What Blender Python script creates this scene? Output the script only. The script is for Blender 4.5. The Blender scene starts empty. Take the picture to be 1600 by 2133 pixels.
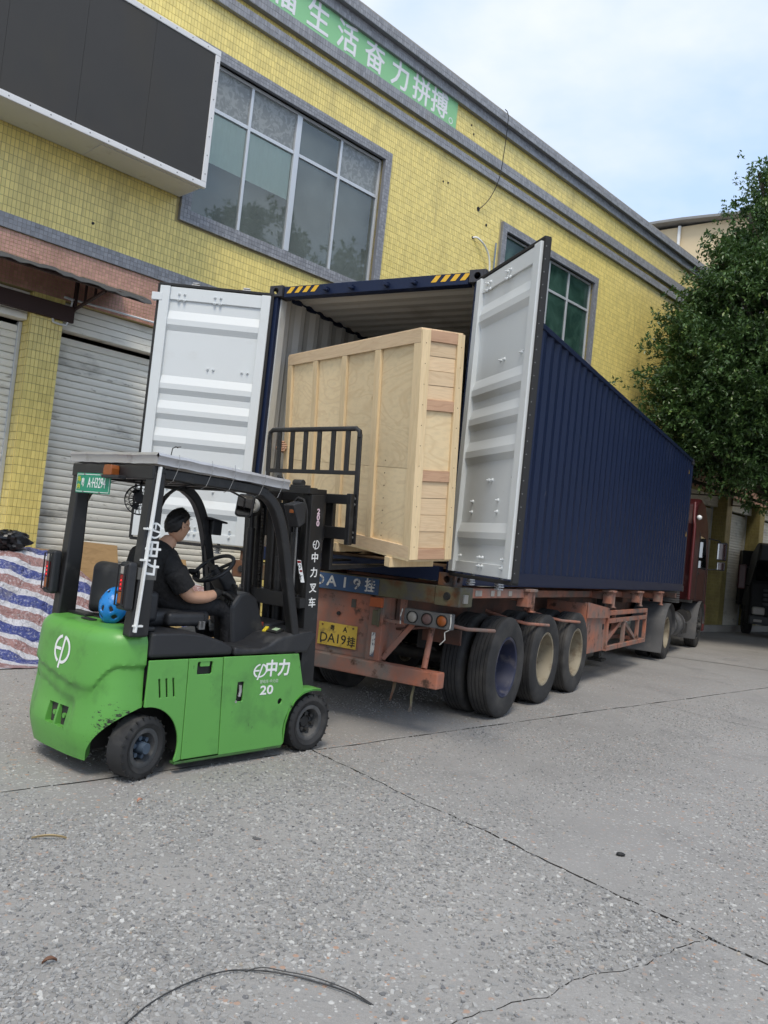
import bpy, bmesh, math, random
import numpy as np
from mathutils import Vector, Matrix
from mathutils.geometry import tessellate_polygon

random.seed(7); RNG = np.random.default_rng(7)
scene = bpy.context.scene
C = scene.collection
rad = math.radians

# ------------------------------------------------------------------ camera
CAMZ = 1.668
F_PX, ROLL, PITCH = 1713.1, 0.1043, 0.0422
cam_d = bpy.data.cameras.new("camera"); cam = bpy.data.objects.new("camera", cam_d); C.objects.link(cam)
cam_d.sensor_fit = 'HORIZONTAL'; cam_d.sensor_width = 36.0; cam_d.lens = 36.0 * F_PX / 1600.0
cam_d.clip_start = 0.05; cam_d.clip_end = 2000
_f = Vector((0, math.cos(PITCH), math.sin(PITCH))); _u0 = Vector((0, -math.sin(PITCH), math.cos(PITCH))); _x0 = Vector((1, 0, 0))
_x = _x0 * math.cos(ROLL) + _u0 * math.sin(ROLL); _u = -_x0 * math.sin(ROLL) + _u0 * math.cos(ROLL)
_m = Matrix.Identity(4)
for i in range(3):
    _m[i][0] = _x[i]; _m[i][1] = _u[i]; _m[i][2] = -_f[i]
_m[2][3] = CAMZ
cam.matrix_world = _m
scene.camera = cam

# ------------------------------------------------------------------ sky, sun, exposure
SUN_EL, SUN_AZ = 56.0, 182.0          # azimuth clockwise from +Y: behind the camera
world = bpy.data.worlds.new("World"); scene.world = world; world.use_nodes = True
nt = world.node_tree; nt.nodes.clear()
def _n(t, **k):
    n = nt.nodes.new(t)
    for a, b in k.items(): setattr(n, a, b)
    return n
w_out = _n("ShaderNodeOutputWorld"); w_bg = _n("ShaderNodeBackground"); w_bg.inputs[1].default_value = 0.11
w_sky = _n("ShaderNodeTexSky", sky_type='NISHITA'); w_sky.sun_disc = False
w_sky.sun_elevation = rad(SUN_EL); w_sky.sun_rotation = rad(SUN_AZ)
w_sky.air_density = 1.2; w_sky.dust_density = 2.2; w_sky.ozone_density = 1.6
w_tc = _n("ShaderNodeTexCoord"); w_mp = _n("ShaderNodeMapping"); w_mp.inputs['Scale'].default_value = (1.0, 1.0, 1.9)
w_mp.inputs['Location'].default_value = (0.35, 0.1, 0.2)
w_no = _n("ShaderNodeTexNoise"); w_no.inputs['Scale'].default_value = 2.1; w_no.inputs['Detail'].default_value = 6; w_no.inputs['Roughness'].default_value = 0.52
w_rp = _n("ShaderNodeValToRGB"); w_rp.color_ramp.elements[0].position = 0.40; w_rp.color_ramp.elements[1].position = 0.63
w_rp.color_ramp.elements[0].color = (0.22, 0.22, 0.22, 1); w_rp.color_ramp.elements[1].color = (0.97, 0.97, 0.97, 1)
w_mx = _n("ShaderNodeMix", data_type='RGBA'); w_mx.inputs[7].default_value = (5.35, 5.55, 5.95, 1)
w_hs = _n("ShaderNodeMix", data_type='RGBA'); w_hs.inputs[0].default_value = 0.6; w_hs.inputs[7].default_value = (3.3, 5.0, 7.6, 1)
L = nt.links.new
L(w_tc.outputs['Generated'], w_mp.inputs['Vector']); L(w_mp.outputs[0], w_no.inputs['Vector']); L(w_no.outputs['Fac'], w_rp.inputs[0])
L(w_sky.outputs[0], w_hs.inputs[6]); L(w_hs.outputs[2], w_mx.inputs[6]); L(w_rp.outputs[0], w_mx.inputs[0])
L(w_mx.outputs[2], w_bg.inputs[0]); L(w_bg.outputs[0], w_out.inputs[0])
sun_d = bpy.data.lights.new("sun", 'SUN'); sun_d.energy = 1.35; sun_d.angle = rad(18); sun_d.color = (1.0, 0.92, 0.79)
sun = bpy.data.objects.new("sun", sun_d); C.objects.link(sun)
_sd = Vector((math.sin(rad(SUN_AZ)) * math.cos(rad(SUN_EL)), math.cos(rad(SUN_AZ)) * math.cos(rad(SUN_EL)), math.sin(rad(SUN_EL))))
sun.rotation_euler = _sd.to_track_quat('Z', 'Y').to_euler()
sun.location = _sd * 60
vs = scene.view_settings
vs.view_transform = 'Standard'; vs.look = 'None'; vs.exposure = 0.76; vs.gamma = 1.0; vs.use_curve_mapping = False
scene.cycles.use_denoising = True
scene.cycles.max_bounces = 6; scene.cycles.diffuse_bounces = 3; scene.cycles.transparent_max_bounces = 8; scene.cycles.adaptive_threshold = 0.025
scene.cycles.caustics_reflective = False; scene.cycles.caustics_refractive = False

# ------------------------------------------------------------------ materials
def nodemat(name):
    m = bpy.data.materials.new(name); m.use_nodes = True
    t = m.node_tree; b = t.nodes['Principled BSDF']
    return m, t, b
def N(t, ty, **k):
    n = t.nodes.new(ty)
    for a, b in k.items():
        if a in n.inputs.keys(): n.inputs[a].default_value = b
        else: setattr(n, a, b)
    return n
def c4(c): return (c[0], c[1], c[2], 1.0)
def noise(t, vec, scale, detail=4, rough=0.55, dist=0.0):
    n = N(t, "ShaderNodeTexNoise"); n.inputs['Scale'].default_value = scale; n.inputs['Detail'].default_value = detail
    n.inputs['Roughness'].default_value = rough; n.inputs['Distortion'].default_value = dist
    t.links.new(vec, n.inputs['Vector']); return n.outputs['Fac']
def ramp(t, fac, p0, p1, c0=(0, 0, 0), c1=(1, 1, 1)):
    r = N(t, "ShaderNodeValToRGB"); e = r.color_ramp.elements
    e[0].position = p0; e[1].position = p1; e[0].color = c4(c0); e[1].color = c4(c1)
    t.links.new(fac, r.inputs[0]); return r.outputs[0]
def mixc(t, fac, a, b, blend='MIX'):
    m = N(t, "ShaderNodeMix", data_type='RGBA', blend_type=blend)
    for sock, val in ((0, fac), (6, a), (7, b)):
        if isinstance(val, (int, float)): m.inputs[sock].default_value = val
        elif isinstance(val, tuple): m.inputs[sock].default_value = c4(val)
        else: t.links.new(val, m.inputs[sock])
    return m.outputs[2]
def coords(t, scale=(1, 1, 1), world=False):
    src = N(t, "ShaderNodeNewGeometry").outputs['Position'] if world else N(t, "ShaderNodeTexCoord").outputs['Object']
    if scale == (1, 1, 1): return src
    mp = N(t, "ShaderNodeMapping"); mp.inputs['Scale'].default_value = scale
    t.links.new(src, mp.inputs[0]); return mp.outputs[0]
def bumpn(t, h, strength, dist=0.01, prev=None):
    b = N(t, "ShaderNodeBump"); b.inputs['Strength'].default_value = strength; b.inputs['Distance'].default_value = dist
    t.links.new(h, b.inputs['Height'])
    if prev is not None: t.links.new(prev, b.inputs['Normal'])
    return b.outputs[0]
MATS = {}
def pm(name, col, rough=0.5, metal=0.0, var=0.18, scale=3.0, bump=0.0, bscale=80.0, bdist=0.004, dirt=None, stretch=(1, 1, 1), attr=None, rnd=0.0, spec=0.5, coat=0.0, dirt2=None, world=False):
    """procedural paint / metal / wood: base colour varied by noise, patches of dirt or rust, fine bump"""
    if name in MATS: return MATS[name]
    m, t, b = nodemat(name)
    v = coords(t, stretch, world)
    f = noise(t, v, scale, 5)
    lo = tuple(max(0, x * (1 - var)) for x in col); hi = tuple(min(1, x * (1 + var)) for x in col)
    out = mixc(t, f, lo, hi)
    if rnd:
        oi = N(t, "ShaderNodeObjectInfo")
        mr = N(t, "ShaderNodeMapRange"); mr.inputs[3].default_value = 1 - rnd; mr.inputs[4].default_value = 1 + rnd
        t.links.new(oi.outputs['Random'], mr.inputs[0])
        hv = N(t, "ShaderNodeHueSaturation"); t.links.new(mr.outputs[0], hv.inputs['Value']); t.links.new(out, hv.inputs['Color']); out = hv.outputs[0]
    if attr:
        at = N(t, "ShaderNodeAttribute"); at.attribute_name = attr[0]
        mr = N(t, "ShaderNodeMapRange"); mr.inputs[3].default_value = 1 - attr[1]; mr.inputs[4].default_value = 1 + attr[1]
        t.links.new(at.outputs['Fac'], mr.inputs[0])
        hv = N(t, "ShaderNodeHueSaturation"); t.links.new(mr.outputs[0], hv.inputs['Value']); t.links.new(out, hv.inputs['Color']); out = hv.outputs[0]
    rg = None
    for d in (dirt, dirt2):
        if not d: continue
        dc, ds, p0, p1 = d[:4]
        dv = coords(t, d[4], world) if len(d) > 4 else v
        df = ramp(t, noise(t, dv, ds, 8, 0.62), p0, p1)
        out = mixc(t, df, out, dc)
        if rg is None: rg = df
    t.links.new(out, b.inputs['Base Color'])
    b.inputs['Metallic'].default_value = metal; b.inputs['Specular IOR Level'].default_value = spec
    b.inputs['Coat Weight'].default_value = coat
    if rg is not None:
        mr = N(t, "ShaderNodeMapRange"); mr.inputs[3].default_value = rough; mr.inputs[4].default_value = min(0.95, rough + 0.35)
        t.links.new(rg, mr.inputs[0]); t.links.new(mr.outputs[0], b.inputs['Roughness'])
    else:
        mr = N(t, "ShaderNodeMapRange"); mr.inputs[3].default_value = max(0.03, rough - 0.08); mr.inputs[4].default_value = min(1, rough + 0.08)
        t.links.new(f, mr.inputs[0]); t.links.new(mr.outputs[0], b.inputs['Roughness'])
    if bump: t.links.new(bumpn(t, noise(t, v, bscale, 4), bump, bdist), b.inputs['Normal'])
    MATS[name] = m
    return m
def emis(name, col, s):
    m, t, b = nodemat(name); b.inputs['Base Color'].default_value = c4(col); b.inputs['Emission Color'].default_value = c4(col); b.inputs['Emission Strength'].default_value = s
    return m
DUST = (0.20, 0.185, 0.165); RUST = (0.13, 0.055, 0.028); GRIME = (0.03, 0.028, 0.025)
M_ = {}
M_['yellow_tile'] = pm('yellow_tile', (0.84, 0.69, 0.235), 0.30, var=0.07, scale=0.9, attr=('rnd', 0.10), dirt=((0.47, 0.39, 0.16), 1.0, 0.54, 0.86, (1.6, 1, 0.22)), dirt2=((0.40, 0.32, 0.13), 3.2, 0.60, 0.80, (2.4, 1, 0.10)), spec=0.5)
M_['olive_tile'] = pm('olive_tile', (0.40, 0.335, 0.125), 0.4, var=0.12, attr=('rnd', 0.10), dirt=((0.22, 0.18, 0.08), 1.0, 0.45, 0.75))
M_['grey_tile'] = pm('grey_tile', (0.27, 0.275, 0.295), 0.35, var=0.12, attr=('rnd', 0.18), dirt=((0.30, 0.28, 0.26), 1.2, 0.58, 0.85, (1, 1, 0.3)))
M_['pink_tile'] = pm('pink_tile', (0.62, 0.335, 0.255), 0.38, var=0.10, attr=('rnd', 0.12), dirt=((0.30, 0.16, 0.12), 1.2, 0.5, 0.8))
M_['grout'] = pm('grout', (0.46, 0.38, 0.18), 0.9, var=0.3, scale=6)
M_['grout_light'] = pm('grout_light', (0.27, 0.26, 0.26), 0.9, var=0.2, scale=6)
M_['concrete_wall'] = pm('concrete_wall', (0.34, 0.32, 0.29), 0.9, var=0.2, scale=2, bump=0.3)
M_['alu'] = pm('alu', (0.62, 0.64, 0.66), 0.35, metal=0.35, var=0.06)
M_['room'] = pm('room', (0.16, 0.175, 0.17), 0.9)
M_['blind'] = pm('blind', (0.74, 0.98, 0.84), 0.8, var=0.05)
M_['shutter'] = pm('shutter', (0.86, 0.83, 0.725), 0.45, world=True, metal=0.0, var=0.10, scale=1.5, rnd=0.05, dirt=((0.20, 0.19, 0.165), 1.4, 0.56, 0.80, (0.5, 1, 2.2)), dirt2=((0.20, 0.17, 0.13), 5.0, 0.62, 0.78, (0.6, 1, 3)))
M_['white_paint'] = pm('white_paint', (0.74, 0.75, 0.74), 0.45, var=0.04, dirt=((0.45, 0.43, 0.40), 2.0, 0.60, 0.86))
M_['door_white'] = pm('door_white', (0.615, 0.645, 0.655), 0.42, var=0.035, scale=1.2, dirt=((0.50, 0.50, 0.48), 1.6, 0.60, 0.90, (0.4, 1, 1.4)), dirt2=((0.42, 0.40, 0.36), 22, 0.70, 0.80))
M_['inside_grey'] = pm('inside_grey', (0.52, 0.53, 0.52), 0.55, var=0.08, dirt=((0.30, 0.29, 0.27), 1.5, 0.6, 0.85))
M_['navy'] = pm('navy', (0.0070, 0.0145, 0.045), 0.45, spec=0.3, var=0.14, scale=0.8, dirt=((0.012, 0.020, 0.050), 0.9, 0.55, 0.85, (0.5, 1, 1.5)), dirt2=((0.26, 0.27, 0.30), 26, 0.725, 0.765, (1.2, 1, 0.18)))
M_['black_rubber'] = pm('black_rubber', (0.014, 0.014, 0.015), 0.75, var=0.2)
M_['hazard'] = pm('hazard', (0.72, 0.42, 0.03), 0.5, var=0.06, dirt=(GRIME, 14, 0.66, 0.78))
M_['cast'] = pm('cast', (0.035, 0.035, 0.042), 0.5, var=0.2)
M_['rusty_cast'] = pm('rusty_cast', (0.15, 0.065, 0.03), 0.8, var=0.35, scale=9, bump=0.4, bscale=60, dirt=((0.06, 0.055, 0.055), 6, 0.45, 0.62))
M_['floor_ply'] = pm('floor_ply', (0.16, 0.10, 0.06), 0.7, var=0.25, stretch=(1, 8, 1))
M_['trailer'] = pm('trailer', (0.40, 0.14, 0.08), 0.6, var=0.16, scale=4, bump=0.25, bscale=50, dirt=((0.19, 0.155, 0.135), 2.6, 0.36, 0.64), dirt2=((0.07, 0.035, 0.022), 7, 0.58, 0.68))
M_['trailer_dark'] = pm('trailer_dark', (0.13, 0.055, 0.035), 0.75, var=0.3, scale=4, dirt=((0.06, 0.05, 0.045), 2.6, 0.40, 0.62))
M_['grimy_beam'] = pm('grimy_beam', (0.115, 0.105, 0.06), 0.75, var=0.3, scale=5, bump=0.3, bscale=40, dirt=((0.12, 0.045, 0.018), 3.0, 0.50, 0.62), dirt2=((0.09, 0.085, 0.08), 4, 0.5, 0.62))
M_['blue_board'] = pm('blue_board', (0.03, 0.075, 0.17), 0.6, var=0.2, dirt=((0.10, 0.10, 0.10), 5, 0.52, 0.68))
M_['old_white'] = pm('old_white', (0.62, 0.61, 0.57), 0.6, var=0.1, dirt=((0.12, 0.13, 0.16), 16, 0.53, 0.60))
M_['plate_yellow'] = pm('plate_yellow', (0.55, 0.38, 0.05), 0.5, var=0.1, dirt=((0.16, 0.11, 0.05), 9, 0.56, 0.72))
M_['ink'] = pm('ink', (0.012, 0.012, 0.012), 0.6)
M_['tyre'] = pm('tyre', (0.024, 0.024, 0.025), 0.82, var=0.2, scale=6, bump=0.25, bscale=90, dirt=((0.085, 0.08, 0.074), 2.2, 0.45, 0.75))
M_['tyre_dark'] = pm('tyre_dark', (0.020, 0.020, 0.021), 0.7, var=0.25, scale=6, bump=0.25, bscale=70, dirt=((0.075, 0.072, 0.068), 4, 0.52, 0.75))
M_['rim_cream'] = pm('rim_cream', (0.26, 0.225, 0.16), 0.6, var=0.15, dirt=((0.13, 0.09, 0.055), 5, 0.48, 0.66))
M_['rim_blue'] = pm('rim_blue', (0.020, 0.025, 0.058), 0.55, var=0.2, dirt=((0.13, 0.12, 0.13), 5, 0.50, 0.70))
M_['rim_grey'] = pm('rim_grey', (0.05, 0.052, 0.055), 0.6, var=0.2, dirt=((0.13, 0.125, 0.12), 6, 0.5, 0.7))
M_['dark_steel'] = pm('dark_steel', (0.030, 0.029, 0.028), 0.6, metal=0.2, var=0.3, dirt=((0.085, 0.075, 0.065), 4, 0.55, 0.75))
M_['green'] = pm('green', (0.12, 0.355, 0.078), 0.38, var=0.09, scale=2.0, spec=0.5, dirt=((0.065, 0.17, 0.05), 2.2, 0.50, 0.78), dirt2=((0.035, 0.045, 0.028), 9, 0.645, 0.70, (1.5, 1, 0.7)))
M_['black_paint'] = pm('black_paint', (0.014, 0.014, 0.015), 0.42, var=0.2, dirt=((0.06, 0.058, 0.055), 6, 0.56, 0.80))
M_['black_plastic'] = pm('black_plastic', (0.020, 0.021, 0.024), 0.48, var=0.15, bump=0.12, bscale=160, dirt=((0.075, 0.073, 0.07), 4, 0.55, 0.82))
M_['white_decal'] = pm('white_decal', (0.80, 0.81, 0.80), 0.5, var=0.03)
M_['pink_decal'] = pm('pink_decal', (0.72, 0.55, 0.62), 0.5, var=0.1)
M_['silver_sheet'] = pm('silver_sheet', (0.50, 0.50, 0.51), 0.36, metal=0.55, var=0.12, scale=5, bump=0.35, bscale=9, dirt=((0.30, 0.28, 0.26), 6, 0.55, 0.75))
M_['plate_green'] = pm('plate_green', (0.015, 0.26, 0.15), 0.45, var=0.06)
M_['amber'] = pm('amber', (0.26, 0.075, 0.016), 0.3, var=0.15)
M_['red_lens'] = pm('red_lens', (0.20, 0.010, 0.012), 0.25, var=0.2)
M_['clear_lens'] = pm('clear_lens', (0.32, 0.30, 0.27), 0.35, var=0.2, scale=12)
M_['steel'] = pm('steel', (0.42, 0.42, 0.42), 0.4, metal=0.6, var=0.15)
M_['steel_grey'] = pm('steel_grey', (0.19, 0.19, 0.19), 0.5, metal=0.4, var=0.25)
M_['hub_blue'] = pm('hub_blue', (0.05, 0.075, 0.11), 0.6, var=0.25, scale=10)
M_['helmet'] = pm('helmet', (0.012, 0.20, 0.56), 0.35, var=0.05)
M_['skin'] = pm('skin', (0.56, 0.325, 0.215), 0.5, var=0.07, scale=14)
M_['shirt'] = pm('shirt', (0.009, 0.009, 0.010), 0.85, var=0.3, scale=9, bump=1.0, bscale=11, bdist=0.03, stretch=(1, 1.6, 0.8))
M_['trousers'] = pm('trousers', (0.008, 0.008, 0.010), 0.8, var=0.3, scale=9, bump=1.0, bscale=10, bdist=0.03)
M_['glove'] = pm('glove', (0.008, 0.008, 0.008), 0.7)
M_['hair'] = pm('hair', (0.006, 0.005, 0.005), 0.55, var=0.3, scale=60)
M_['red_cab'] = pm('red_cab', (0.036, 0.004, 0.005), 0.5, spec=0.25, var=0.15, dirt=((0.10, 0.07, 0.06), 3, 0.56, 0.8))
M_['black_cab'] = pm('black_cab', (0.005, 0.005, 0.005), 0.5, var=0.2, spec=0.2)
M_['fender'] = pm('fender', (0.085, 0.085, 0.088), 0.7, var=0.2, dirt=((0.16, 0.15, 0.14), 3, 0.5, 0.75))
M_['sign_green'] = pm('sign_green', (0.27, 0.58, 0.29), 0.55, var=0.12, scale=0.8)
M_['sign_white'] = pm('sign_white', (0.80, 0.80, 0.82), 0.55, var=0.03)
M_['led'] = pm('led', (0.034, 0.031, 0.027), 0.55, var=0.14, scale=1.2, dirt=((0.055, 0.052, 0.046), 1.1, 0.48, 0.80, (1, 1, 0.5)))
M_['led_frame'] = pm('led_frame', (0.72, 0.72, 0.72), 0.5, var=0.05, dirt=((0.45, 0.43, 0.40), 3, 0.6, 0.85))
M_['beige'] = pm('beige', (0.66, 0.53, 0.34), 0.85, var=0.06, scale=0.5)
M_['brown_steel'] = pm('brown_steel', (0.045, 0.022, 0.018), 0.7, var=0.3)
M_['bag'] = pm('bag', (0.008, 0.008, 0.009), 0.28, var=0.2)
M_['cardboard'] = pm('cardboard', (0.25, 0.16, 0.085), 0.85, var=0.15)
M_['bark'] = pm('bark', (0.12, 0.10, 0.08), 0.9, var=0.3, scale=6, bump=0.8, bscale=14, stretch=(1, 1, 0.3))

def wood(name, col, dark, stretch, ring=6.0, knots=True):
    m, t, b = nodemat(name)
    oi = N(t, "ShaderNodeObjectInfo")
    tc = N(t, "ShaderNodeTexCoord"); mp = N(t, "ShaderNodeMapping"); mp.inputs['Scale'].default_value = stretch
    cb = N(t, "ShaderNodeVectorMath", operation='ADD'); sc = N(t, "ShaderNodeMath", operation='MULTIPLY'); sc.inputs[1].default_value = 9.0
    t.links.new(oi.outputs['Random'], sc.inputs[0]); t.links.new(tc.outputs['Object'], cb.inputs[0]); t.links.new(sc.outputs[0], cb.inputs[1])
    t.links.new(cb.outputs[0], mp.inputs[0]); v = mp.outputs[0]
    big = noise(t, v, 1.3, 3, 0.5, 1.2)
    wv = N(t, "ShaderNodeMath", operation='MULTIPLY'); wv.inputs[1].default_value = ring; t.links.new(big, wv.inputs[0])
    fr = N(t, "ShaderNodeMath", operation='PINGPONG'); fr.inputs[1].default_value = 0.5; t.links.new(wv.outputs[0], fr.inputs[0])
    f2 = N(t, "ShaderNodeMath", operation='MULTIPLY'); f2.inputs[1].default_value = 2.0; t.links.new(fr.outputs[0], f2.inputs[0])
    grain = ramp(t, f2.outputs[0], 0.0, 0.42)
    fine = noise(t, v, 16, 5, 0.6)
    mid = tuple(0.72 * a + 0.28 * d for a, d in zip(col, dark))
    out = mixc(t, grain, mid, col)
    out = mixc(t, ramp(t, fine, 0.45, 0.75), out, tuple(0.88 * a for a in col))
    if knots:
        kn = N(t, "ShaderNodeTexVoronoi"); kn.inputs['Scale'].default_value = 1.5; t.links.new(v, kn.inputs['Vector'])
        out = mixc(t, ramp(t, kn.outputs['Distance'], 0.03, 0.085, (1, 1, 1), (0, 0, 0)), out, dark)
    mr = N(t, "ShaderNodeMapRange"); mr.inputs[3].default_value = 0.88; mr.inputs[4].default_value = 1.12
    t.links.new(oi.outputs['Random'], mr.inputs[0])
    hv = N(t, "ShaderNodeHueSaturation"); t.links.new(mr.outputs[0], hv.inputs['Value']); t.links.new(out, hv.inputs['Color'])
    t.links.new(hv.outputs[0], b.inputs['Base Color']); b.inputs['Roughness'].default_value = 0.72; b.inputs['Specular IOR Level'].default_value = 0.25
    t.links.new(bumpn(t, fine, 0.2, 0.003), b.inputs['Normal'])
    return m
M_['ply'] = wood('ply', (0.78, 0.62, 0.385), (0.48, 0.30, 0.14), (0.8, 0.8, 2.0), 7)
M_['pine'] = wood('pine', (0.74, 0.575, 0.35), (0.50, 0.33, 0.16), (5, 5, 0.6), 6, False)
M_['plank'] = wood('plank', (0.74, 0.56, 0.36), (0.46, 0.28, 0.16), (0.5, 0.5, 5), 8, False)
M_['red_board'] = wood('red_board', (0.54, 0.34, 0.22), (0.25, 0.11, 0.06), (0.5, 0.5, 5), 7, False)
M_['old_ply'] = wood('old_ply', (0.45, 0.29, 0.14), (0.16, 0.09, 0.04), (0.9, 0.9, 2.6), 5)

def glass_mat(name, tint, refl, trans):
    m, t, b = nodemat(name); t.nodes.remove(b)
    out = t.nodes['Material Output']
    g = N(t, "ShaderNodeBsdfGlossy"); g.inputs['Color'].default_value = (0.92, 0.95, 0.95, 1); g.inputs['Roughness'].default_value = 0.015
    tr = N(t, "ShaderNodeBsdfTransparent"); tr.inputs['Color'].default_value = c4(tint)
    lw = N(t, "ShaderNodeFresnel"); lw.inputs[0].default_value = refl
    tc = N(t, "ShaderNodeTexCoord")
    nb = noise(t, tc.outputs['Object'], 0.8, 2)
    bn = bumpn(t, nb, 0.05, 0.05)
    t.links.new(bn, g.inputs['Normal'])
    df = N(t, "ShaderNodeBsdfDiffuse"); df.inputs['Color'].default_value = (0.50, 0.57, 0.53, 1)   # dust film that also pales the panes in place of sky reflection
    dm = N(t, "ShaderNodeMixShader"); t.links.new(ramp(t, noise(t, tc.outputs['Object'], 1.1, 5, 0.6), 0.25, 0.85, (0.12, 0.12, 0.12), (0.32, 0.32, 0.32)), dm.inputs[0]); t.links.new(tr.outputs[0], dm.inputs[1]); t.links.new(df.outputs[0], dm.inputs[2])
    mx = N(t, "ShaderNodeMixShader"); t.links.new(lw.outputs[0], mx.inputs[0]); t.links.new(dm.outputs[0], mx.inputs[1]); t.links.new(g.outputs[0], mx.inputs[2])
    t.links.new(mx.outputs[0], out.inputs[0])
    return m
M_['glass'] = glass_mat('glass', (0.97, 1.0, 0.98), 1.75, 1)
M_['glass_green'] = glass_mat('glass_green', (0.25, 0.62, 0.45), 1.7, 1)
def frosted_mat():
    m, t, b = nodemat('frosted_glass'); v = coords(t, (1, 1, 1))
    f = ramp(t, noise(t, v, 7.5, 4, 0.6, 1.6), 0.46, 0.56)
    t.links.new(mixc(t, f, (0.19, 0.205, 0.205), (0.27, 0.29, 0.285)), b.inputs['Base Color'])
    b.inputs['Roughness'].default_value = 0.18; b.inputs['Specular IOR Level'].default_value = 0.6
    t.links.new(bumpn(t, f, 0.15, 0.004), b.inputs['Normal'])
    return m
M_['frosted'] = frosted_mat()
def green_pane_mat():
    m, t, b = nodemat('green_pane'); v = coords(t)
    t.links.new(mixc(t, ramp(t, noise(t, v, 1.6, 4, 0.6, 0.8), 0.4, 0.7), (0.020, 0.050, 0.040), (0.055, 0.115, 0.09)), b.inputs['Base Color']); b.inputs['Roughness'].default_value = 0.12
    return m
M_['green_pane'] = green_pane_mat()
def windscreen_mat():
    m, t, b = nodemat('windscreen'); b.inputs['Base Color'].default_value = (0.006, 0.007, 0.008, 1); b.inputs['Roughness'].default_value = 0.04; b.inputs['Specular IOR Level'].default_value = 0.6
    return m
M_['windscreen'] = windscreen_mat()
def mirror_mat():
    m, t, b = nodemat('mirror'); b.inputs['Base Color'].default_value = (0.8, 0.8, 0.8, 1); b.inputs['Metallic'].default_value = 1; b.inputs['Roughness'].default_value = 0.06
    return m
M_['mirror'] = mirror_mat()
M_['lamp_red'] = emis('lamp_red', (0.9, 0.02, 0.03), 0.55)
M_['lcd'] = emis('lcd', (0.25, 0.34, 0.22), 0.25)

def ground_mat():
    m, t, b = nodemat('weathered_concrete'); v = coords(t)
    big = noise(t, v, 0.35, 5, 0.6); med = noise(t, v, 2.2, 6, 0.62); fine = noise(t, v, 60, 5, 0.65)
    base = mixc(t, ramp(t, big, 0.30, 0.72), (0.285, 0.273, 0.259), (0.435, 0.418, 0.397))
    base = mixc(t, ramp(t, med, 0.42, 0.75), base, (0.365, 0.350, 0.331))
    base = mixc(t, ramp(t, fine, 0.35, 0.75), mixc(t, 0.22, base, (0.10, 0.10, 0.10)), base)
    base = mixc(t, ramp(t, noise(t, v, 210, 3, 0.6), 0.36, 0.64), mixc(t, 0.25, base, (0.09, 0.088, 0.085)), base)     # sand grains
    # oil and tyre grime
    base = mixc(t, ramp(t, noise(t, v, 0.9, 6, 0.7, 0.6), 0.56, 0.78), base, (0.175, 0.172, 0.168))
    base = mixc(t, ramp(t, noise(t, coords(t, (0.5, 0.11, 1)), 1.6, 6, 0.66, 0.4), 0.54, 0.80), base, (0.225, 0.216, 0.206))      # tyre tracks
    base = mixc(t, ramp(t, noise(t, v, 5.0, 5, 0.7), 0.72, 0.78), base, (0.10, 0.098, 0.095))                                   # drips
    # exposed aggregate: voronoi cells, some stones pale, some dark, in zones
    nb = None
    zone = ramp(t, noise(t, v, 0.55, 4, 0.6), 0.36, 0.56)
    for sc, keep, amt in ((30.0, 0.36, 1.0), (62.0, 0.40, 0.8)):
        vo = N(t, "ShaderNodeTexVoronoi"); vo.inputs['Scale'].default_value = sc; t.links.new(v, vo.inputs['Vector'])
        sep = N(t, "ShaderNodeSeparateColor"); t.links.new(vo.outputs['Color'], sep.inputs[0])
        pick = ramp(t, sep.outputs[0], 1 - keep - 0.02, 1 - keep)
        shape = ramp(t, vo.outputs['Distance'], 0.30, 0.44, (1, 1, 1), (0, 0, 0))
        mul = N(t, "ShaderNodeMath", operation='MULTIPLY'); t.links.new(pick, mul.inputs[0]); t.links.new(shape, mul.inputs[1])
        mul2 = N(t, "ShaderNodeMath", operation='MULTIPLY'); t.links.new(mul.outputs[0], mul2.inputs[0]); t.links.new(zone, mul2.inputs[1])
        stone = ramp(t, sep.outputs[1], 0.0, 1.0, (0.20, 0.198, 0.195), (0.54, 0.53, 0.505))
        stone = mixc(t, ramp(t, sep.outputs[2], 0.90, 0.95), stone, (0.40, 0.26, 0.19))
        base = mixc(t, mul2.outputs[0], base, stone)
        nb = bumpn(t, mul2.outputs[0], 0.35 * amt, 0.004, nb)
    nb = bumpn(t, fine, 0.55, 0.006, nb); nb = bumpn(t, noise(t, v, 24, 5, 0.65), 0.35, 0.012, nb); nb = bumpn(t, med, 0.15, 0.02, nb)
    t.links.new(base, b.inputs['Base Color']); b.inputs['Roughness'].default_value = 0.88; b.inputs['Specular IOR Level'].default_value = 0.3
    t.links.new(nb, b.inputs['Normal'])
    return m
M_['ground'] = ground_mat()
M_['joint'] = pm('joint', (0.045, 0.042, 0.038), 0.95, var=0.4, scale=30, bump=0.6, bscale=90)
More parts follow.
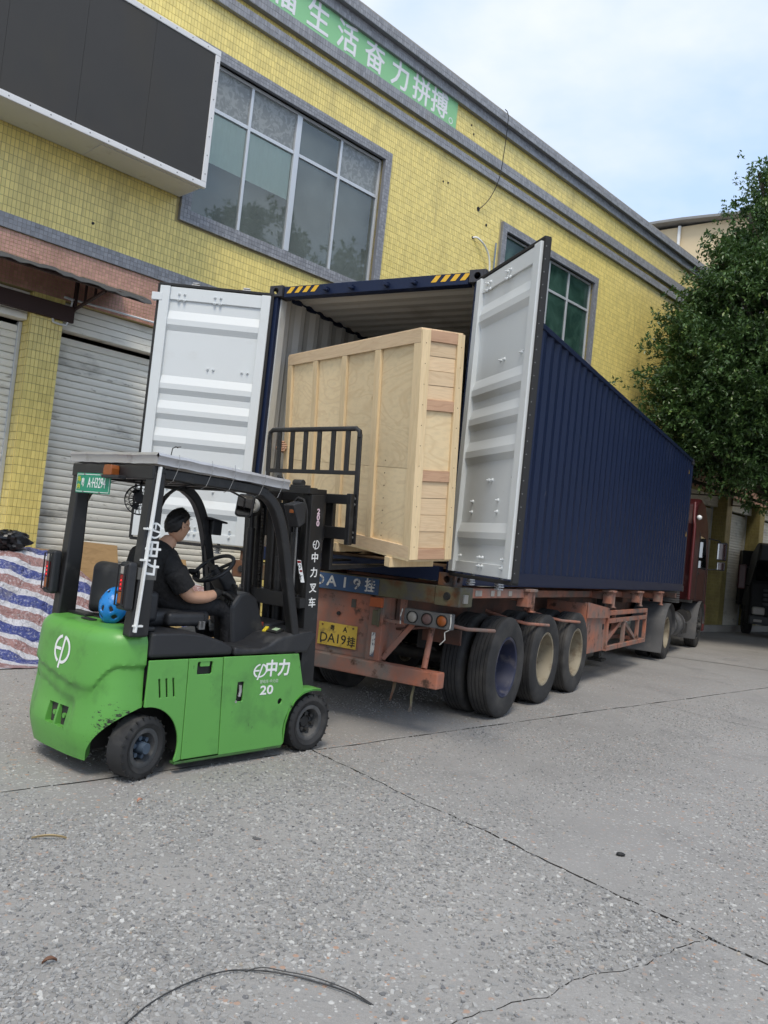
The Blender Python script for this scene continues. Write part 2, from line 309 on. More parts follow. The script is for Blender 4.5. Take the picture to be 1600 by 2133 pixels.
def chip_mat():
    m, t, b = nodemat('stone_chip')
    at = N(t, "ShaderNodeAttribute"); at.attribute_name = 'rnd'
    r = N(t, "ShaderNodeValToRGB"); e = r.color_ramp.elements
    e[0].position = 0; e[0].color = (0.15, 0.15, 0.155, 1); e[1].position = 1; e[1].color = (0.58, 0.57, 0.54, 1)
    for p, c in ((0.15, (0.27, 0.268, 0.262)), (0.55, (0.35, 0.345, 0.335)), (0.80, (0.43, 0.42, 0.40)), (0.93, (0.56, 0.55, 0.52)), (0.945, (0.42, 0.325, 0.26)), (0.965, (0.44, 0.38, 0.31)), (0.975, (0.5, 0.49, 0.46))):
        k = e.new(p); k.color = c4(c)
    t.links.new(at.outputs['Fac'], r.inputs[0])
    v = coords(t); f = noise(t, v, 130, 3)
    t.links.new(mixc(t, f, mixc(t, 0.45, r.outputs[0], (0.12, 0.12, 0.12)), r.outputs[0]), b.inputs['Base Color']); b.inputs['Roughness'].default_value = 0.8
    b.inputs['Specular IOR Level'].default_value = 0.3
    return m
M_['chip'] = chip_mat()
def leaf_mat(name, c0, c1, c2):
    m, t, b = nodemat(name)
    at = N(t, "ShaderNodeAttribute"); at.attribute_name = 'rnd'
    r = N(t, "ShaderNodeValToRGB"); e = r.color_ramp.elements
    e[0].color = c4(c0); e[1].color = c4(c2); k = e.new(0.72); k.color = c4(c1)
    t.links.new(at.outputs['Fac'], r.inputs[0]); t.links.new(r.outputs[0], b.inputs['Base Color'])
    b.inputs['Roughness'].default_value = 0.36; b.inputs['Specular IOR Level'].default_value = 0.5
    out = t.nodes['Material Output']
    tl = N(t, "ShaderNodeBsdfTranslucent"); t.links.new(r.outputs[0], tl.inputs[0])
    mx = N(t, "ShaderNodeMixShader"); mx.inputs[0].default_value = 0.25
    t.links.new(b.outputs[0], mx.inputs[1]); t.links.new(tl.outputs[0], mx.inputs[2]); t.links.new(mx.outputs[0], out.inputs[0])
    return m
M_['leaf'] = leaf_mat('leaf', (0.030, 0.060, 0.024), (0.090, 0.170, 0.045), (0.32, 0.42, 0.11))
def tarp_mat():
    m, t, b = nodemat('striped_tarp')
    tc = N(t, "ShaderNodeTexCoord"); sx = N(t, "ShaderNodeSeparateXYZ"); t.links.new(tc.outputs['UV'], sx.inputs[0])
    nz = noise(t, coords(t), 3.0, 3)
    ad = N(t, "ShaderNodeMath", operation='MULTIPLY_ADD'); ad.inputs[1].default_value = 0.05; t.links.new(nz, ad.inputs[0]); t.links.new(sx.outputs[1], ad.inputs[2])
    fr = N(t, "ShaderNodeMath", operation='FRACT'); t.links.new(ad.outputs[0], fr.inputs[0])
    r = N(t, "ShaderNodeValToRGB"); r.color_ramp.interpolation = 'CONSTANT'; e = r.color_ramp.elements
    W = (0.62, 0.62, 0.66, 1)
    e[0].position = 0; e[0].color = (0.055, 0.075, 0.26, 1); e[1].position = 0.34; e[1].color = W
    k = e.new(0.50); k.color = (0.34, 0.19, 0.18, 1); k = e.new(0.80); k.color = W
    t.links.new(fr.outputs[0], r.inputs[0])
    f = noise(t, coords(t, (1, 1, 1)), 34, 5, 0.7)
    out = mixc(t, ramp(t, f, 0.52, 0.74), r.outputs[0], (0.66, 0.66, 0.70))
    out = mixc(t, ramp(t, noise(t, coords(t), 5, 5), 0.55, 0.80), out, mixc(t, 0.6, out, (0.25, 0.23, 0.22)))
    t.links.new(out, b.inputs['Base Color']); b.inputs['Roughness'].default_value = 0.42
    nb = bumpn(t, noise(t, coords(t), 22, 6, 0.7), 0.8, 0.03); nb = bumpn(t, noise(t, coords(t), 6, 4, 0.6, 1.5), 0.8, 0.08, nb)
    t.links.new(nb, b.inputs['Normal'])
    return m
M_['tarp'] = tarp_mat()
# ------------------------------------------------------------------ mesh helpers
def V(*a): return Vector(a)
class MB:
    def __init__(s): s.v = []; s.f = []; s.m = []
    def add(s, vs, fs, mi=0):
        o = len(s.v); s.v += [tuple(p) for p in vs]; s.f += [[i + o for i in f] for f in fs]; s.m += [mi] * len(fs); return s
    def box(s, x0, x1, y0, y1, z0, z1, mi=0):
        return s.add([(x0, y0, z0), (x1, y0, z0), (x1, y1, z0), (x0, y1, z0), (x0, y0, z1), (x1, y0, z1), (x1, y1, z1), (x0, y1, z1)],
                     [(0, 3, 2, 1), (4, 5, 6, 7), (0, 1, 5, 4), (1, 2, 6, 5), (2, 3, 7, 6), (3, 0, 4, 7)], mi)
    def bar(s, p, q, w, h, up=(0, 0, 1), mi=0):
        p, q = Vector(p), Vector(q); d = (q - p).normalized(); u = Vector(up); sd = d.cross(u)
        if sd.length < 1e-5: sd = d.cross(Vector((1, 0, 0)))
        sd.normalize(); u = sd.cross(d).normalized(); a = sd * w / 2; b = u * h / 2
        return s.add([p - a - b, p + a - b, p + a + b, p - a + b, q - a - b, q + a - b, q + a + b, q - a + b],
                     [(0, 3, 2, 1), (4, 5, 6, 7), (0, 1, 5, 4), (1, 2, 6, 5), (2, 3, 7, 6), (3, 0, 4, 7)], mi)
    def cyl(s, p, q, r, r2=None, n=16, caps=True, mi=0):
        r2 = r if r2 is None else r2
        p, q = Vector(p), Vector(q); d = (q - p).normalized(); a = d.orthogonal().normalized(); b = d.cross(a)
        vs = []
        for c, rr in ((p, r), (q, r2)):
            for i in range(n):
                t = 2 * math.pi * i / n; vs.append(c + a * math.cos(t) * rr + b * math.sin(t) * rr)
        fs = [(i, (i + 1) % n, n + (i + 1) % n, n + i) for i in range(n)]
        if caps: fs += [tuple(reversed(range(n))), tuple(range(n, 2 * n))]
        return s.add(vs, fs, mi)
    def tube(s, pts, r, n=8, caps=True, mi=0):
        P = [Vector(p) for p in pts]; rs = r if isinstance(r, (list, tuple)) else [r] * len(P)
        vs = []; prev = None
        for i, p in enumerate(P):
            d = (P[min(i + 1, len(P) - 1)] - P[max(i - 1, 0)]).normalized()
            a = d.orthogonal().normalized() if prev is None else (prev - d * prev.dot(d)).normalized()
            prev = a; b = d.cross(a)
            for k in range(n):
                t = 2 * math.pi * k / n; vs.append(p + a * math.cos(t) * rs[i] + b * math.sin(t) * rs[i])
        fs = [(i * n + k, i * n + (k + 1) % n, (i + 1) * n + (k + 1) % n, (i + 1) * n + k) for i in range(len(P) - 1) for k in range(n)]
        if caps: fs += [tuple(reversed(range(n))), tuple(range((len(P) - 1) * n, len(P) * n))]
        return s.add(vs, fs, mi)
    def lathe(s, prof, p, axis, n=40, mi=0, cap=False):
        p = Vector(p); d = Vector(axis).normalized(); a = d.orthogonal().normalized(); b = d.cross(a); vs = []
        for (r, h) in prof:
            for i in range(n):
                t = 2 * math.pi * i / n; vs.append(p + d * h + a * math.cos(t) * r + b * math.sin(t) * r)
        k = len(prof)
        fs = [(j * n + i, j * n + (i + 1) % n, (j + 1) * n + (i + 1) % n, (j + 1) * n + i) for j in range(k - 1) for i in range(n)]
        if cap: fs += [tuple(reversed(range(n))), tuple(range((k - 1) * n, k * n))]
        return s.add(vs, fs, mi)
    def prism(s, outer, fn, w0, w1, holes=(), mi=0, smi=None):
        """polygon (u,v) with holes, extruded between w0 and w1; fn(u,v,w) -> point"""
        loops = [list(outer)] + [list(h) for h in holes]
        flat = [p for l in loops for p in l]
        tris = tessellate_polygon([[Vector((p[0], p[1], 0)) for p in l] for l in loops])
        n = len(flat)
        vs = [fn(p[0], p[1], w0) for p in flat] + [fn(p[0], p[1], w1) for p in flat]
        fs = [tuple(t) for t in tris] + [tuple(n + i for i in reversed(t)) for t in tris]
        o = 0
        for l in loops:
            k = len(l)
            for i in range(k): fs.append((o + i, o + (i + 1) % k, n + o + (i + 1) % k, n + o + i))
            o += k
        s.add(vs, fs, mi)
        if smi is not None:
            k = len(fs) - 2 * len(tris); s.m[-k:] = [smi] * k
        return s
    def grid(s, P, mi=0, closed=False):
        r = len(P); c = len(P[0]); vs = [p for row in P for p in row]; cc = c if closed else c - 1
        return s.add(vs, [(i * c + j, i * c + (j + 1) % c, (i + 1) * c + (j + 1) % c, (i + 1) * c + j) for i in range(r - 1) for j in range(cc)], mi)
    def ribbon(s, pts, w, fn, closed=False, mi=0):
        """flat stroke of width w along a 2-D polyline"""
        P = [Vector((p[0], p[1])) for p in pts]; n = len(P); L_ = []; R_ = []
        for i, p in enumerate(P):
            a = P[(i - 1) % n] if (closed or i > 0) else p; b = P[(i + 1) % n] if (closed or i < n - 1) else p
            d = (b - a).normalized(); nn = Vector((-d.y, d.x)) * w / 2
            L_.append(p + nn); R_.append(p - nn)
        vs = [fn(p.x, p.y) for p in L_] + [fn(p.x, p.y) for p in R_]
        m = n if closed else n - 1
        return s.add(vs, [(n + i, n + (i + 1) % n, (i + 1) % n, i) for i in range(m)], mi)
    def xf(s, M):
        s.v = [tuple(M @ Vector(p)) for p in s.v]; return s
    def mesh(s, name, mats):
        me = bpy.data.meshes.new(name); me.from_pydata(s.v, [], s.f)
        for m in (mats if isinstance(mats, (list, tuple)) else [mats]): me.materials.append(M_[m] if isinstance(m, str) else m)
        if any(s.m): me.polygons.foreach_set('material_index', s.m)
        return me
    def build(s, name, mats, parent=None, bevel=0.0, smooth=None, fix=True, label=None, seg=2):
        me = s.mesh(name, mats)
        if fix:
            bm = bmesh.new(); bm.from_mesh(me); bmesh.ops.recalc_face_normals(bm, faces=bm.faces); bm.to_mesh(me); bm.free()
        return link(name, me, parent, bevel, smooth, label, seg)
def link(name, me, parent=None, bevel=0.0, smooth=None, label=None, seg=2):
    if smooth is not None:
        me.polygons.foreach_set('use_smooth', [True] * len(me.polygons))
        me.set_sharp_from_angle(angle=rad(smooth))
    o = bpy.data.objects.new(name, me); C.objects.link(o); o.parent = parent
    if bevel:
        b = o.modifiers.new("bevel", 'BEVEL'); b.width = bevel; b.segments = seg; b.limit_method = 'ANGLE'; b.angle_limit = rad(35)
    if label: o['label'] = label
    return o
def inst(o, parent, loc=(0, 0, 0), rotz=None, name=None):
    c = o.copy(); C.objects.link(c); c.parent = parent; c.location = loc
    if rotz is not None: c.rotation_euler = (0, 0, rotz)
    return c
def tag(o, label, cat, group=None, kind=None):
    o['label'] = label
    if cat: o['category'] = cat
    if group: o['group'] = group
    if kind: o['kind'] = kind
    return o
def thing(name, label, cat, loc=(0, 0, 0), rotz=0.0, group=None, mat=None):
    o = bpy.data.objects.new(name, None); C.objects.link(o); o.empty_display_size = 0.2
    if mat is not None: o.matrix_world = mat
    else: o.location = loc; o.rotation_euler = (0, 0, rotz)
    return tag(o, label, cat, group)
def np_mesh(name, verts, faces_flat, nper, mat, rnd=None, smooth=False):
    """fast mesh from numpy: verts (n,3), faces flat index array, nper verts per face"""
    me = bpy.data.meshes.new(name); nf = len(faces_flat) // nper
    me.vertices.add(len(verts)); me.vertices.foreach_set('co', np.ascontiguousarray(verts, dtype=np.float32).ravel())
    me.loops.add(nf * nper); me.loops.foreach_set('vertex_index', np.asarray(faces_flat, dtype=np.int32))
    me.polygons.add(nf); me.polygons.foreach_set('loop_start', np.arange(nf, dtype=np.int32) * nper)
    try: me.polygons.foreach_set('loop_total', np.full(nf, nper, dtype=np.int32))
    except Exception: pass
    if rnd is not None:
        a = me.attributes.new('rnd', 'FLOAT', 'FACE'); a.data.foreach_set('value', np.asarray(rnd, dtype=np.float32))
    me.materials.append(M_[mat] if isinstance(mat, str) else mat)
    me.update(calc_edges=True); me.validate()
    me.polygons.foreach_set('use_smooth', [bool(smooth)] * nf)
    if smooth: me.polygons.foreach_set('use_smooth', [True] * nf)
    return me
def text_mb(txt, size, extrude=0.0015, bold=0.0, align='CENTER', sx=1.0, rep=True):
    """letters as flat solid outlines lying in the XY plane, centred"""
    cu = bpy.data.curves.new("txt", 'FONT'); cu.body = txt; cu.size = size; cu.extrude = extrude; cu.offset = 0.0
    cu.align_x = align; cu.align_y = 'CENTER'; cu.resolution_u = 3
    o = bpy.data.objects.new("txt", cu); C.objects.link(o)
    dg = bpy.context.evaluated_depsgraph_get(); e = o.evaluated_get(dg); me = bpy.data.meshes.new_from_object(e)
    mb = MB(); b_ = bold * 0.75
    for k, (dx, dy) in enumerate([(0, 0)] + ([(b_, 0), (-b_, 0), (0, b_), (0, -b_), (b_ * .7, b_ * .7), (-b_ * .7, b_ * .7), (b_ * .7, -b_ * .7), (-b_ * .7, -b_ * .7)] if bold else [])):
        mb.add([(v.co.x * sx + dx, v.co.y + dy, v.co.z - k * 0.00006) for v in me.vertices], [list(p.vertices) for p in me.polygons])
    bpy.data.objects.remove(o); bpy.data.curves.remove(cu); bpy.data.meshes.remove(me)
    return mb
def frame(o, x, y):
    """matrix: text X axis -> x, text Y axis -> y, at o"""
    x = Vector(x).normalized(); y = Vector(y); y = (y - x * y.dot(x)).normalized(); z = x.cross(y); m = Matrix.Identity(4)
    for i in range(3): m[i][0] = x[i]; m[i][1] = y[i]; m[i][2] = z[i]; m[i][3] = o[i]
    return m
def arc(cx, cy, r, a0, a1, n=12): return [(cx + r * math.cos(rad(a0 + (a1 - a0) * i / n)), cy + r * math.sin(rad(a0 + (a1 - a0) * i / n))) for i in range(n + 1)]
def rrect(x0, x1, y0, y1, r, n=5):
    return arc(x1 - r, y1 - r, r, 0, 90, n) + arc(x0 + r, y1 - r, r, 90, 180, n) + arc(x0 + r, y0 + r, r, 180, 270, n) + arc(x1 - r, y0 + r, r, 270, 360, n)

# ------------------------------------------------------------------ ground: base sheet, cast concrete slabs, stone chips
g = MB(); g.add([(-120, -60, -0.03), (160, -60, -0.03), (160, 220, -0.03), (-120, 220, -0.03)], [(0, 1, 2, 3)])
ground = g.build('ground', 'joint'); ground['kind'] = 'structure'; ground['label'] = 'grey weathered concrete yard with exposed stones and cracked slab joints'
def jag(p, q, amp, step=0.10, gap=0.0, seed=0):
    """uneven line from p to q; both neighbours call it with the same seed, pulled apart by gap"""
    r = random.Random(seed); p = Vector(p); q = Vector(q); n = max(2, int((q - p).length / step)); d = (q - p).normalized(); nn = Vector((-d.y, d.x)); o = 0.0
    out = []
    for i in range(n + 1):
        o = o * 0.75 + r.uniform(-amp, amp) * 0.6
        k = 0 if i in (0, n) else 1
        out.append(p + (q - p) * (i / n) + nn * (o * k + gap * (0.35 + 1.0 * r.random())))
    return out
# joint corners (metres on the yard): A runs towards the camera from J, B runs away to the right, E to the left, K splits the near slab
J = (-0.37, 6.62); A1 = (1.73, 3.94); A2 = (5.6, -0.9); B1 = (6.7, 13.84); B2 = (24.0, 31.5); E1 = (-1.57, 5.40); E2 = (-9.5, -2.2); K1 = (0.43, 3.01); K2 = (-2.3, 0.2); D0 = (4.6, 17.9); D1 = (10.5, 15.6)
G = 0.010
JA = lambda g_: jag(J, A1, 0.022, 0.08, g_, 1) + jag(A1, A2, 0.022, 0.08, g_, 2)[1:]
slabs = []
# right-hand slab: between A and B
slabs.append(JA(G)[::-1] + jag(J, (6.7, 13.84), 0.012, 0.15, -G * 1.3, 3)[1:] + [Vector((24, 31.2)), Vector((60, 31.2)), Vector((60, -20)), Vector((8, -20))])
# far slab: beyond B
slabs.append(jag(J, (6.7, 13.84), 0.012, 0.15, G * 1.3, 3)[::-1] + jag(J, E1, 0.012, 0.15, -G, 4)[1:] + jag(E1, E2, 0.012, 0.15, -G, 5)[1:] + [Vector((-40, -2)), Vector((-40, 60)), Vector((60, 60)), Vector((60, 31.22)), Vector((24, 31.22))])
# near-left slab, and the smoother patch cut from it by the crack
CRK = lambda g_: jag(A1, (1.28, 3.59), 0.03, 0.05, g_, 6) + jag((1.28, 3.59), K1, 0.03, 0.05, g_, 7)[1:] + jag(K1, K2, 0.03, 0.07, g_, 8)[1:]
na = jag(J, A1, 0.022, 0.08, -G, 1)
slabs.append(na + CRK(-0.0022)[1:] + [Vector((-3.2, -4)), Vector((-12, -8))] + jag(E1, E2, 0.012, 0.15, G, 5)[::-1] + jag(J, E1, 0.012, 0.15, G, 4)[::-1][1:])
slabs.append(jag(A1, A2, 0.022, 0.08, -G, 2) + [Vector((7.6, -20)), Vector((-3.0, -20)), Vector((-3.2, -4.1))] + CRK(0.0022)[::-1])
SLAB_LABELS = ['concrete slab on the right of the long jagged joint', 'concrete slab under the trailer and along the building', 'near concrete slab full of exposed stone chips', 'smoother concrete patch in the near right corner']
for i, pl in enumerate(slabs):
    mb = MB(); mb.prism([(p.x, p.y) for p in pl], lambda u, v, w: (u, v, w), -0.028, [0.0, -0.001, 0.0, -0.002][i], smi=1)
    o = mb.build('concrete_slab', ['ground', 'joint'], ground); o['label'] = SLAB_LABELS[i]
def in_poly(px, py, poly):
    n = len(poly); c = np.zeros(len(px), bool); j = n - 1
    for i in range(n):
        xi, yi = poly[i]; xj, yj = poly[j]
        m = ((yi > py) != (yj > py)) & (px < (xj - xi) * (py - yi) / (yj - yi + 1e-12) + xi); c ^= m; j = i
    return c
FARJ = [(5.6, 17.28), (6.32, 17.31), (7.22, 17.05), (8.01, 16.61)]; HAIR = [(3.66, 10.82), (4.01, 10.5), (4.33, 10.08), (4.75, 9.73)]
def chips():
    n = 300000
    x = RNG.uniform(-4.5, 5.5, n); y = 2.4 + 9.6 * RNG.random(n) ** 1.25
    keep = (np.abs(x + 0.2) < y * 0.56 + 0.4)
    z1 = np.sin(x * 1.7 + 1.3) * np.cos(y * 1.3 - 0.4) + 0.6 * np.sin(x * 3.9 - y * 2.7) + 0.4 * np.sin(x * 7.1 + y * 5.3 + 2)
    near = in_poly(x, y, [(p.x, p.y) for p in slabs[2]]); patch = in_poly(x, y, [(p.x, p.y) for p in slabs[3]]); right = in_poly(x, y, [(p.x, p.y) for p in slabs[0]])
    dens = np.where(near, 0.72 + 0.42 * z1, np.where(patch, 0.12 + 0.08 * z1, np.where(right, 0.42 + 0.38 * z1, 0.10 + 0.12 * z1)))
    dens *= np.clip(1.3 - y / 10.5, 0.12, 1)
    keep &= RNG.random(n) < dens
    x = x[keep]; y = y[keep]; near = near[keep]; n = len(x)
    k = 5
    size = RNG.lognormal(-4.56, 0.40, n) * np.where(near, 1.0, 0.72); size = np.clip(size, 0.0025, 0.018)
    th = RNG.uniform(0, 6.283, n); asp = RNG.uniform(0.45, 0.95, n)
    a = np.arange(k) / k * 6.283
    rr = RNG.uniform(0.65, 1.15, (n, k)); ang = a[None] + RNG.uniform(-0.3, 0.3, (n, k))
    lx = rr * np.cos(ang); ly = rr * np.sin(ang) * asp[:, None]
    wx = lx * np.cos(th)[:, None] - ly * np.sin(th)[:, None]; wy = lx * np.sin(th)[:, None] + ly * np.cos(th)[:, None]
    hgt = RNG.uniform(0.0015, 0.0060, n); tx = RNG.uniform(-0.35, 0.35, n); ty = RNG.uniform(-0.35, 0.35, n)
    top = np.zeros((n, k, 3)); bot = np.zeros((n, k, 3))
    top[..., 0] = x[:, None] + wx * size[:, None] * 0.88; top[..., 1] = y[:, None] + wy * size[:, None] * 0.88
    top[..., 2] = np.maximum(hgt[:, None] + (wx * tx[:, None] + wy * ty[:, None]) * size[:, None], 0.0005)
    bot[..., 0] = x[:, None] + wx * size[:, None]; bot[..., 1] = y[:, None] + wy * size[:, None]; bot[..., 2] = -0.006
    vs = np.concatenate([top, bot], 1).reshape(-1, 3)
    b = np.arange(n)[:, None, None] * (2 * k)
    i = np.arange(k); q = np.stack([i, k + i, k + (i + 1) % k, (i + 1) % k], 1)[None]
    tri = np.array([[0, 1, 2], [0, 2, 3], [0, 3, 4]])[None]
    q3 = np.concatenate([np.stack([q[..., 0], q[..., 1], q[..., 2]], -1), np.stack([q[..., 0], q[..., 2], q[..., 3]], -1)], 1)
    F = np.concatenate([q3.repeat(n, 0), tri.repeat(n, 0)], 1) + b
    rnd = np.repeat(np.clip(RNG.beta(2.0, 2.0, n) + RNG.normal(0, 0.12, n), 0, 1), 13)
    me = np_mesh('stone_chips', vs, F.ravel(), 3, 'chip', rnd)
    o = link('stone_chips', me); tag(o, 'pale and dark stone chips exposed in the worn concrete surface', 'stone chips', kind='stuff')
chips()
for lbl, pts_, wd in (('dark joint across the far concrete beside the truck', FARJ, .035), ('hairline crack across the open concrete', HAIR, .012)):
    q = MB(); P_ = []
    for a_, b_ in zip(pts_, pts_[1:]): P_ += jag(a_, b_, .02, .14, 0.0, int(a_[0] * 10))[:-1]
    P_.append(Vector(pts_[-1])); r_ = random.Random(3); q.add([(p.x, p.y - wd * r_.uniform(.25, .9), .003) for p in P_] + [(p.x, p.y + wd * r_.uniform(.25, .9), .003) for p in P_], [(i, i + 1, len(P_) + i + 1, len(P_) + i) for i in range(len(P_) - 1)])
    q.build('crack', 'joint', ground, label=lbl, fix=False)

# ------------------------------------------------------------------ the long tiled building (x along the wall, -y towards the yard)
WB = rad(44.358); WN = V(math.cos(WB), -math.sin(WB), 0); WALL0 = WN * -11.2224; WROT = rad(90) - WB
BLD = thing('factory_building', 'long yellow tiled factory building with grey bands and roller shutters', 'building', (WALL0.x, WALL0.y, 0), WROT)
def WP(al, out, z): # world point from wall coordinates
    return V(WALL0.x, WALL0.y, 0) + V(math.sin(WB), math.cos(WB), 0) * al + WN * out + V(0, 0, z)
X0, X1, ZT = -4.0, 46.0, 11.02
WIN = [(6.50, 10.48, 6.50, 8.98), (14.42, 18.28, 6.50, 8.98)]
PILX = [-3.2, 0.6, 4.35, 8.62, 12.5, 16.4, 20.3, 24.2, 28.1, 31.2, 35.0, 38.8, 42.6]; PW = 0.43; SH_TOP = 4.60
bays = [(a + PW, b) for a, b in zip(PILX, PILX[1:] + [46.0])]
holes = [(a, b, z0, z1) for a, b, z0, z1 in WIN] + [(a, b, -1, SH_TOP) for a, b in bays]
def cells(x0, x1, z0, z1, holes):
    xs = sorted({x0, x1} | {v for h in holes for v in h[:2] if x0 < v < x1}); zs = sorted({z0, z1} | {v for h in holes for v in h[2:] if z0 < v < z1})
    for i in range(len(xs) - 1):
        for j in range(len(zs) - 1):
            cx, cz = (xs[i] + xs[i + 1]) / 2, (zs[j] + zs[j + 1]) / 2
            if not any(h[0] < cx < h[1] and h[2] < cz < h[3] for h in holes): yield xs[i], xs[i + 1], zs[j], zs[j + 1]
w = MB()
for a, b, z0, z1 in cells(X0, X1, 0.0, 5.35, holes): w.box(a, b, 0.012, 0.34, z0, z1)
for a, b, z0, z1 in cells(X0, X1, 5.35, ZT, holes): w.box(a, b, 0.012, 0.24, z0, z1)
for p in PILX[6:]: w.box(p + .001, p + PW - .001, 0.341, 1.0, 0.0, SH_TOP + .2)
w.box(PILX[6], X1, .345, 1.0, SH_TOP + .001, SH_TOP + .25)
w.build('wall', 'grout', BLD)
w = MB(); w.box(X0, X0 + 0.25, 0.36, 14, 0, ZT); w.box(X1 - 0.25, X1, 0.36, 14, 0, ZT); w.box(X0 + 0.26, X1 - 0.26, 13.7, 14, 0, ZT); w.box(X0 + 0.3, X1 - 0.3, 0.36, 13.6, 10.2, 10.4); w.box(X0 + .3, X1 - .3, .4, 13.6, 5.0, 5.2)
w.build('rear_wall', 'concrete_wall', BLD)
# tiles
TW, TH, JT = 0.055, 0.112, 0.0045
def tile_np(rects, skip, tw, th, jt, y0, y1, ox=0.0, oz=0.0):
    """tiles covering rects (x0,x1,z0,z1) on the wall plane, front at y0, back at y1, holes left out"""
    bx = []
    for (a, b, c, d) in rects:
        nx = max(1, int(round((b - a) / tw))); nz = max(1, int(round((d - c) / th))); px = (b - a) / nx; pz = (d - c) / nz
        gx, gz = np.meshgrid(a + np.arange(nx) * px, c + np.arange(nz) * pz, indexing='ij'); gx = gx.ravel(); gz = gz.ravel()
        q = np.stack([gx + jt / 2, gx + px - jt / 2, gz + jt / 2, gz + pz - jt / 2], 1)
        for h in skip:
            q = q[~((q[:, 1] > h[0] + .004) & (q[:, 0] < h[1] - .004) & (q[:, 3] > h[2] + .004) & (q[:, 2] < h[3] - .004))]
        bx.append(q)
    q = np.concatenate(bx); n = len(q); f = RNG.uniform(-0.0010, 0.0010, n)
    vs = np.zeros((n, 8, 3)); e = 0.0018
    vs[:, 0:4, 1] = (y0 + f)[:, None]; vs[:, 4:8, 1] = y1
    for k, (ix, iz) in enumerate(((0, 2), (1, 2), (1, 3), (0, 3))):
        sx = 1 if ix == 0 else -1; sz = 1 if iz == 2 else -1
        vs[:, k, 0] = q[:, ix] + e * sx; vs[:, k, 2] = q[:, iz] + e * sz; vs[:, 4 + k, 0] = q[:, ix]; vs[:, 4 + k, 2] = q[:, iz]
    vs[:, 0:4, 1] += RNG.normal(0, 0.0006, (n, 4))
    fc = np.array([[0, 1, 2, 3], [4, 5, 1, 0], [5, 6, 2, 1], [6, 7, 3, 2], [7, 4, 0, 3]])
    F = fc[None] + np.arange(n)[:, None, None] * 8
    return vs.reshape(-1, 3), F.ravel(), np.repeat(RNG.random(n), 5)
def tiles(name, mat, rects, skip, y0, y1, tw=TW, th=TH, jt=JT, label=None):
    v, f, r = tile_np(rects, skip, tw, th, jt, y0, y1)
    o = link(name, np_mesh(name, v, f, 4, mat, r), BLD); o['kind'] = 'stuff'
    if label: o['label'] = label
    return o
SUR = [(a - 0.17, b + 0.17, c - 0.20, d + 0.17) for a, b, c, d in WIN]        # grey surrounds
YZ = [(5.49, 9.86), (10.03, 10.16), (10.36, 10.98)]
tiles('wall_tiles', 'yellow_tile', [(X0, 34.0, 5.49, 9.86), (X0, 34.0, 10.03, 10.16), (X0, 34.0, 10.36, 10.98)], SUR, 0.0075, 0.014, label='glossy yellow tiles of the upper wall with dark grout')
tiles('band_tiles', 'pink_tile', [(X0, 34.0, SH_TOP, 5.30)], [], 0.0085, 0.014, 0.05, 0.05, 0.003, label='terracotta pink square tiles above the shutters')
# pillar faces: the nearest pillar tile by tile, the others as one mass
tl = MB(); tl.box(-TW / 2 + .003, TW / 2 - .003, 0, 0.014, -TH / 2 + .003, TH / 2 - .003)
t0 = None; npx = 8; npz = 37; zt0 = SH_TOP - npz * TH
for i in range(npx):
    for j in range(npz):
        pw = PW / npx
        if t0 is None:
            t0 = tl.build('tile', pm('yellow_tile_single', (0.84, 0.69, 0.235), 0.30, world=True, var=0.08, scale=0.9, rnd=0.10, dirt=((0.50, 0.43, 0.16), 0.8, 0.55, 0.85)), BLD, bevel=0.0016, seg=1); o = t0
        else: o = inst(t0, BLD)
        o.location = (PILX[2] + (i + 0.5) * pw, random.uniform(-0.001, 0.001), zt0 + (j + 0.5) * TH)
tiles('pillar_tiles', 'yellow_tile', [(p, p + PW, 0.0, SH_TOP) for k, p in enumerate(PILX) if k != 2 and k < 7] + [(PILX[2], PILX[2] + PW, 0.0, zt0 - 0.003)], [], 0.0, 0.014)
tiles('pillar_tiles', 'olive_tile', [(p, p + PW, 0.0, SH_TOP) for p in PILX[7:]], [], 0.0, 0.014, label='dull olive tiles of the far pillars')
def side_tiles(ks, mat):  # left-hand reveals of the pillars, seen obliquely
    V3 = []; FF = []; RR = []; base = 0
    for k, p in enumerate(PILX):
        if k not in ks: continue
        v, f, r = tile_np([(0.018, 0.33 if k < 6 else 0.54, 0.0, SH_TOP)], [], TW, TH, JT, 0.0, 0.012)
        q = np.stack([p - 0.012 + v[:, 1], v[:, 0], v[:, 2]], 1); FF.append(f + base); V3.append(q); RR.append(r); base += len(v)
    o = link('reveal_tiles', np_mesh('reveal_tiles', np.concatenate(V3), np.concatenate(FF), 4, mat, np.concatenate(RR)), BLD); o['kind'] = 'stuff'
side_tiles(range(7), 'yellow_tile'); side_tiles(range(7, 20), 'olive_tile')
# grey tiled mouldings: each a solid strip with its own tile skin
def moulding(name, z0, z1, proj, rows, label):
    w = MB(); w.box(X0, X1, -proj + 0.0035, 0.02, z0 + .01, z1 - .01); o = w.build(name, 'grout_light', BLD, label=label)
    v, f, r = tile_np([(X0, 34.0, z0, z1)], [], 0.058, (z1 - z0) / rows, 0.003, -proj, -proj + 0.014)
    t = link('strip_tiles', np_mesh('strip_tiles', v, f, 4, 'grey_tile', r), o); t['kind'] = 'stuff'
    # sloping underside and top of the strip
    u = MB(); u.box(X0, X1, -proj + 0.002, 0.0, z0 - 0.006, z0 + 0.008); u.box(X0, X1, -proj + 0.002, 0.0, z1 - 0.008, z1 + 0.006)
    u.build('strip_edge', 'grey_tile', o)
moulding('moulding', 9.86, 10.03, 0.075, 2, 'lower grey tiled moulding of the upper wall'); moulding('moulding', 10.16, 10.36, 0.10, 2, 'upper grey tiled moulding below the green banner')
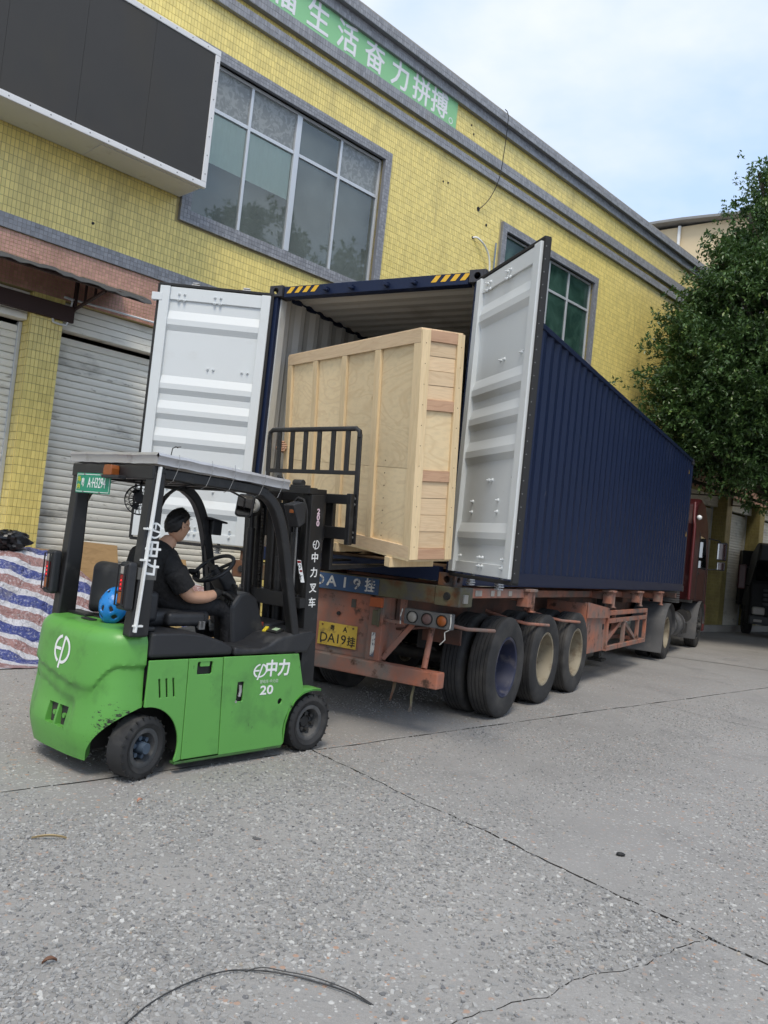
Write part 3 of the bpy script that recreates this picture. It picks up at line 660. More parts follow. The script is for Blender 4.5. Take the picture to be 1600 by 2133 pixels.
moulding('coping', 10.98, 11.16, 0.09, 2, 'lower step of the grey parapet coping'); moulding('coping', 11.17, 11.34, 0.19, 2, 'top step of the grey parapet coping')
moulding('moulding', 5.31, 5.49, 0.03, 3, 'grey tiled moulding between pink and yellow tiles')
w = MB(); w.box(X0, X1, -0.17, 0.45, 11.345, 11.39); w.build('parapet_cap', 'concrete_wall', BLD)
# windows
def window(k, mx, tz, panes_mat, blinds, frost):
    a, b, c, d = WIN[k]
    s = MB(); P = 0.055; sa, sb, sc, sd = SUR[k]
    s.box(sa, sb, -P + .0035, 0.012, sc + .004, c); s.box(sa, sb, -P + .0035, 0.012, d, sd - .004); s.box(sa + .004, a, -P + .0035, 0.012, c, d); s.box(b, sb - .004, -P + .0035, 0.012, c, d)
    s.box(a - .02, b + .02, 0.012, 0.13, c - .02, c); s.box(a - .02, b + .02, 0.012, 0.13, d, d + .02); s.box(a - .02, a, 0.012, 0.13, c, d); s.box(b, b + .02, 0.012, 0.13, c, d)
    so = s.build('window_surround', 'grey_tile', BLD)
    v, f, r = tile_np([(sa, sb, sc, c), (sa, sb, d, sd), (sa, a, c, d), (b, sb, c, d)], [], 0.058, 0.062, 0.004, -P, -P + .013)
    t = link('surround_tiles', np_mesh('surround_tiles', v, f, 4, 'grey_tile', r), so); t['kind'] = 'stuff'
    fr = MB(); y0, y1 = 0.06, 0.12; e = 0.05
    fr.box(a, b, y0, y1, c, c + e); fr.box(a, b, y0, y1, d - e, d); fr.box(a, a + e, y0, y1, c + e, d - e); fr.box(b - e, b, y0, y1, c + e, d - e)
    wo = fr.build('window', 'alu', BLD, bevel=0.004, label=['wide window with mint blinds in the upper wall', 'green glazed window above the container'][k])
    xs = [a + e] + mx + [b - e]
    for i, m in enumerate(mx):
        hw = 0.055 if i == 1 else 0.026
        q = MB(); q.box(m - hw, m + hw, y0 - (0.012 if i == 1 else 0.004), y1 - .002, c + e, d - e); q.build('mullion', 'alu', wo, bevel=0.004)
    for i in range(len(xs) - 1):
        l = xs[i] + (0 if i == 0 else (0.055 if i == 2 else 0.026)); rr = xs[i + 1] - (0 if i == len(xs) - 2 else (0.055 if i == 1 else 0.026))
        q = MB(); q.box(l, rr, y0 + .003, y1 - .004, tz - 0.03, tz + 0.03); q.build('transom', 'alu', wo, bevel=0.004)
        for (z0, z1, up) in ((c + e, tz - .03, 0), (tz + .03, d - e, 1)):
            q = MB(); yg = 0.088 + .004 * (i % 2); q.add([(l, yg, z0), (rr, yg, z0), (rr, yg, z1), (l, yg, z1)], [(0, 1, 2, 3)])
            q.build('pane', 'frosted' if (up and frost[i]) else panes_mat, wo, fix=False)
    for (l, rr, z0, z1) in blinds:
        q = MB(); n = 24; q.grid([[(l + (rr - l) * i / n, 0.108 + 0.004 * math.sin(i * 1.9), z) for i in range(n + 1)] for z in (z0, z1)]); q.build('blind', 'blind', wo)
    rm = MB(); rm.box(a - .5, b + .5, 0.36, 4.0, 5.6, 9.6); ro = rm.build('room', 'room', BLD); ro.data.flip_normals()
window(0, [7.46, 8.46, 9.46], 8.26, 'glass', [(6.56, 7.44, 7.43, 8.22), (7.48, 8.40, 7.43, 8.22)], (1, 1, 0, 1))
window(1, [15.38, 16.32, 17.24], 8.26, 'green_pane', [], (0, 0, 0, 0))
# roller shutters: near bays slat by slat, hidden bays as one corrugated sheet
SP = 0.098
def slat_mesh(a, b):
    pr = [(0.014, 0.0), (-0.012, 0.001), (-0.016, 0.010), (-0.017, 0.045), (-0.016, 0.080), (-0.011, 0.088), (0.014, 0.089), (0.014, 0.0985)]
    q = MB(); hw = (b - a) / 2 - 0.045
    q.grid([[(x, y, z) for x in (-hw, hw)] for (y, z) in pr]); q.grid([[(x, 0.018, z) for x in (-hw, hw)] for z in (0.0985, 0.0)])
    return q
for bi, (a, b) in enumerate(bays):
    y = 0.30 if bi < 6 else 0.52
    near = bi in (1, 2, 7, 8, 9); slat0 = None
    if near:
        bb = MB(); bb.box(a + .05, b - .065, y - .02, y + .02, 0.0, 0.045); sh = bb.build('roller_shutter', 'steel_grey', BLD)
        for ga, gb in ((a + .002, a + .05), (b - .065, b - .015)):
            gl = MB(); gl.box(ga, gb, y - .05, y + .03, 0, 4.2); gl.build('guide_rail', 'alu', sh, bevel=0.003)
        bx = MB(); n = 4
        for k in range(n): bx.box(a + .012, b - .02, y - 0.20 + 0.005 * (k % 2), y + .01, 4.215 + k * 0.096, 4.215 + k * 0.096 + 0.09)
        bx.build('shutter_box', 'shutter', sh, bevel=0.006)
        for k in range(42):
            if slat0 is None: slat0 = slat_mesh(a, b).build('slat', 'shutter', sh, smooth=40); o = slat0
            else: o = inst(slat0, sh)
            o.location = ((a + b) / 2, y + random.uniform(-.002, .002), 0.04 + k * SP)
    else:
        q = MB()
        for k in range(42): q.box(a + .05, b - .065, y - .01, y + .015, 0.04 + k * SP, 0.04 + k * SP + 0.088)
        q.box(a + .012, b - .02, y - 0.20, y + .01, 4.215, SH_TOP); q.build('roller_shutter', 'shutter', BLD)
# plinth in front of the far bays
w = MB(); w.box(22.0, 34.0, -0.12, 0.012, 0.0, 0.22); w.build('plinth', 'concrete_wall', BLD, bevel=0.01)
# wall wires, pipe stub, holes
def wire(name, pts, r, mat, label, cat='cable', n=24):
    P = [Vector(p) for p in pts]; out = []
    for i in range(len(P) - 1):
        p0 = P[max(i - 1, 0)]; p1 = P[i]; p2 = P[i + 1]; p3 = P[min(i + 2, len(P) - 1)]
        for k in range(6):
            t = k / 6; out.append(0.5 * ((2 * p1) + (-p0 + p2) * t + (2 * p0 - 5 * p1 + 4 * p2 - p3) * t * t + (-p0 + 3 * p1 - 3 * p2 + p3) * t ** 3))
    out.append(P[-1]); q = MB(); q.tube(out, r, 6); o = q.build(name, mat, smooth=60); return tag(o, label, cat)
wire('cable', [WP(13.70, .22, 11.40), WP(13.78, .26, 11.25), WP(13.84, .2, 10.6), WP(13.80, .16, 9.9), WP(13.66, .08, 9.45), WP(13.44, .04, 9.16), WP(13.40, -.02, 9.12)], 0.009, 'ink', 'thin dark cable hanging in a curve from the parapet')
wire('cable', [WP(13.31, -.02, 8.46), WP(13.40, .06, 8.47), WP(13.62, .10, 8.36), WP(13.78, .12, 8.15), WP(13.84, .12, 7.8), WP(13.84, .10, 7.3)], 0.022, 'white_paint', 'short white cable bending out of the yellow wall beside the small window')
w = MB(); w.cyl(WP(14.06, .05, 8.58), WP(14.06, .05, 6.2), 0.018, n=10); tag(w.build('pipe', pm('blue_pipe', (.16, .22, .32), .6), smooth=60), 'thin blue pipe on the wall beside the green window', 'pipe')
w = MB()
for al, z, r in ((13.40, 9.12, .05), (13.31, 8.46, .03), (13.72, 8.88, .03), (12.9, 10.75, .02), (13.0, 10.6, .02), (5.03, 5.78, .02), (12.2, 9.25, .02), (12.35, 9.28, .02)):
    w.cyl((al, -0.003, z), (al, 0.01, z), r, n=9)
    w.build('wall_hole', 'ink', BLD); w = MB()

# ------------------------------------------------------------------ green banner
w = MB(); w.box(3.2, 12.38, -0.025, -0.004, 10.375, 10.975)
BAN = w.build('banner', 'sign_green'); BAN.location = (WALL0.x, WALL0.y, 0); BAN.rotation_euler = (0, 0, WROT)
tag(BAN, 'long green banner with white characters below the parapet', 'banner')
for ch, al in zip('福生活奋力拼搏', (7.80, 8.55, 9.25, 9.95, 10.65, 11.27, 11.82)):
    t = text_mb(ch, 0.56, 0.002, 0.012, sx=0.96).xf(frame((al, -0.028, 10.675), (1, 0, 0), (0, 0, 1))); t.build('character', 'sign_white', BAN)
t = MB(); t.ribbon(arc(12.20, 10.52, 0.055, 0, 360, 20)[:-1], 0.018, lambda u, v: (u, -0.0275, v), closed=True); t.build('character', 'sign_white', BAN)

# ------------------------------------------------------------------ big black screen in a white box
SC = thing('led_screen', 'large blank black screen in a white box frame on the wall', 'screen', (WALL0.x, WALL0.y, 0), WROT)
sx0, sx1, sz0, sz1, sd = 0.4, 6.33, 6.63, 8.70, 0.70
w = MB(); w.box(sx0 + .02, sx1 - .02, -sd + .05, -0.01, sz0 + .015, sz1 - .02); w.build('box', 'white_paint', SC, bevel=0.01)
for nm, bb in (('frame', (sx0, sx1, -sd, -sd + .07, sz0, sz0 + .085)), ('frame', (sx0, sx1, -sd, -sd + .07, sz1 - .085, sz1)), ('frame', (sx1 - .085, sx1, -sd + .001, -sd + .069, sz0 + .085, sz1 - .085)), ('frame', (sx0, sx0 + .085, -sd + .001, -sd + .069, sz0 + .085, sz1 - .085))):
    w = MB(); w.box(*bb); w.build(nm, 'led_frame', SC, bevel=0.008)
pw = (sx1 - sx0 - .17) / 6
for i in range(6):
    w = MB(); w.box(sx0 + .085 + i * pw + .0015, sx0 + .085 + (i + 1) * pw - .0015, -sd + .014, -sd + .04, sz0 + .085, sz1 - .085); w.build('screen_panel', 'led', SC)
w = MB(); w.box(4.75, sx1 - .05, -sd + .1, -0.06, sz0 + .004, sz0 + .016); w.build('access_panel', 'led_frame', SC, bevel=0.002)
w = MB(); w.box(2.95, 3.35, -.50, -.32, sz0 + .006, sz0 + .02); w.build('vent', 'ink', SC)
w = MB()
for i in range(24):
    x = sx0 + .2 + i * .262
    if x < sx1: w.cyl((x, -sd - .003, sz0 + .042), (x, -sd + .004, sz0 + .042), .009, n=6); w.cyl((x, -sd - .003, sz1 - .042), (x, -sd + .004, sz1 - .042), .009, n=6)
for i in range(7): w.cyl((sx1 - .042, -sd - .003, sz0 + .2 + i * .28), (sx1 - .042, -sd + .004, sz0 + .2 + i * .28), .009, n=6)
w.build('screw', 'steel_grey', SC)

# ------------------------------------------------------------------ awning over the left shutters
def awning(label, x0, x1, dep, zr, brk, fascia):
    AW = thing('awning', label, 'awning', (WALL0.x, WALL0.y, 0), WROT)
    n = int((x1 - x0) * 9)
    awz = lambda out: zr - 0.30 * out
    rows = []
    for j, out in enumerate((0.0, 0.35 * dep, 0.7 * dep, 0.94 * dep, dep)):
        row = []
        for i in range(n + 1):
            x = x0 + (x1 - x0) * i / n
            k = 0.012 * math.sin(x * 2 * math.pi / 0.19) + (0.016 * math.sin(x * 3.1 + 1) + 0.008 * math.sin(x * 11)) * (j >= 3)
            row.append((x, -out - (0.02 * math.sin(x * 5.3) * (j == 4)), awz(out) + k - (0.04 if j == 4 else 0)))
        rows.append(row)
    q = MB(); q.grid(rows); q.grid([[(p[0], p[1], p[2] - 0.006) for p in r] for r in rows]); q.build('roof_sheet', pm('awning_sheet', (.055, .055, .055), .7, var=.3, dirt=((.20, .18, .155), 5, .60, .75)), AW, smooth=50)
    for bx in brk:
        q = MB(); q.bar((bx, -0.01, zr - .05), (bx, -.95 * dep, zr - .33 * dep), .045, .045); q.bar((bx, -.03, zr - .05), (bx, -.03, zr - .50), .045, .045); q.bar((bx, -.03, zr - .48), (bx, -.92 * dep, zr - .35 * dep), .035, .035); q.bar((bx, -.33, zr - .15), (bx, -.33, zr - .42), .03, .03); q.bar((bx, -.62, zr - .24), (bx, -.62, zr - .38), .03, .03)
        q.build('bracket', 'brown_steel', AW, bevel=0.003)
    for out in (0.30 * dep, 0.62 * dep, 0.90 * dep):
        q = MB(); q.bar((x0, -out, awz(out) - .045), (x1 - .05, -out, awz(out) - .045), .05, .05); q.build('purlin', 'brown_steel', AW, bevel=0.003)
    if fascia: q = MB(); q.box(x0, fascia, -.06, -.004, zr - .68, zr - .46); q.build('fascia', 'brown_steel', AW, bevel=0.004)
awning('rusty awning of curled grey sheet over shutters beside the yellow pillar', -2.0, 5.55, .98, 4.98, (-1.0, 1.9, 4.9), 4.9)
awning('dark awning over the far shutters below the tree', 18.5, 28.6, 1.5, 4.80, (19, 22, 25, 28.4), None)
wire('conduit', [WP(6.9, .03, 4.66), WP(4.90, .03, 4.63), WP(4.86, .03, 4.60), WP(4.82, .03, 4.28), WP(4.78, .03, 4.25), WP(4.66, .03, 4.25), WP(4.62, .03, 4.28), WP(4.62, .03, 4.44), WP(4.58, .03, 4.47), WP(4.45, .03, 4.47)], 0.016, 'white_paint', 'bent white conduit crossing the top of the yellow pillar', 'conduit')

# ------------------------------------------------------------------ beige building far behind
BG = thing('beige_building', 'beige building with an overhanging flat roof behind the tree', 'building', (14.3, 46.6, 0), rad(-38))
w = MB(); w.box(-3.5, 22, 0, 12, 0, 21.5); w.build('wall', 'beige', BG)
rows = [[(-4.1 + 26.6 * i / 20, y, 21.55 + 0.16 * math.sin(i * .55) * (y < 0) + z) for i in range(21)] for y, z in ((-.55, 0.0), (-.55, 0.14), (12.5, 0.5), (12.5, 0.05), (-.55, 0.0))]
w = MB(); w.grid(rows); w.add([rows[k][0] for k in range(4)], [(0, 1, 2, 3)]); w.add([rows[k][20] for k in range(4)], [(3, 2, 1, 0)]); w.build('roof', pm('roof_grey', (.24, .235, .23), .8), BG)
for i in range(4):
    x = 1.2 + i * 5.2
    for z in (7.5, 11.2, 14.9):
        w = MB(); w.box(x, x + 1.5, -0.03, 0.05, z, z + 1.9); wo = w.build('window', 'alu', BG); w = MB(); w.box(x + .08, x + 1.42, -0.045, -0.032, z + .08, z + 1.82); w.build('pane', 'windscreen', wo)
w = MB(); w.cyl((1.0, -.12, 0), (1.0, -.12, 21.5), .09, n=10); w.build('downpipe', 'white_paint', BG)
w = MB(); w.box(-3.0, 0.0, 3, 6, 22.0, 23.2); w.build('roof_house', 'concrete_wall', BG)

# ------------------------------------------------------------------ trees
def blob_pts(blobs, n, rng):
    """points scattered through the outer shells of overlapping ellipsoids"""
    vol = np.array([b[3] * b[4] * b[5] for b in blobs]) ** 0.67; pick = rng.choice(len(blobs), n, p=vol / vol.sum())
    B = np.array(blobs)[pick]; d = rng.normal(size=(n, 3)); d /= np.linalg.norm(d, axis=1)[:, None]
    r = 1 - np.abs(rng.normal(0, 0.17, n)); r = np.clip(r, 0.2, 1)
    P = B[:, :3] + d * B[:, 3:6] * r[:, None]
    return P, d, r
def leaf_mesh(name, blobs, ntw, per, size, rng, twig=0.26, mat='leaf', clump=22):
    """sprays of leaves: each spray has a centre, a direction out of the crown and `per` leaves round it"""
    ncl = max(40, ntw // clump); C0, D0_, R0_ = blob_pts(blobs, ncl, rng)
    ntw = ncl * clump; own = np.repeat(np.arange(ncl), clump); cs = rng.uniform(0.16, 0.36, ncl)[own]
    P = C0[own] + rng.normal(0, 1, (ntw, 3)) * cs[:, None] * np.array([1, 1, 0.62]); d = D0_[own] + rng.normal(0, 0.35, (ntw, 3))
    dirn = d + rng.normal(0, 0.35, d.shape) + np.array([0, 0, 0.25]); dirn /= np.linalg.norm(dirn, axis=1)[:, None]
    n = ntw * per
    c = np.repeat(P, per, 0); dd = np.repeat(dirn, per, 0)
    t = np.tile(np.linspace(0.1, 1, per), ntw) * np.repeat(rng.uniform(0.5, 1.1, ntw), per) * twig
    c = c + dd * t[:, None] + rng.normal(0, 0.035, (n, 3))
    ax = dd * 0.55 + rng.normal(0, 0.55, (n, 3)); ax[:, 2] -= 0.25; ax /= np.linalg.norm(ax, axis=1)[:, None]
    nr = rng.normal(0, 0.5, (n, 3)) + np.array([0, 0, 0.9]); nr -= ax * (nr * ax).sum(1)[:, None]; nr /= np.linalg.norm(nr, axis=1)[:, None]
    sd_ = np.cross(ax, nr); s = size * rng.uniform(0.65, 1.25, n)
    L_ = s[:, None]; Wd = (s * rng.uniform(0.42, 0.58, n) * 0.5)[:, None]
    v = np.zeros((n, 4, 3)); v[:, 0] = c; v[:, 1] = c + ax * L_ * 0.45 + sd_ * Wd + nr * Wd * 0.35; v[:, 2] = c + ax * L_ ; v[:, 3] = c + ax * L_ * 0.45 - sd_ * Wd + nr * Wd * 0.35
    F = np.arange(n * 4)
    tip = np.tile(np.linspace(0, 1, per), ntw) * np.repeat(rng.random(ntw) > 0.62, per)
    rn = np.clip(np.repeat(rng.random(ncl)[own], per) * 0.30 + np.repeat(rng.random(ntw), per) * 0.20 + rng.random(n) * 0.30 + tip * 0.28, 0, 1)
    return np_mesh(name, v.reshape(-1, 3), F, 4, mat, rn)
def limb(mb, p, q, r0, r1, rng, n=6):
    p = Vector(p); q = Vector(q); pts = []
    for i in range(n + 1):
        t = i / n; k = math.sin(t * math.pi) * (q - p).length * 0.05
        pts.append(p.lerp(q, t) + Vector(rng.normal(0, 1, 3)) * k * 0.6)
    mb.tube(pts, [r0 + (r1 - r0) * i / n for i in range(n + 1)], 9)
def tree(label, loc, blobs, nt_, per, size, seed, group=None, trunk_r=0.28):
    rng = np.random.default_rng(seed)
    T = thing('ficus_tree', label, 'tree', loc, 0, group)
    mb = MB(); limb(mb, (0, 0, -0.05), (0.1, 0.1, 3.2), trunk_r * 1.25, trunk_r * 0.8, rng)
    for b in blobs: limb(mb, (0.1, 0.1, 3.0), (b[0], b[1], b[2]), trunk_r * 0.45, 0.05, rng)
    mb.build('trunk', 'bark', T, smooth=60)
    # twigs holding the outer leaves
    o = link('crown', leaf_mesh('crown', blobs, nt_, per, size, rng), T)
    return T
# crown lobes relative to the trunk foot (x right, y away)
MAIN = (12.6, 22.4, 0)
LOBES = [(-2.4, -0.81, 11.87, 1.05, 1.05, 1.05), (-3.12, -1.16, 10.75, 0.7, 0.75, 0.7), (-3.67, -0.94, 10.15, 0.75, 0.8, 0.7), (-4.15, -1.09, 9.09, 0.85, 0.85, 0.75), (-4.65, -1.07, 8.41, 0.75, 0.85, 0.7), (-5.08, -1.23, 7.52, 0.85, 0.85, 0.75), (-5.35, -1.19, 6.74, 0.7, 0.75, 0.6), (-4.9, -1.35, 5.69, 0.8, 0.9, 0.6), (-3.27, -1.68, 8.78, 1.7, 1.7, 1.5), (-3.92, -1.81, 7.07, 1.5, 1.5, 1.2), (-3.22, -2.17, 6.1, 1.4, 1.4, 1.1), (-4.4, -1.57, 6.08, 1.2, 1.2, 0.9), (-4.12, -1.53, 5.12, 0.9, 1.0, 0.65), (-3.21, -1.91, 4.66, 0.9, 1.0, 0.6), (-1.66, -0.72, 9.76, 2.2, 2.2, 2.1), (-1.52, -1.08, 6.46, 2.0, 2.0, 1.7), (-0.79, -0.22, 12.03, 1.7, 1.7, 1.5), (-2.59, 0.83, 8.48, 1.9, 1.7, 1.9), (-3.55, 0.59, 7.22, 1.4, 1.3, 1.2), (-2.22, -1.51, 4.64, 1.0, 1.1, 0.7), (-4.71, -1.33, 5.08, 0.5, 0.6, 0.35), (0.91, 0.31, 8.99, 2.4, 2.4, 2.8), (-3.29, -1.02, 12.08, 0.45, 0.5, 0.42), (-3.64, -1.04, 12.56, 0.3, 0.35, 0.3), (-3.76, -0.9, 11.5, 0.38, 0.4, 0.35), (-4.37, -0.94, 10.12, 0.4, 0.5, 0.3), (-1.41, 2.94, 5.96, 1.7, 1.4, 1.0), (-2.69, 2.43, 6.2, 1.2, 1.1, 0.9), (-0.36, 2.94, 5.92, 1.8, 1.6, 1.0), (-2.17, 1.99, 4.75, 0.8, 0.8, 0.35)]   # x, y, z of each lobe's centre from the trunk foot, and its three radii; the last, low rear lobes are added to shade the far shutters
tree('large dense dark green tree standing behind the container', MAIN, LOBES, 27000, 10, 0.12, 5, None, 0.34)
# a darker, cooler row of trees on the other side of the yard, out of the picture but mirrored in the windows
for k, (x, y, h) in enumerate(((15.8, 14.9, 13.3), (16.0, 12.3, 13.7), (15.4, 9.6, 13.9))):
    r_ = random.Random(k + 3)
    bl = [(r_.uniform(-1.3, 1.3), r_.uniform(-1.6, 1.6), h - 1.2 - 0.9 * i + r_.uniform(-.5, .5), r_.uniform(1.0, 1.7), r_.uniform(1.1, 1.9), r_.uniform(.8, 1.2)) for i in range(11)]
    tree(['tall tree across the yard, mirrored lowest in the wide window', 'middle tree of the row mirrored in the wide window', 'tree across the yard at the open end of the row'][k], (x, y, 0), bl, 2600, 9, 0.22, 20 + k, 'trees across the yard')
for k, (x, y, h) in enumerate(((17.2, 21.5, 11.5), (17.5, 26.5, 12.0), (22.0, 24.0, 12.5), (14.6, 17.6, 10.8), (15.6, 20.2, 11.6))):  # unseen trees added to shade the far bays, red cab and black truck
    r_ = random.Random(k + 31)
    bl = [(r_.uniform(-2.2, 2.2), r_.uniform(-2.4, 2.4), h - 1.4 - 0.8 * i + r_.uniform(-.5, .5), r_.uniform(1.6, 2.4), r_.uniform(1.7, 2.5), r_.uniform(1.0, 1.5)) for i in range(9)]
    tree(['broad tree beside the black truck, nearest the yard', 'broad tree standing close behind the black truck', 'broad tree furthest from the factory wall', 'tree across from the far end of the container', 'tree across from the red tractor truck'][k], (x, y, 0), bl, 3000, 9, 0.26, 60 + k, 'trees beyond the black truck')
# ------------------------------------------------------------------ shipping container (x forward, y left, right-hand side at y=0)
CA = 0.5133; CROT = rad(90) - CA; CO = (0.6906, 7.3742, 0.0)
CFW = V(math.sin(CA), math.cos(CA), 0); CRT = V(math.cos(CA), -math.sin(CA), 0)
def CP(x, y, z): return V(*CO) + CFW * x - CRT * y + V(0, 0, z)
BOX = thing('shipping_container', 'long navy blue shipping container with both rear doors open', 'container', CO, CROT)
ZB, CW, CL, CH = 1.38, 2.438, 12.192, 2.896
ZTOP = ZB + CH
def corrug(x0, x1, pitch=0.278, depth=0.036):
    pts = [(x0, 0.0)]; x = x0
    fl = pitch * 0.26; sl = pitch * 0.24
    while x < x1 - pitch:
        pts += [(x + fl, 0.0), (x + fl + sl, depth), (x + 2 * fl + sl, depth), (x + pitch, 0.0)]; x += pitch
    pts.append((x1, 0.0)); return pts
def side_panel(sgn):
    y = 0.012 if sgn < 0 else CW - 0.012; q = MB(); pr = corrug(0.10, CL - 0.10)
    for off, mi in ((0.0, 0), (0.004, 1)):
        q.grid([[(x, y - sgn * (d + off), z) for x, d in pr] for z in (ZB + 0.150, ZTOP - 0.055)], mi)
    return q.build('side_panel', ['navy', 'inside_grey'], BOX, fix=False)
side_panel(-1); side_panel(1)
q = MB()
for x0 in (0.0,):
    pr = corrug(0.12, CL - 0.1, 0.209, 0.02)
    q.grid([[(x, y, ZTOP - 0.03 + d) for x, d in pr] for y in (0.05, CW - 0.05)], 0); q.grid([[(x, y, ZTOP - 0.034 + d) for x, d in pr] for y in (0.05, CW - 0.05)], 1)
q.build('roof_panel', ['navy', 'inside_grey'], BOX, fix=False)
q = MB(); pr = corrug(0.10, CW - 0.10, 0.25, 0.04); q.grid([[(CL - 0.02 - d, y, z) for y, d in pr] for z in (ZB + .15, ZTOP - .08)], 0); q.grid([[(CL - 0.025 - d, y, z) for y, d in pr] for z in (ZB + .15, ZTOP - .08)], 1); q.build('front_panel', ['navy', 'inside_grey'], BOX, fix=False)
for i in range(7):
    q = MB(); y0 = 0.06 + i * 0.331; q.box(0.11, CL - 0.1, y0, y0 + 0.328, ZB + 0.145, ZB + 0.172); q.build('floor_board', 'floor_ply', BOX)
q = MB()
for i in range(38): q.box(0.2 + i * 0.31, 0.2 + i * 0.31 + .05, 0.03, CW - .03, ZB + 0.03, ZB + 0.143)
q.build('cross_member', 'navy', BOX)
for y0, y1 in ((-0.0, 0.05), (CW - .05, CW)):
    q = MB(); q.box(0.17, CL - .17, y0, y1, ZB + 0.02, ZB + 0.16); q.box(0.17, CL - .17, y0 - (0.012 if y0 <= 0 else -.0), y1 + (0.012 if y0 > 0 else 0), ZB + 0.012, ZB + 0.02); q.build('bottom_rail', 'navy', BOX, bevel=0.003)
    q = MB(); q.box(0.17, CL - .17, y0, y1 + .0, ZTOP - .065, ZTOP - .005); q.build('top_rail', 'navy', BOX, bevel=0.004)
for x0, x1 in ((0.012, 0.16), (CL - .15, CL - .012)):
    for y0, y1 in ((0.008, 0.10), (CW - .10, CW - .008)):
        q = MB(); q.box(x0, x1, y0, y1, ZB + .118, ZTOP - .118); q.build('corner_post', 'navy', BOX, bevel=0.006)
# inner lining of the rear posts
for y0 in (0.101, CW - .118):
    q = MB(); q.box(0.06, 0.155, y0, y0 + .017, ZB + .17, ZTOP - .13); q.build('post_lining', 'inside_grey', BOX)
q = MB(); q.box(0.014, 0.12, 0.17, CW - .17, ZTOP - .125, ZTOP - .012); q.box(0.05, 0.30, .1, CW - .1, ZTOP - .035, ZTOP - .008); q.build('door_header', 'navy', BOX, bevel=0.005)
q = MB(); q.box(0.02, 0.12, 0.17, CW - .17, ZB + .03, ZB + .165); q.build('door_sill', 'navy', BOX, bevel=0.005)
# hazard stripes on the header
for y_a in (0.20, CW - 0.20 - 0.36):
    for k in range(4):
        x = 0.011; y0 = y_a + k * .10; w_ = .055; s_ = .05
        q = MB(); q.add([(x, y0, ZTOP - .085), (x, y0 + w_, ZTOP - .085), (x, y0 + w_ - s_, ZTOP - .022), (x, y0 - s_, ZTOP - .022)], [(0, 1, 2, 3)]); q.build('hazard_stripe', 'hazard', BOX, fix=False)
for y in (0.72, 1.02, 1.42, 1.72):
    q = MB(); q.box(-.05, .014, y - .022, y + .022, ZTOP - .095, ZTOP - .06); q.bar((-.045, y - .035, ZTOP - .10), (-.02, y + .035, ZTOP - .055), .02, .02); q.build('cam_keeper', 'navy', BOX, bevel=0.003)
# corner castings with their oval holes
def casting(cx, cy, cz, sx, sy, mat):
    q = MB(); Lx, Ly, Lz = 0.178, 0.162, 0.118; t = 0.022
    hole_s = [(0.089 + a, 0.059 + b) for a, b in arc(0, 0, 0.030, 0, 360, 14)[:-1]]; hole_s = [(0.089 + (p[0] - .089) * 1.25, .059 + (p[1] - .059) * .95) for p in hole_s]
    hole_e = [(0.081 + (p[0] - .089) * .9, .059 + (p[1] - .059) * 1.15) for p in hole_s]
    fx = lambda x: cx + sx * x
    fy = lambda y: cy + sy * y
    q.prism([(0, 0), (Lx, 0), (Lx, Lz), (0, Lz)], lambda u, v, w_: (fx(u), fy(w_), cz + v), 0.0, t, [hole_s])
    q.prism([(t, 0), (Ly, 0), (Ly, Lz), (t, Lz)], lambda u, v, w_: (fx(w_), fy(u), cz + v), 0.0, t, [hole_e])
    q.box(min(fx(t), fx(Lx)), max(fx(t), fx(Lx)), min(fy(t), fy(Ly)), max(fy(t), fy(Ly)), cz, cz + t); q.box(min(fx(t), fx(Lx)), max(fx(t), fx(Lx)), min(fy(t), fy(Ly)), max(fy(t), fy(Ly)), cz + Lz - t, cz + Lz)
    q.box(min(fx(Lx - .02), fx(Lx)), max(fx(Lx - .02), fx(Lx)), min(fy(t), fy(Ly)), max(fy(t), fy(Ly)), cz + t, cz + Lz - t); q.box(min(fx(t), fx(Lx)), max(fx(t), fx(Lx)), min(fy(Ly - .02), fy(Ly)), max(fy(Ly - .02), fy(Ly)), cz + t, cz + Lz - t)
    return q.build('corner_casting', mat, BOX, bevel=0.003)
for cx, sx in ((-0.006, 1), (CL + .006, -1)):
    for cy, sy in ((-.006, 1), (CW + .006, -1)):
        casting(cx, cy, ZB - .002, sx, sy, 'rusty_cast' if sx > 0 else 'cast'); casting(cx, cy, ZTOP - .116, sx, sy, 'cast')
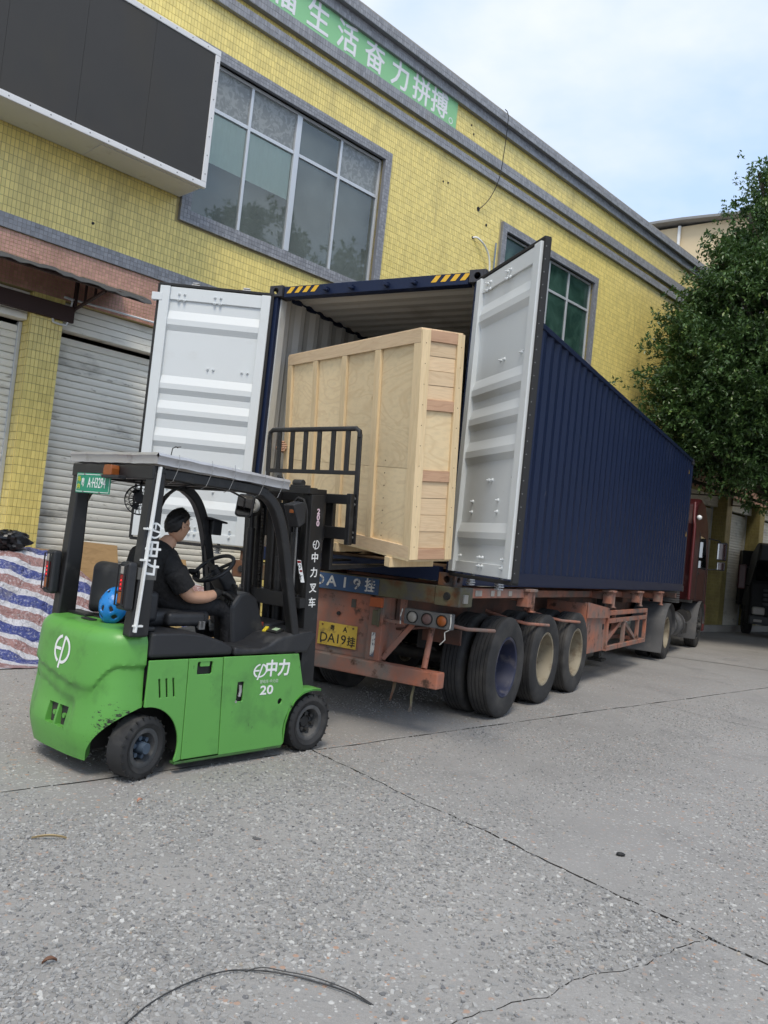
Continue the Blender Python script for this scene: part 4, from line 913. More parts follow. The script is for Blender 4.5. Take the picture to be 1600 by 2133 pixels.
# doors: local door frame, u along the door from the hinge, v up, w towards the inside face
def door(side, phi, label):
    hy = 0.03 if side == 'R' else CW - .03
    a = rad(phi); du = V(-math.sin(a), math.cos(a) if side == 'R' else -math.cos(a), 0)    # container axes: -x backwards; closed door points inwards
    nin = V(math.cos(a), math.sin(a), 0) if side == 'R' else V(math.cos(a), -math.sin(a), 0)   # inside face (points into the box when closed)
    o = V(-0.005, hy, 0); z0, z1 = ZB + .14, ZB + 2.775; Wd = 1.165; H = z1 - z0
    P = lambda u, v, w_: tuple(o + du * u + nin * w_ + V(0, 0, v))
    q = MB()
    # ribbed inner skin: trapezoid ribs standing proud towards the inside
    prof = [(0.0, 0.0)]
    for (f0, f1) in ((0.095, 0.175), (0.355, 0.43), (0.455, 0.53), (0.565, 0.64), (0.835, 0.905))[::-1]:
        zb, zt = z1 - f1 * H, z1 - f0 * H; hgt = zt - zb
        prof += [(zb, 0.0), (zb + hgt * .28, 0.028), (zb + hgt * .56, 0.028), (zt, 0.0)]
    prof = [(z0 + .05, 0.0)] + prof[1:] + [(z1 - .05, 0.0)]
    us = (0.095, Wd - 0.105)
    q.grid([[P(u, z, d) for u in us] for z, d in prof], 0); q.grid([[P(u, z, d - .006) for u in us] for z, d in prof], 1)
    D = q.build('door', ['door_white', 'navy'], BOX, label=label, fix=False)
    for (u0, u1, lo, hi, w0, w1) in ((0.0, 0.095, z0, z1, -.03, .045), (Wd - .105, Wd, z0, z1, -.03, .045), (0.095, Wd - .105, z0, z0 + .10, -.03, .02), (0.095, Wd - .105, z1 - .135, z1, -.03, .02)):
        q = MB(); q.add([P(u, v, w_) for w_ in (w0, w1) for (u, v) in ((u0, lo), (u1, lo), (u1, hi), (u0, hi))], [(0, 1, 2, 3), (7, 6, 5, 4), (0, 4, 5, 1), (1, 5, 6, 2), (2, 6, 7, 3), (3, 7, 4, 0)])
        q.build('door_frame', 'door_white', D, bevel=0.005)
    q = MB(); q.add([P(u, v, w_) for w_ in (-.042, -.031) for (u, v) in ((0.0, z0), (Wd, z0), (Wd, z1), (0.0, z1))], [(0, 1, 2, 3), (7, 6, 5, 4), (0, 4, 5, 1), (1, 5, 6, 2), (2, 6, 7, 3), (3, 7, 4, 0)]); q.build('outer_skin', 'navy', D)
    # rubber seal round the edge, bent outwards
    q = MB()
    for (u0, v0, u1, v1) in ((-0.018, z0 - .03, Wd + .022, z0 - .03), (-0.018, z1 + .022, Wd + .022, z1 + .022), (Wd + .018, z0 - .03, Wd + .018, z1 + .022), (-0.014, z0 - .03, -0.014, z1 + .022)):
        q.bar(P(u0, v0, -.005), P(u1, v1, -.005), (.06 if v0 == v1 else .03), (.03 if v0 == v1 else .055), up=(0, 0, 1) if v0 == v1 else tuple(nin))
    q.build('seal', 'black_rubber', D, bevel=0.006)
    q = MB()
    for i in range(26): v = z0 + .05 + i * (H - .1) / 25; q.cyl(P(Wd + .030, v, .012), P(Wd + .035, v, .012), .005, n=6)
    q.build('seal_rivet', 'steel_grey', D)['kind'] = 'stuff'
    bolt = MB()
    for (u, f) in ((.20, .028), (.26, .028), (.20, .052), (.26, .052), (.58, .028), (.64, .028), (.58, .052), (.64, .052), (.58, .315), (.64, .315), (1.0, .315), (.94, .315), (.58, .70), (.64, .70), (1.02, .70), (.30, .80), (.78, .80), (.30, .765), (.78, .765), (.58, .945), (.64, .945), (.58, .972), (.64, .972), (1.0, .945), (1.0, .972), (.20, .945)):
        uu = u if side == 'R' else Wd - u + .0; z = z1 - f * H; bz = .02 if (f < .06 or f > .93) else 0.0
        bolt.cyl(P(uu, z, bz), P(uu, z, bz + .012), .016, .013, n=8); bolt.cyl(P(uu, z, bz + .012), P(uu, z, bz + .03), .007, .004, n=6)
    bolt.build('bolt', 'door_white', D, smooth=50)['kind'] = 'stuff'
    hb = MB()
    for v in (z0 + .25, z0 + .95, z0 + 1.7, z1 - .25):
        hb.bar(P(-.045, v, -.02), P(.03, v, -.035), .10, .03, up=tuple(nin)); hb.cyl(P(-.028, v - .07, -.02), P(-.028, v + .07, -.02), .017, n=8)
    hb.build('hinge', 'navy', D, bevel=0.003)
    rd = MB()
    for u in (.28, .82):
        rd.cyl(P(u, z0 - .06, -.075), P(u, z1 + .05, -.075), .017, n=10)
        for v in (z0 + .3, z0 + 1.1, z0 + 1.9): rd.bar(P(u - .05, v, -.06), P(u + .05, v, -.06), .05, .06, up=tuple(nin))
    rd.build('lock_rod', 'steel_grey', D, smooth=50)
    kp = MB()
    for u in (.28, .82):
        for v, sg in ((z0 - .075, 1), (z1 + .055, -1)):
            for k in (-1, 0, 1): kp.bar(P(u - .045 + .01 * abs(k), v + k * .02, -.06), P(u + .045 - .01 * abs(k), v + k * .02, -.06), .05, .012, up=(0, 0, 1))
            kp.bar(P(u, v - .03, -.06), P(u, v + .03, -.06), .03, .03)
    kp.build('locking_cam', 'steel', D, bevel=0.003)['kind'] = 'stuff'
    if side == 'L':
        q = MB(); q.add([P(u, v, w_) for w_ in (-.02, .05) for (u, v) in ((Wd - .03, z1 - .16), (Wd + .08, z1 - .16), (Wd + .08, z1 - .08), (Wd - .03, z1 - .08))], [(0, 1, 2, 3), (7, 6, 5, 4), (0, 4, 5, 1), (1, 5, 6, 2), (2, 6, 7, 3), (3, 7, 4, 0)]); q.build('stop_block', 'door_white', D, bevel=0.004)
    return D
door('R', 138, 'right rear door swung out, white ribbed inside'); door('L', 151, 'left rear door swung out towards the building, white ribbed inside')
q = MB()
for (x, z, s) in ((11.55, 3.93, .035), (11.85, 2.62, .05)): q.add([(x - s, -.014, z - s), (x + s, -.014, z - s), (x, -.014, z + s * 1.4)], [(0, 1, 2)])
q.build('warning_label', 'hazard', BOX, fix=False)
q = MB(); q.box(0.98, 1.03, -.012, -.006, 3.05, 3.33); q.build('label_plate', pm('blue_plate', (.03, .05, .12), .4), BOX)

# ------------------------------------------------------------------ wheels
def tyre_profile(R, Wt, rim, grooves=True, dep=0.012):
    h = Wt / 2
    p = [(rim, -h * .72), (rim + .012, -h * .86), (rim + (R - rim) * .45, -h * 1.0), (R - .055, -h * .97), (R - .022, -h * .90), (R - .006, -h * .80)]
    if grooves:
        xs = np.linspace(-h * .76, h * .76, 6)
        for i in range(5):
            a, b = xs[i], xs[i + 1]; gp = (b - a) * .09
            p += [(R, a + gp), (R + .001, b - gp)]
            if i < 4: p += [(R - dep, b - gp * .4), (R - dep, b + gp * .4)]
    p += [(R - .006, h * .80), (R - .022, h * .90), (R - .055, h * .97), (rim + (R - rim) * .45, h * 1.0), (rim + .012, h * .86), (rim, h * .72)]
    return p
def wheel(parent, loc, axis, R, Wt, rim, rim_mat, dish, name='wheel', mat='tyre', hub=None, nb=10, label=None):
    """tyre as the part, rim (and hub) as sub-parts; axis points outwards; dish>0 = deep concave face"""
    q = MB(); q.lathe(tyre_profile(R, Wt, rim, mat == 'tyre'), loc, axis, 56); o = q.build(name, mat, parent, smooth=35, label=label)
    h = Wt / 2; q = MB()
    q.lathe([(rim + .012, h * .80), (rim - .004, h * .86), (rim - .022, h * .80), (rim - .03, h * .55), (rim - .045, h * .1 - dish * .5), (rim - .055, h * .45 - dish), (rim * .60, h * .52 - dish), (rim * .42, h * .60 - dish), (rim * .40, h * .35 - dish), (.0001, h * .35 - dish)], loc, axis, 40)
    q.lathe([(rim + .012, -h * .80), (rim - .03, -h * .5), (rim - .05, h * .2 - dish)], loc, axis, 40)
    r = q.build('rim', rim_mat, o, smooth=40)
    d = Vector(axis).normalized(); a = d.orthogonal().normalized(); b = d.cross(a); c = Vector(loc)
    q = MB()
    for i in range(nb):
        t = 2 * math.pi * i / nb; p = c + (a * math.cos(t) + b * math.sin(t)) * rim * .52
        q.cyl(p + d * (h * .50 - dish), p + d * (h * .58 - dish + .03), .016, n=6)
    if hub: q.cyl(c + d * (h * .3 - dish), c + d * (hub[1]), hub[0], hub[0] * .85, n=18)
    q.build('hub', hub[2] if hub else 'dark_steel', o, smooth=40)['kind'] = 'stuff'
    return o

# ------------------------------------------------------------------ semi-trailer chassis (same axes as the container)
TR = thing('semi_trailer', 'rusty orange three-axle container trailer under the navy container', 'trailer', CO, CROT)
for y in (0.74, 1.70):
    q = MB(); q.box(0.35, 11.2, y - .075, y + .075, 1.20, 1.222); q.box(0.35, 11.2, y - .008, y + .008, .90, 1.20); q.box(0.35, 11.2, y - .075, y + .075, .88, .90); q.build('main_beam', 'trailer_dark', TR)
for x in (2.05, 5.80, 7.75, 9.6, 11.95):
    q = MB(); q.box(x - .07, x + .07, 0.10, CW - .10, 1.225, 1.33); q.build('bolster', 'trailer', TR, bevel=0.006)
    if x < 11.9:
        for y, s in ((0.0, -1), (CW, 1)):
            q = MB(); q.box(x - .13, x + .13, y - .06, y + .06 + .05, 1.34, 1.372); q.box(x - .10, x + .04, y - .03, y + .10, 1.17, 1.34); q.cyl((x + .09, y - .01, 1.12), (x + .09, y - .01, 1.34), .032, n=12); q.cyl((x + .09, y - .01, 1.11), (x + .09, y - .01, 1.13), .05, n=12)
            q.build('twist_lock', 'trailer', TR, bevel=0.006)
for y in (0.02, CW - .08):
    q = MB(); q.box(.30, 1.95, y, y + .06, 1.27, 1.365); q.box(2.2, 9.4, y + .25, y + .31, 1.24, 1.33); q.build('side_rail', 'trailer', TR, bevel=0.005)
q = MB()
for i, x in enumerate((.55, .62, .95, 1.12, 1.45)): q.box(x, x + .09, .012, .019, 1.29, 1.345)
q.build('reflector', 'clear_lens', TR)
# rear bolster beam and end pieces
q = MB(); q.box(-.02, .26, 0.17, CW - .17, 1.205, 1.372); q.build('rear_beam', 'grimy_beam', TR, bevel=0.010)
for y0, y1 in ((-.08, .168), (CW - .168, CW + .08)):
    q = MB(); q.box(-.03, .27, y0, y1, 1.200, 1.376); q.build('beam_end', 'rusty_cast' if y0 > 1 else 'grimy_beam', TR, bevel=0.010)
    q = MB(); yc = (y0 + y1) / 2; q.cyl((-.032, yc, 1.29), (-.045, yc, 1.29), .036, .030, n=16); q.cyl((-.045, yc, 1.29), (-.048, yc, 1.29), .012, n=8); q.build('lamp_socket', 'ink', TR, smooth=40)
q = MB(); q.box(.04, .13, -.098, -.078, 1.235, 1.315); q.build('marker_lamp', 'clear_lens', TR, bevel=0.004)
q = MB(); q.box(-.026, -.0215, .75, 1.66, 1.212, 1.36); q.build('number_board', 'blue_board', TR)
XN, YN = (0, -1, 0), (0, 0, 1)     # lettering seen from behind the trailer
for ch, y, sz, sx_ in (('D', 1.42, .14, 1.15), ('A', 1.275, .14, 1.2), ('1', 1.125, .14, 1.2), ('9', .99, .14, 1.2), ('挂', .845, .135, .85)):
    text_mb(ch, sz, .001, .004, sx=sx_).xf(frame((-.0285, y, 1.285), XN, YN)).build('lettering', 'old_white', TR)
# rear panel, posts, bumper
q = MB(); q.box(.05, .075, .86, 1.60, .60, 1.20); q.build('rear_panel', 'trailer', TR, bevel=0.004)
for y0, y1 in ((.70, .85), (1.61, 1.75)):
    q = MB(); q.box(.02, .16, y0, y1, .60, 1.20); q.build('post', 'trailer', TR, bevel=0.006)
q = MB(); q.box(-.02, .018, .70, .835, 1.10, 1.19); q.build('lock_plate', pm('orange_patch', (.42, .10, .03), .6, dirt=(DUST, 6, .6, .75)), TR, bevel=0.006)
q = MB(); q.box(-.005, .018, .74, .80, .93, 1.07); q.box(-.012, .018, .725, .74, .92, 1.09); q.build('hinge_plate', 'grimy_beam', TR, bevel=0.003)
q = MB(); q.box(.004, .018, .755, .79, .635, .86); q.build('worn_strip', 'old_white', TR)
q = MB(); q.cyl((.03, 1.20, .985), (.051, 1.20, .985), .018, n=12); q.build('panel_hole', 'ink', TR); q = MB(); q.box(.044, .05, 1.02, 1.07, 1.06, 1.14); q.build('panel_label', 'grimy_beam', TR)
q = MB(); q.box(-.05, .10, 0.045, CW - .045, .452, .598); q.build('bumper', 'trailer', TR, bevel=0.012)
for s in (1, -1):
    Y = lambda y: y if s > 0 else CW - y
    q = MB(); q.bar((.10, Y(.70), .62), (.20, Y(.46), .985), .05, .05); q.build('strut', 'trailer', TR, bevel=0.004)
    q = MB(); q.bar((.08, Y(.70), .985), (.08, Y(.48), .985), .06, .03); q.build('strut', 'trailer', TR, bevel=0.004)
    q = MB(); q.tube([(.22, Y(.27), 1.0), (.17, Y(.27), .8), (.08, Y(.25), .60)], .028, 10); q.build('stay_pipe', 'trailer', TR, smooth=50)
    q = MB(); q.add([(.06, Y(.86), 1.20), (.06, Y(.70), .62), (.5, Y(.70), .9), (.5, Y(.70), 1.2)], [(0, 1, 2, 3)]); q.build('gusset', 'trailer', TR)
    lb = MB(); ya, yb = sorted((Y(0.0), Y(.48))); lb.box(.02, .10, ya, yb, .985, 1.13); lo = lb.build('tail_lamp', pm('lamp_grey', (.12, .12, .12), .7, var=.25, dirt=((.20, .19, .17), 6, .5, .7)), TR, bevel=0.010)
    for k, (yc, m) in enumerate(((.09, 'amber'), (.24, 'red_lens'), (.39, 'clear_lens'))):
        q = MB(); q.lathe([(.056, 0), (.056, .012), (.049, .014), (.049, .008)], (.020, Y(yc), 1.057), (-1, 0, 0), 22); q.build('lamp_ring', 'ink', lo, smooth=40)
        q = MB(); q.lathe([(.049, .004), (.040, .012), (.022, .017), (.0005, .018)], (.018, Y(yc), 1.057), (-1, 0, 0), 22); q.build('lens', m if k != 1 else pm('dusty_red', (.14, .085, .08), .5, var=.4, scale=30), lo, smooth=60)
    for x in (0.55, 2.30, 3.62):
        q = MB(); q.tube([(x - .1, Y(.55), 1.06), (x - .05, Y(.25), .99), (x + .03, Y(.08), .965), (x + .50, Y(-.02), .945)], .019, 8); q.build('mudguard_bar', 'trailer', TR, smooth=50)
# plate
q = MB(); q.box(.030, .036, .965, 1.405, .665, .885); PLT = q.build('number_plate', 'plate_yellow', TR, bevel=0.003)
text_mb('粤', .058, .001, .0008).xf(frame((.0285, 1.245, .835), XN, YN)).build('lettering', 'ink', PLT)
text_mb('A', .070, .001, .001).xf(frame((.0285, 1.10, .835), XN, YN)).build('lettering', 'ink', PLT)
text_mb('DA19', .125, .001, .0008, sx=1.02).xf(frame((.0285, 1.23, .735), XN, YN)).build('lettering', 'ink', PLT)
text_mb('挂', .095, .001, .002).xf(frame((.0285, 1.02, .730), XN, YN)).build('lettering', 'ink', PLT)
for y in (1.36, 1.01):
    for z in (.69, .86):
        q = MB(); q.cyl((.022, y, z), (.031, y, z), .009, n=8); q.build('screw', 'rusty_cast', PLT)
# axles
RW = .53
for ai, x in enumerate((1.62, 2.93, 4.24)):
    q = MB(); q.cyl((x, .25, RW), (x, CW - .25, RW), .075, n=14); q.build('axle', 'dark_steel', TR, smooth=50)
    for s in (1, -1):
        Y = lambda y: y if s > 0 else CW - y
        wheel(TR, (x, Y(.135), RW), (0, -s, 0), RW, .265, .315, ['rim_blue', 'rim_cream', 'rim_cream'][ai], .165, hub=(.115, -.04, 'dark_steel'))  # hub drum kept dark to stand in for the shade inside the dish
        wheel(TR, (x, Y(.445), RW), (0, s, 0), RW, .265, .315, 'rim_cream', .06)
        q = MB(); 
        for k in range(5): q.bar((x - .45 + .05 * k, Y(.78), .70 - .02 * k), (x + .45 - .05 * k, Y(.78), .70 - .02 * k), .08, .018)
        q.bar((x - .5, Y(.78), .9), (x - .5, Y(.78), .66), .1, .12); q.build('leaf_spring', 'dark_steel', TR)
    q = MB(); q.box(x - .62, x - .58, 0.02 + .3, .75, .75, .90); q.build('spring_hanger', 'trailer_dark', TR)
# tool box and side guard frame
q = MB(); q.box(4.78, 5.85, .06, .62, .455, 1.00); q.build('tool_box', 'trailer', TR, bevel=0.012)
q = MB(); q.box(5.68, 5.73, .045, .062, .78, .86); q.build('latch', 'dark_steel', TR)
q = MB(); q.box(4.62, 4.70, .03, .60, .75, 1.18); q.add([(4.62, .02, 1.20), (4.62, .02, .98), (5.9, .02, .95), (5.9, .02, 1.10)], [(0, 1, 2, 3)]); q.add([(4.62, .06, 1.20), (4.62, .06, .98), (5.9, .06, .95), (5.9, .06, 1.10)], [(3, 2, 1, 0)]); q.build('side_plate', 'trailer', TR)
for (a, b) in (((5.9, .06, 1.02), (8.75, .06, 1.02)), ((5.9, .06, .90), (8.75, .06, .90)), ((5.9, .06, .48), (8.75, .06, .48)), ((5.93, .06, .48), (5.93, .06, 1.0)), ((7.05, .06, .48), (7.05, .06, .9)), ((8.1, .06, .48), (8.1, .06, .9)), ((8.72, .06, .48), (8.72, .06, 1.0)), ((8.72, .62, .48), (8.72, .62, 1.0)), ((5.93, .62, .48), (8.72, .62, .48)), ((8.72, .06, .48), (8.72, .62, .48)), ((5.95, .10, .55), (7.0, .10, .88)), ((7.1, .10, .88), (8.05, .10, .55))):
    q = MB(); q.bar(a, b, .06, .07); q.build('guard_bar', 'trailer', TR, bevel=0.006)
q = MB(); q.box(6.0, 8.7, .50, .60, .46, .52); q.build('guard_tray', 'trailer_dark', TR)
for y in (.60, 1.84):
    q = MB(); q.box(7.6, 7.75, y - .07, y + .07, .45, 1.2); q.box(7.62, 7.73, y - .05, y + .05, .14, .46); q.box(7.5, 7.85, y - .12, y + .12, .10, .14); q.build('landing_leg', 'dark_steel', TR, bevel=0.006)
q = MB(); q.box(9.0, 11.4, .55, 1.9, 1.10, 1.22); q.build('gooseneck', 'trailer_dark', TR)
# straps of torn rope dangling from the bumper and lamp
q = MB(); q.tube([(.02, .50, .46), (.0, .505, .36), (.01, .53, .27)], [.02, .014, .008], 5); q.build('torn_strap', 'grimy_beam', TR)
q = MB(); q.tube([(.02, .30, .46), (.0, .31, .34), (-.01, .30, .26), (.0, .315, .21)], [.012, .013, .012, .018], 5); q.build('torn_strap', 'grimy_beam', TR)
q = MB(); q.tube([(.0, .0, 1.13), (-.012, -.012, 1.05), (-.01, -.005, .99), (-.012, .04, .965), (-.012, .03, .90), (-.012, .075, .85)], .005, 5); q.build('string', 'old_white', TR); q = MB(); q.tube([(-.0, .49, 1.12), (-.01, .50, 1.05), (-.006, .495, .98)], .006, 5); q.build('string', 'old_white', TR)

# ------------------------------------------------------------------ tractor unit in front of the trailer
TK = thing('tractor_truck', 'dark red tractor truck coupled to the front of the trailer', 'truck', CO, CROT)
q = MB()
for y in (.80, 1.64): q.box(9.3, 15.8, y - .05, y + .05, .70, .97)
q.build('chassis_rail', 'dark_steel', TK)
for s in (1, -1):
    Y = lambda y: y if s > 0 else CW - y
    wheel(TK, (10.80, Y(.14), RW), (0, -s, 0), RW, .265, .315, 'rim_cream', .11); wheel(TK, (10.80, Y(.45), RW), (0, s, 0), RW, .265, .315, 'rim_cream', .06)
    wheel(TK, (15.05, Y(.16), RW), (0, -s, 0), RW, .28, .315, 'rim_grey', -.04, hub=(.11, .20, 'dark_steel'))
    q = MB(); ya, yb = sorted((Y(-.03), Y(.62))); pts = [(10.80 + .64 * math.cos(rad(t)), RW + .60 * math.sin(rad(t))) for t in range(-5, 186, 10)]; pts = [(11.46, .75)] + pts[1:-1] + [(10.14, .42), (10.05, .18)]
    q.grid([[(x, y, z) for x, z in pts] for y in (ya, yb)]); q.grid([[(x, y, z - .012) for x, z in pts] for y in (yb, ya)]); q.build('mudguard', 'fender', TK, smooth=50)
    q = MB(); q.cyl((11.75, Y(.30), .62), (13.05, Y(.30), .62), .28, n=20); q.build('fuel_tank', 'fender', TK, smooth=40)
    for x in (12.0, 12.8):
        q = MB(); q.lathe([(.288, -.03), (.288, .03)], (x, Y(.30), .62), (1, 0, 0), 20); q.build('tank_strap', 'dark_steel', TK, smooth=40)
    q = MB(); q.cyl((13.25, Y(.16), .80), (13.75, Y(.16), .80), .15, n=16); q.box(13.2, 13.8, *sorted((Y(.1), Y(.5))), .40, .62); q.build('air_tank', 'dark_steel', TK, smooth=40)
    q = MB(); ya, yb = sorted((Y(-.02), Y(.40))); pts = [(15.05 + .63 * math.cos(rad(t)), RW + .62 * math.sin(rad(t))) for t in range(5, 176, 10)] + [(14.38, .25)]
    q.grid([[(x, y, z) for x, z in pts] for y in (ya, yb)]); q.grid([[(x, y, z - .014) for x, z in pts] for y in (yb, ya)]); q.build('mudguard', 'fender', TK, smooth=50)
# cab shell from a side profile
prof = [(13.35, 1.15), (13.30, 2.95), (13.42, 3.42), (13.75, 3.58), (14.35, 3.48), (14.75, 3.12), (15.05, 2.55), (15.20, 1.9), (15.22, .55), (14.95, .40), (15.02, 1.10), (13.95, 1.15)]
FX = lambda u: 13.35 + (u - 13.35) * 1.38
q = MB(); q.prism(prof, lambda u, v, w_: (FX(u), w_, v), .03, CW - .10); q.build('cab', 'red_cab', TK, bevel=0.06, seg=3)
q = MB(); q.prism([(13.95, 1.95), (13.98, 2.72), (14.62, 2.70), (14.88, 2.05), (14.85, 1.93)], lambda u, v, w_: (FX(u), w_, v), .022, .034); q.build('side_window', 'windscreen', TK); q = MB(); q.prism([(13.95, 1.95), (13.98, 2.72), (14.62, 2.70), (14.88, 2.05), (14.85, 1.93)], lambda u, v, w_: (FX(u), w_, v), CW - .104, CW - .092); q.build('side_window', 'windscreen', TK)
q = MB(); q.box(14.1, 14.115, .018, .032, 1.2, 2.8); q.build('door_seam', 'ink', TK); q = MB(); q.box(15.45, 15.465, .018, .032, 1.2, 2.1); q.build('door_seam', 'ink', TK); q = MB(); q.box(14.25, 14.4, .005, .03, 1.80, 1.84); q.build('door_handle', 'ink', TK)
q = MB(); q.box(13.36, 13.62, .0, CW, 1.12, 1.18); q.box(13.32, 13.345, .25, CW - .25, 1.35, 2.8); q.build('cab_back', 'dark_steel', TK)
q = MB(); q.tube([(13.15, .02, 1.2), (13.15, .02, 2.9), (13.22, .06, 3.05), (13.45, .10, 3.45)], .035, 10); q.build('side_fairing_pipe', pm('bright_red', (.085, .007, .009), .5), TK, smooth=50)
q = MB()
for k in range(12): q.box(12.70, 13.05, .20, CW - .9, 1.10 + k * .05, 1.135 + k * .05)
q.build('radiator_fins', 'fender', TK)
q = MB(); q.cyl((12.95, CW - .45, 1.0), (12.95, CW - .45, 3.3), .08, n=14); q.build('exhaust_stack', 'steel_grey', TK, smooth=50)
q = MB(); q.lathe([(.0005, -.06), (.05, -.035), (.06, 0), (.05, .035), (.0005, .06)], (13.3, -.04, 3.10), (0, 0, 1), 14); q.build('marker_ball', 'white_decal', TK, smooth=60)
for s in (1, -1):
    Y = lambda y: y if s > 0 else CW - y
    q = MB(); q.tube([(15.770, Y(.05), 2.75), (15.970, Y(-.18), 2.72), (16.000, Y(-.25), 2.6)], .018, 8); q.tube([(15.770, Y(.05), 1.95), (15.970, Y(-.18), 1.98), (16.000, Y(-.25), 2.0)], .018, 8); arm = q.build('mirror_arm', 'ink', TK, smooth=50)
    q = MB(); q.box(15.960, 16.040, *sorted((Y(-.14), Y(-.38))), 2.22, 2.68); q.box(15.960, 16.040, *sorted((Y(-.16), Y(-.36))), 1.96, 2.18); q.build('mirror_housing', 'black_plastic', arm, bevel=0.02)
    q = MB(); q.box(15.948, 15.958, *sorted((Y(-.16), Y(-.36))), 2.25, 2.65); q.box(15.948, 15.958, *sorted((Y(-.18), Y(-.34))), 1.98, 2.16); q.build('mirror_glass', 'mirror', arm)
    q = MB(); q.box(15.68, 15.90, *sorted((Y(.0), Y(.06))), .38, 1.05); q.build('step_panel', pm('red_step', (.09, .008, .008), .5), TK, bevel=0.02)
q = MB(); q.tube([(12.6, .9, 1.3), (12.3, .7, 1.05), (12.0, .75, 1.25), (11.6, .9, 1.2)], .016, 6); q.build('air_hose', pm('hose', (.35, .05, .04), .5), TK, smooth=50)

# ------------------------------------------------------------------ black truck parked beyond, facing the yard
BT = thing('black_truck', 'black truck parked nose-on in the shade under the tree', 'truck', (14.75, 26.6, 0), rad(-90 - 16))
# local: x forward (towards the yard), y left; near corner of the front at y = -1.25 .. 1.25 shifted so that its right flank faces the building
q = MB(); prof = [(-2.1, .75), (-2.1, 2.75), (-1.6, 3.18), (-.9, 3.12), (-.32, 2.55), (-.08, 1.75), (0.0, .72), (-.05, .40), (-.9, .40), (-.95, .95), (-1.75, .95)]
q.prism(prof, lambda u, v, w_: (u, -1.25 + (w_ + 1.25) * (1 - .22 * max(0, v - 1.9)), v), -2.5, 0.0); q.build('cab', 'black_cab', BT, bevel=0.09, seg=3)
q = MB(); q.prism([(-.14, 1.83), (-.30, 2.48), (-.315, 2.48), (-.16, 1.80)], lambda u, v, w_: (u + .035, w_, v), -2.35, -.15); q.build('windscreen', 'windscreen', BT)
q = MB(); q.prism([(-1.45, 1.72), (-1.40, 2.42), (-.62, 2.40), (-.36, 1.85), (-.40, 1.70)], lambda u, v, w_: (u, w_, v), -.005, .012); q.build('side_window', 'windscreen', BT)
for z in (1.05, 1.20, 1.35, 1.5): 
    q = MB(); q.box(-.02, .045, -2.1, -.40, z, z + .09); q.build('grille_bar', 'black_plastic', BT, bevel=0.015)
q = MB(); q.box(-.25, .06, -2.48, -.02, .40, .70); q.build('bumper', 'black_plastic', BT, bevel=0.04)
for y in (-.30, -2.20):
    q = MB(); q.box(-.14, .062, y - .2, y + .18, .72, .98); q.build('headlight', 'clear_lens', BT, bevel=0.04); q = MB(); q.box(-.05, .066, y - .15, y + .12, .48, .58); q.build('fog_lamp', 'clear_lens', BT, bevel=0.02)
q = MB(); q.box(.062, .068, -1.5, -1.0, .46, .60); q.build('number_plate', 'plate_yellow', BT)
for y in (.28, -2.78):
    q = MB(); q.tube([(-.35, y * .6 if y > 0 else -2.5, 2.25), (-.15, y, 2.3)], .02, 8); q.tube([(-.35, y * .6 if y > 0 else -2.5, 1.65), (-.15, y, 1.65)], .02, 8); am = q.build('mirror_arm', 'black_plastic', BT, smooth=50)
    q = MB(); q.box(-.20, -.06, y - .12, y + .12, 1.52, 2.34); q.build('mirror_housing', pm('red_black', (.05, .008, .008), .4), am, bevel=0.04)
for x in (-1.35, -4.6):
    for y in (-.16, -2.34):
        wheel(BT, (x, y, .5), (0, 1 if y > -1 else -1, 0), .5, .28, .30, 'rim_grey', -.02, hub=(.1, .18, 'dark_steel'))
q = MB(); q.box(-7.5, -2.3, -2.5, 0.0, .95, 1.05); q.box(-7.5, -2.3, -1.7, -.8, .6, .95); q.build('chassis', 'dark_steel', BT)
q = MB(); q.box(-7.5, -2.35, -2.5, 0, 1.06, 2.9); q.build('cargo_body', 'black_cab', BT, bevel=0.02)
st = [(0.11 * (1 if k % 2 == 0 else .42) * math.cos(rad(90 + 36 * k)), 0.11 * (1 if k % 2 == 0 else .42) * math.sin(rad(90 + 36 * k))) for k in range(10)]
q = MB(); q.prism(st, lambda u, v, w_: (-.43 - v * .85 + w_, -1.0 + u, 2.70 + v * 1.0 + w_), .045, .06); q.build('star_emblem', pm('dull_gold', (.14, .12, .03), .5), BT)

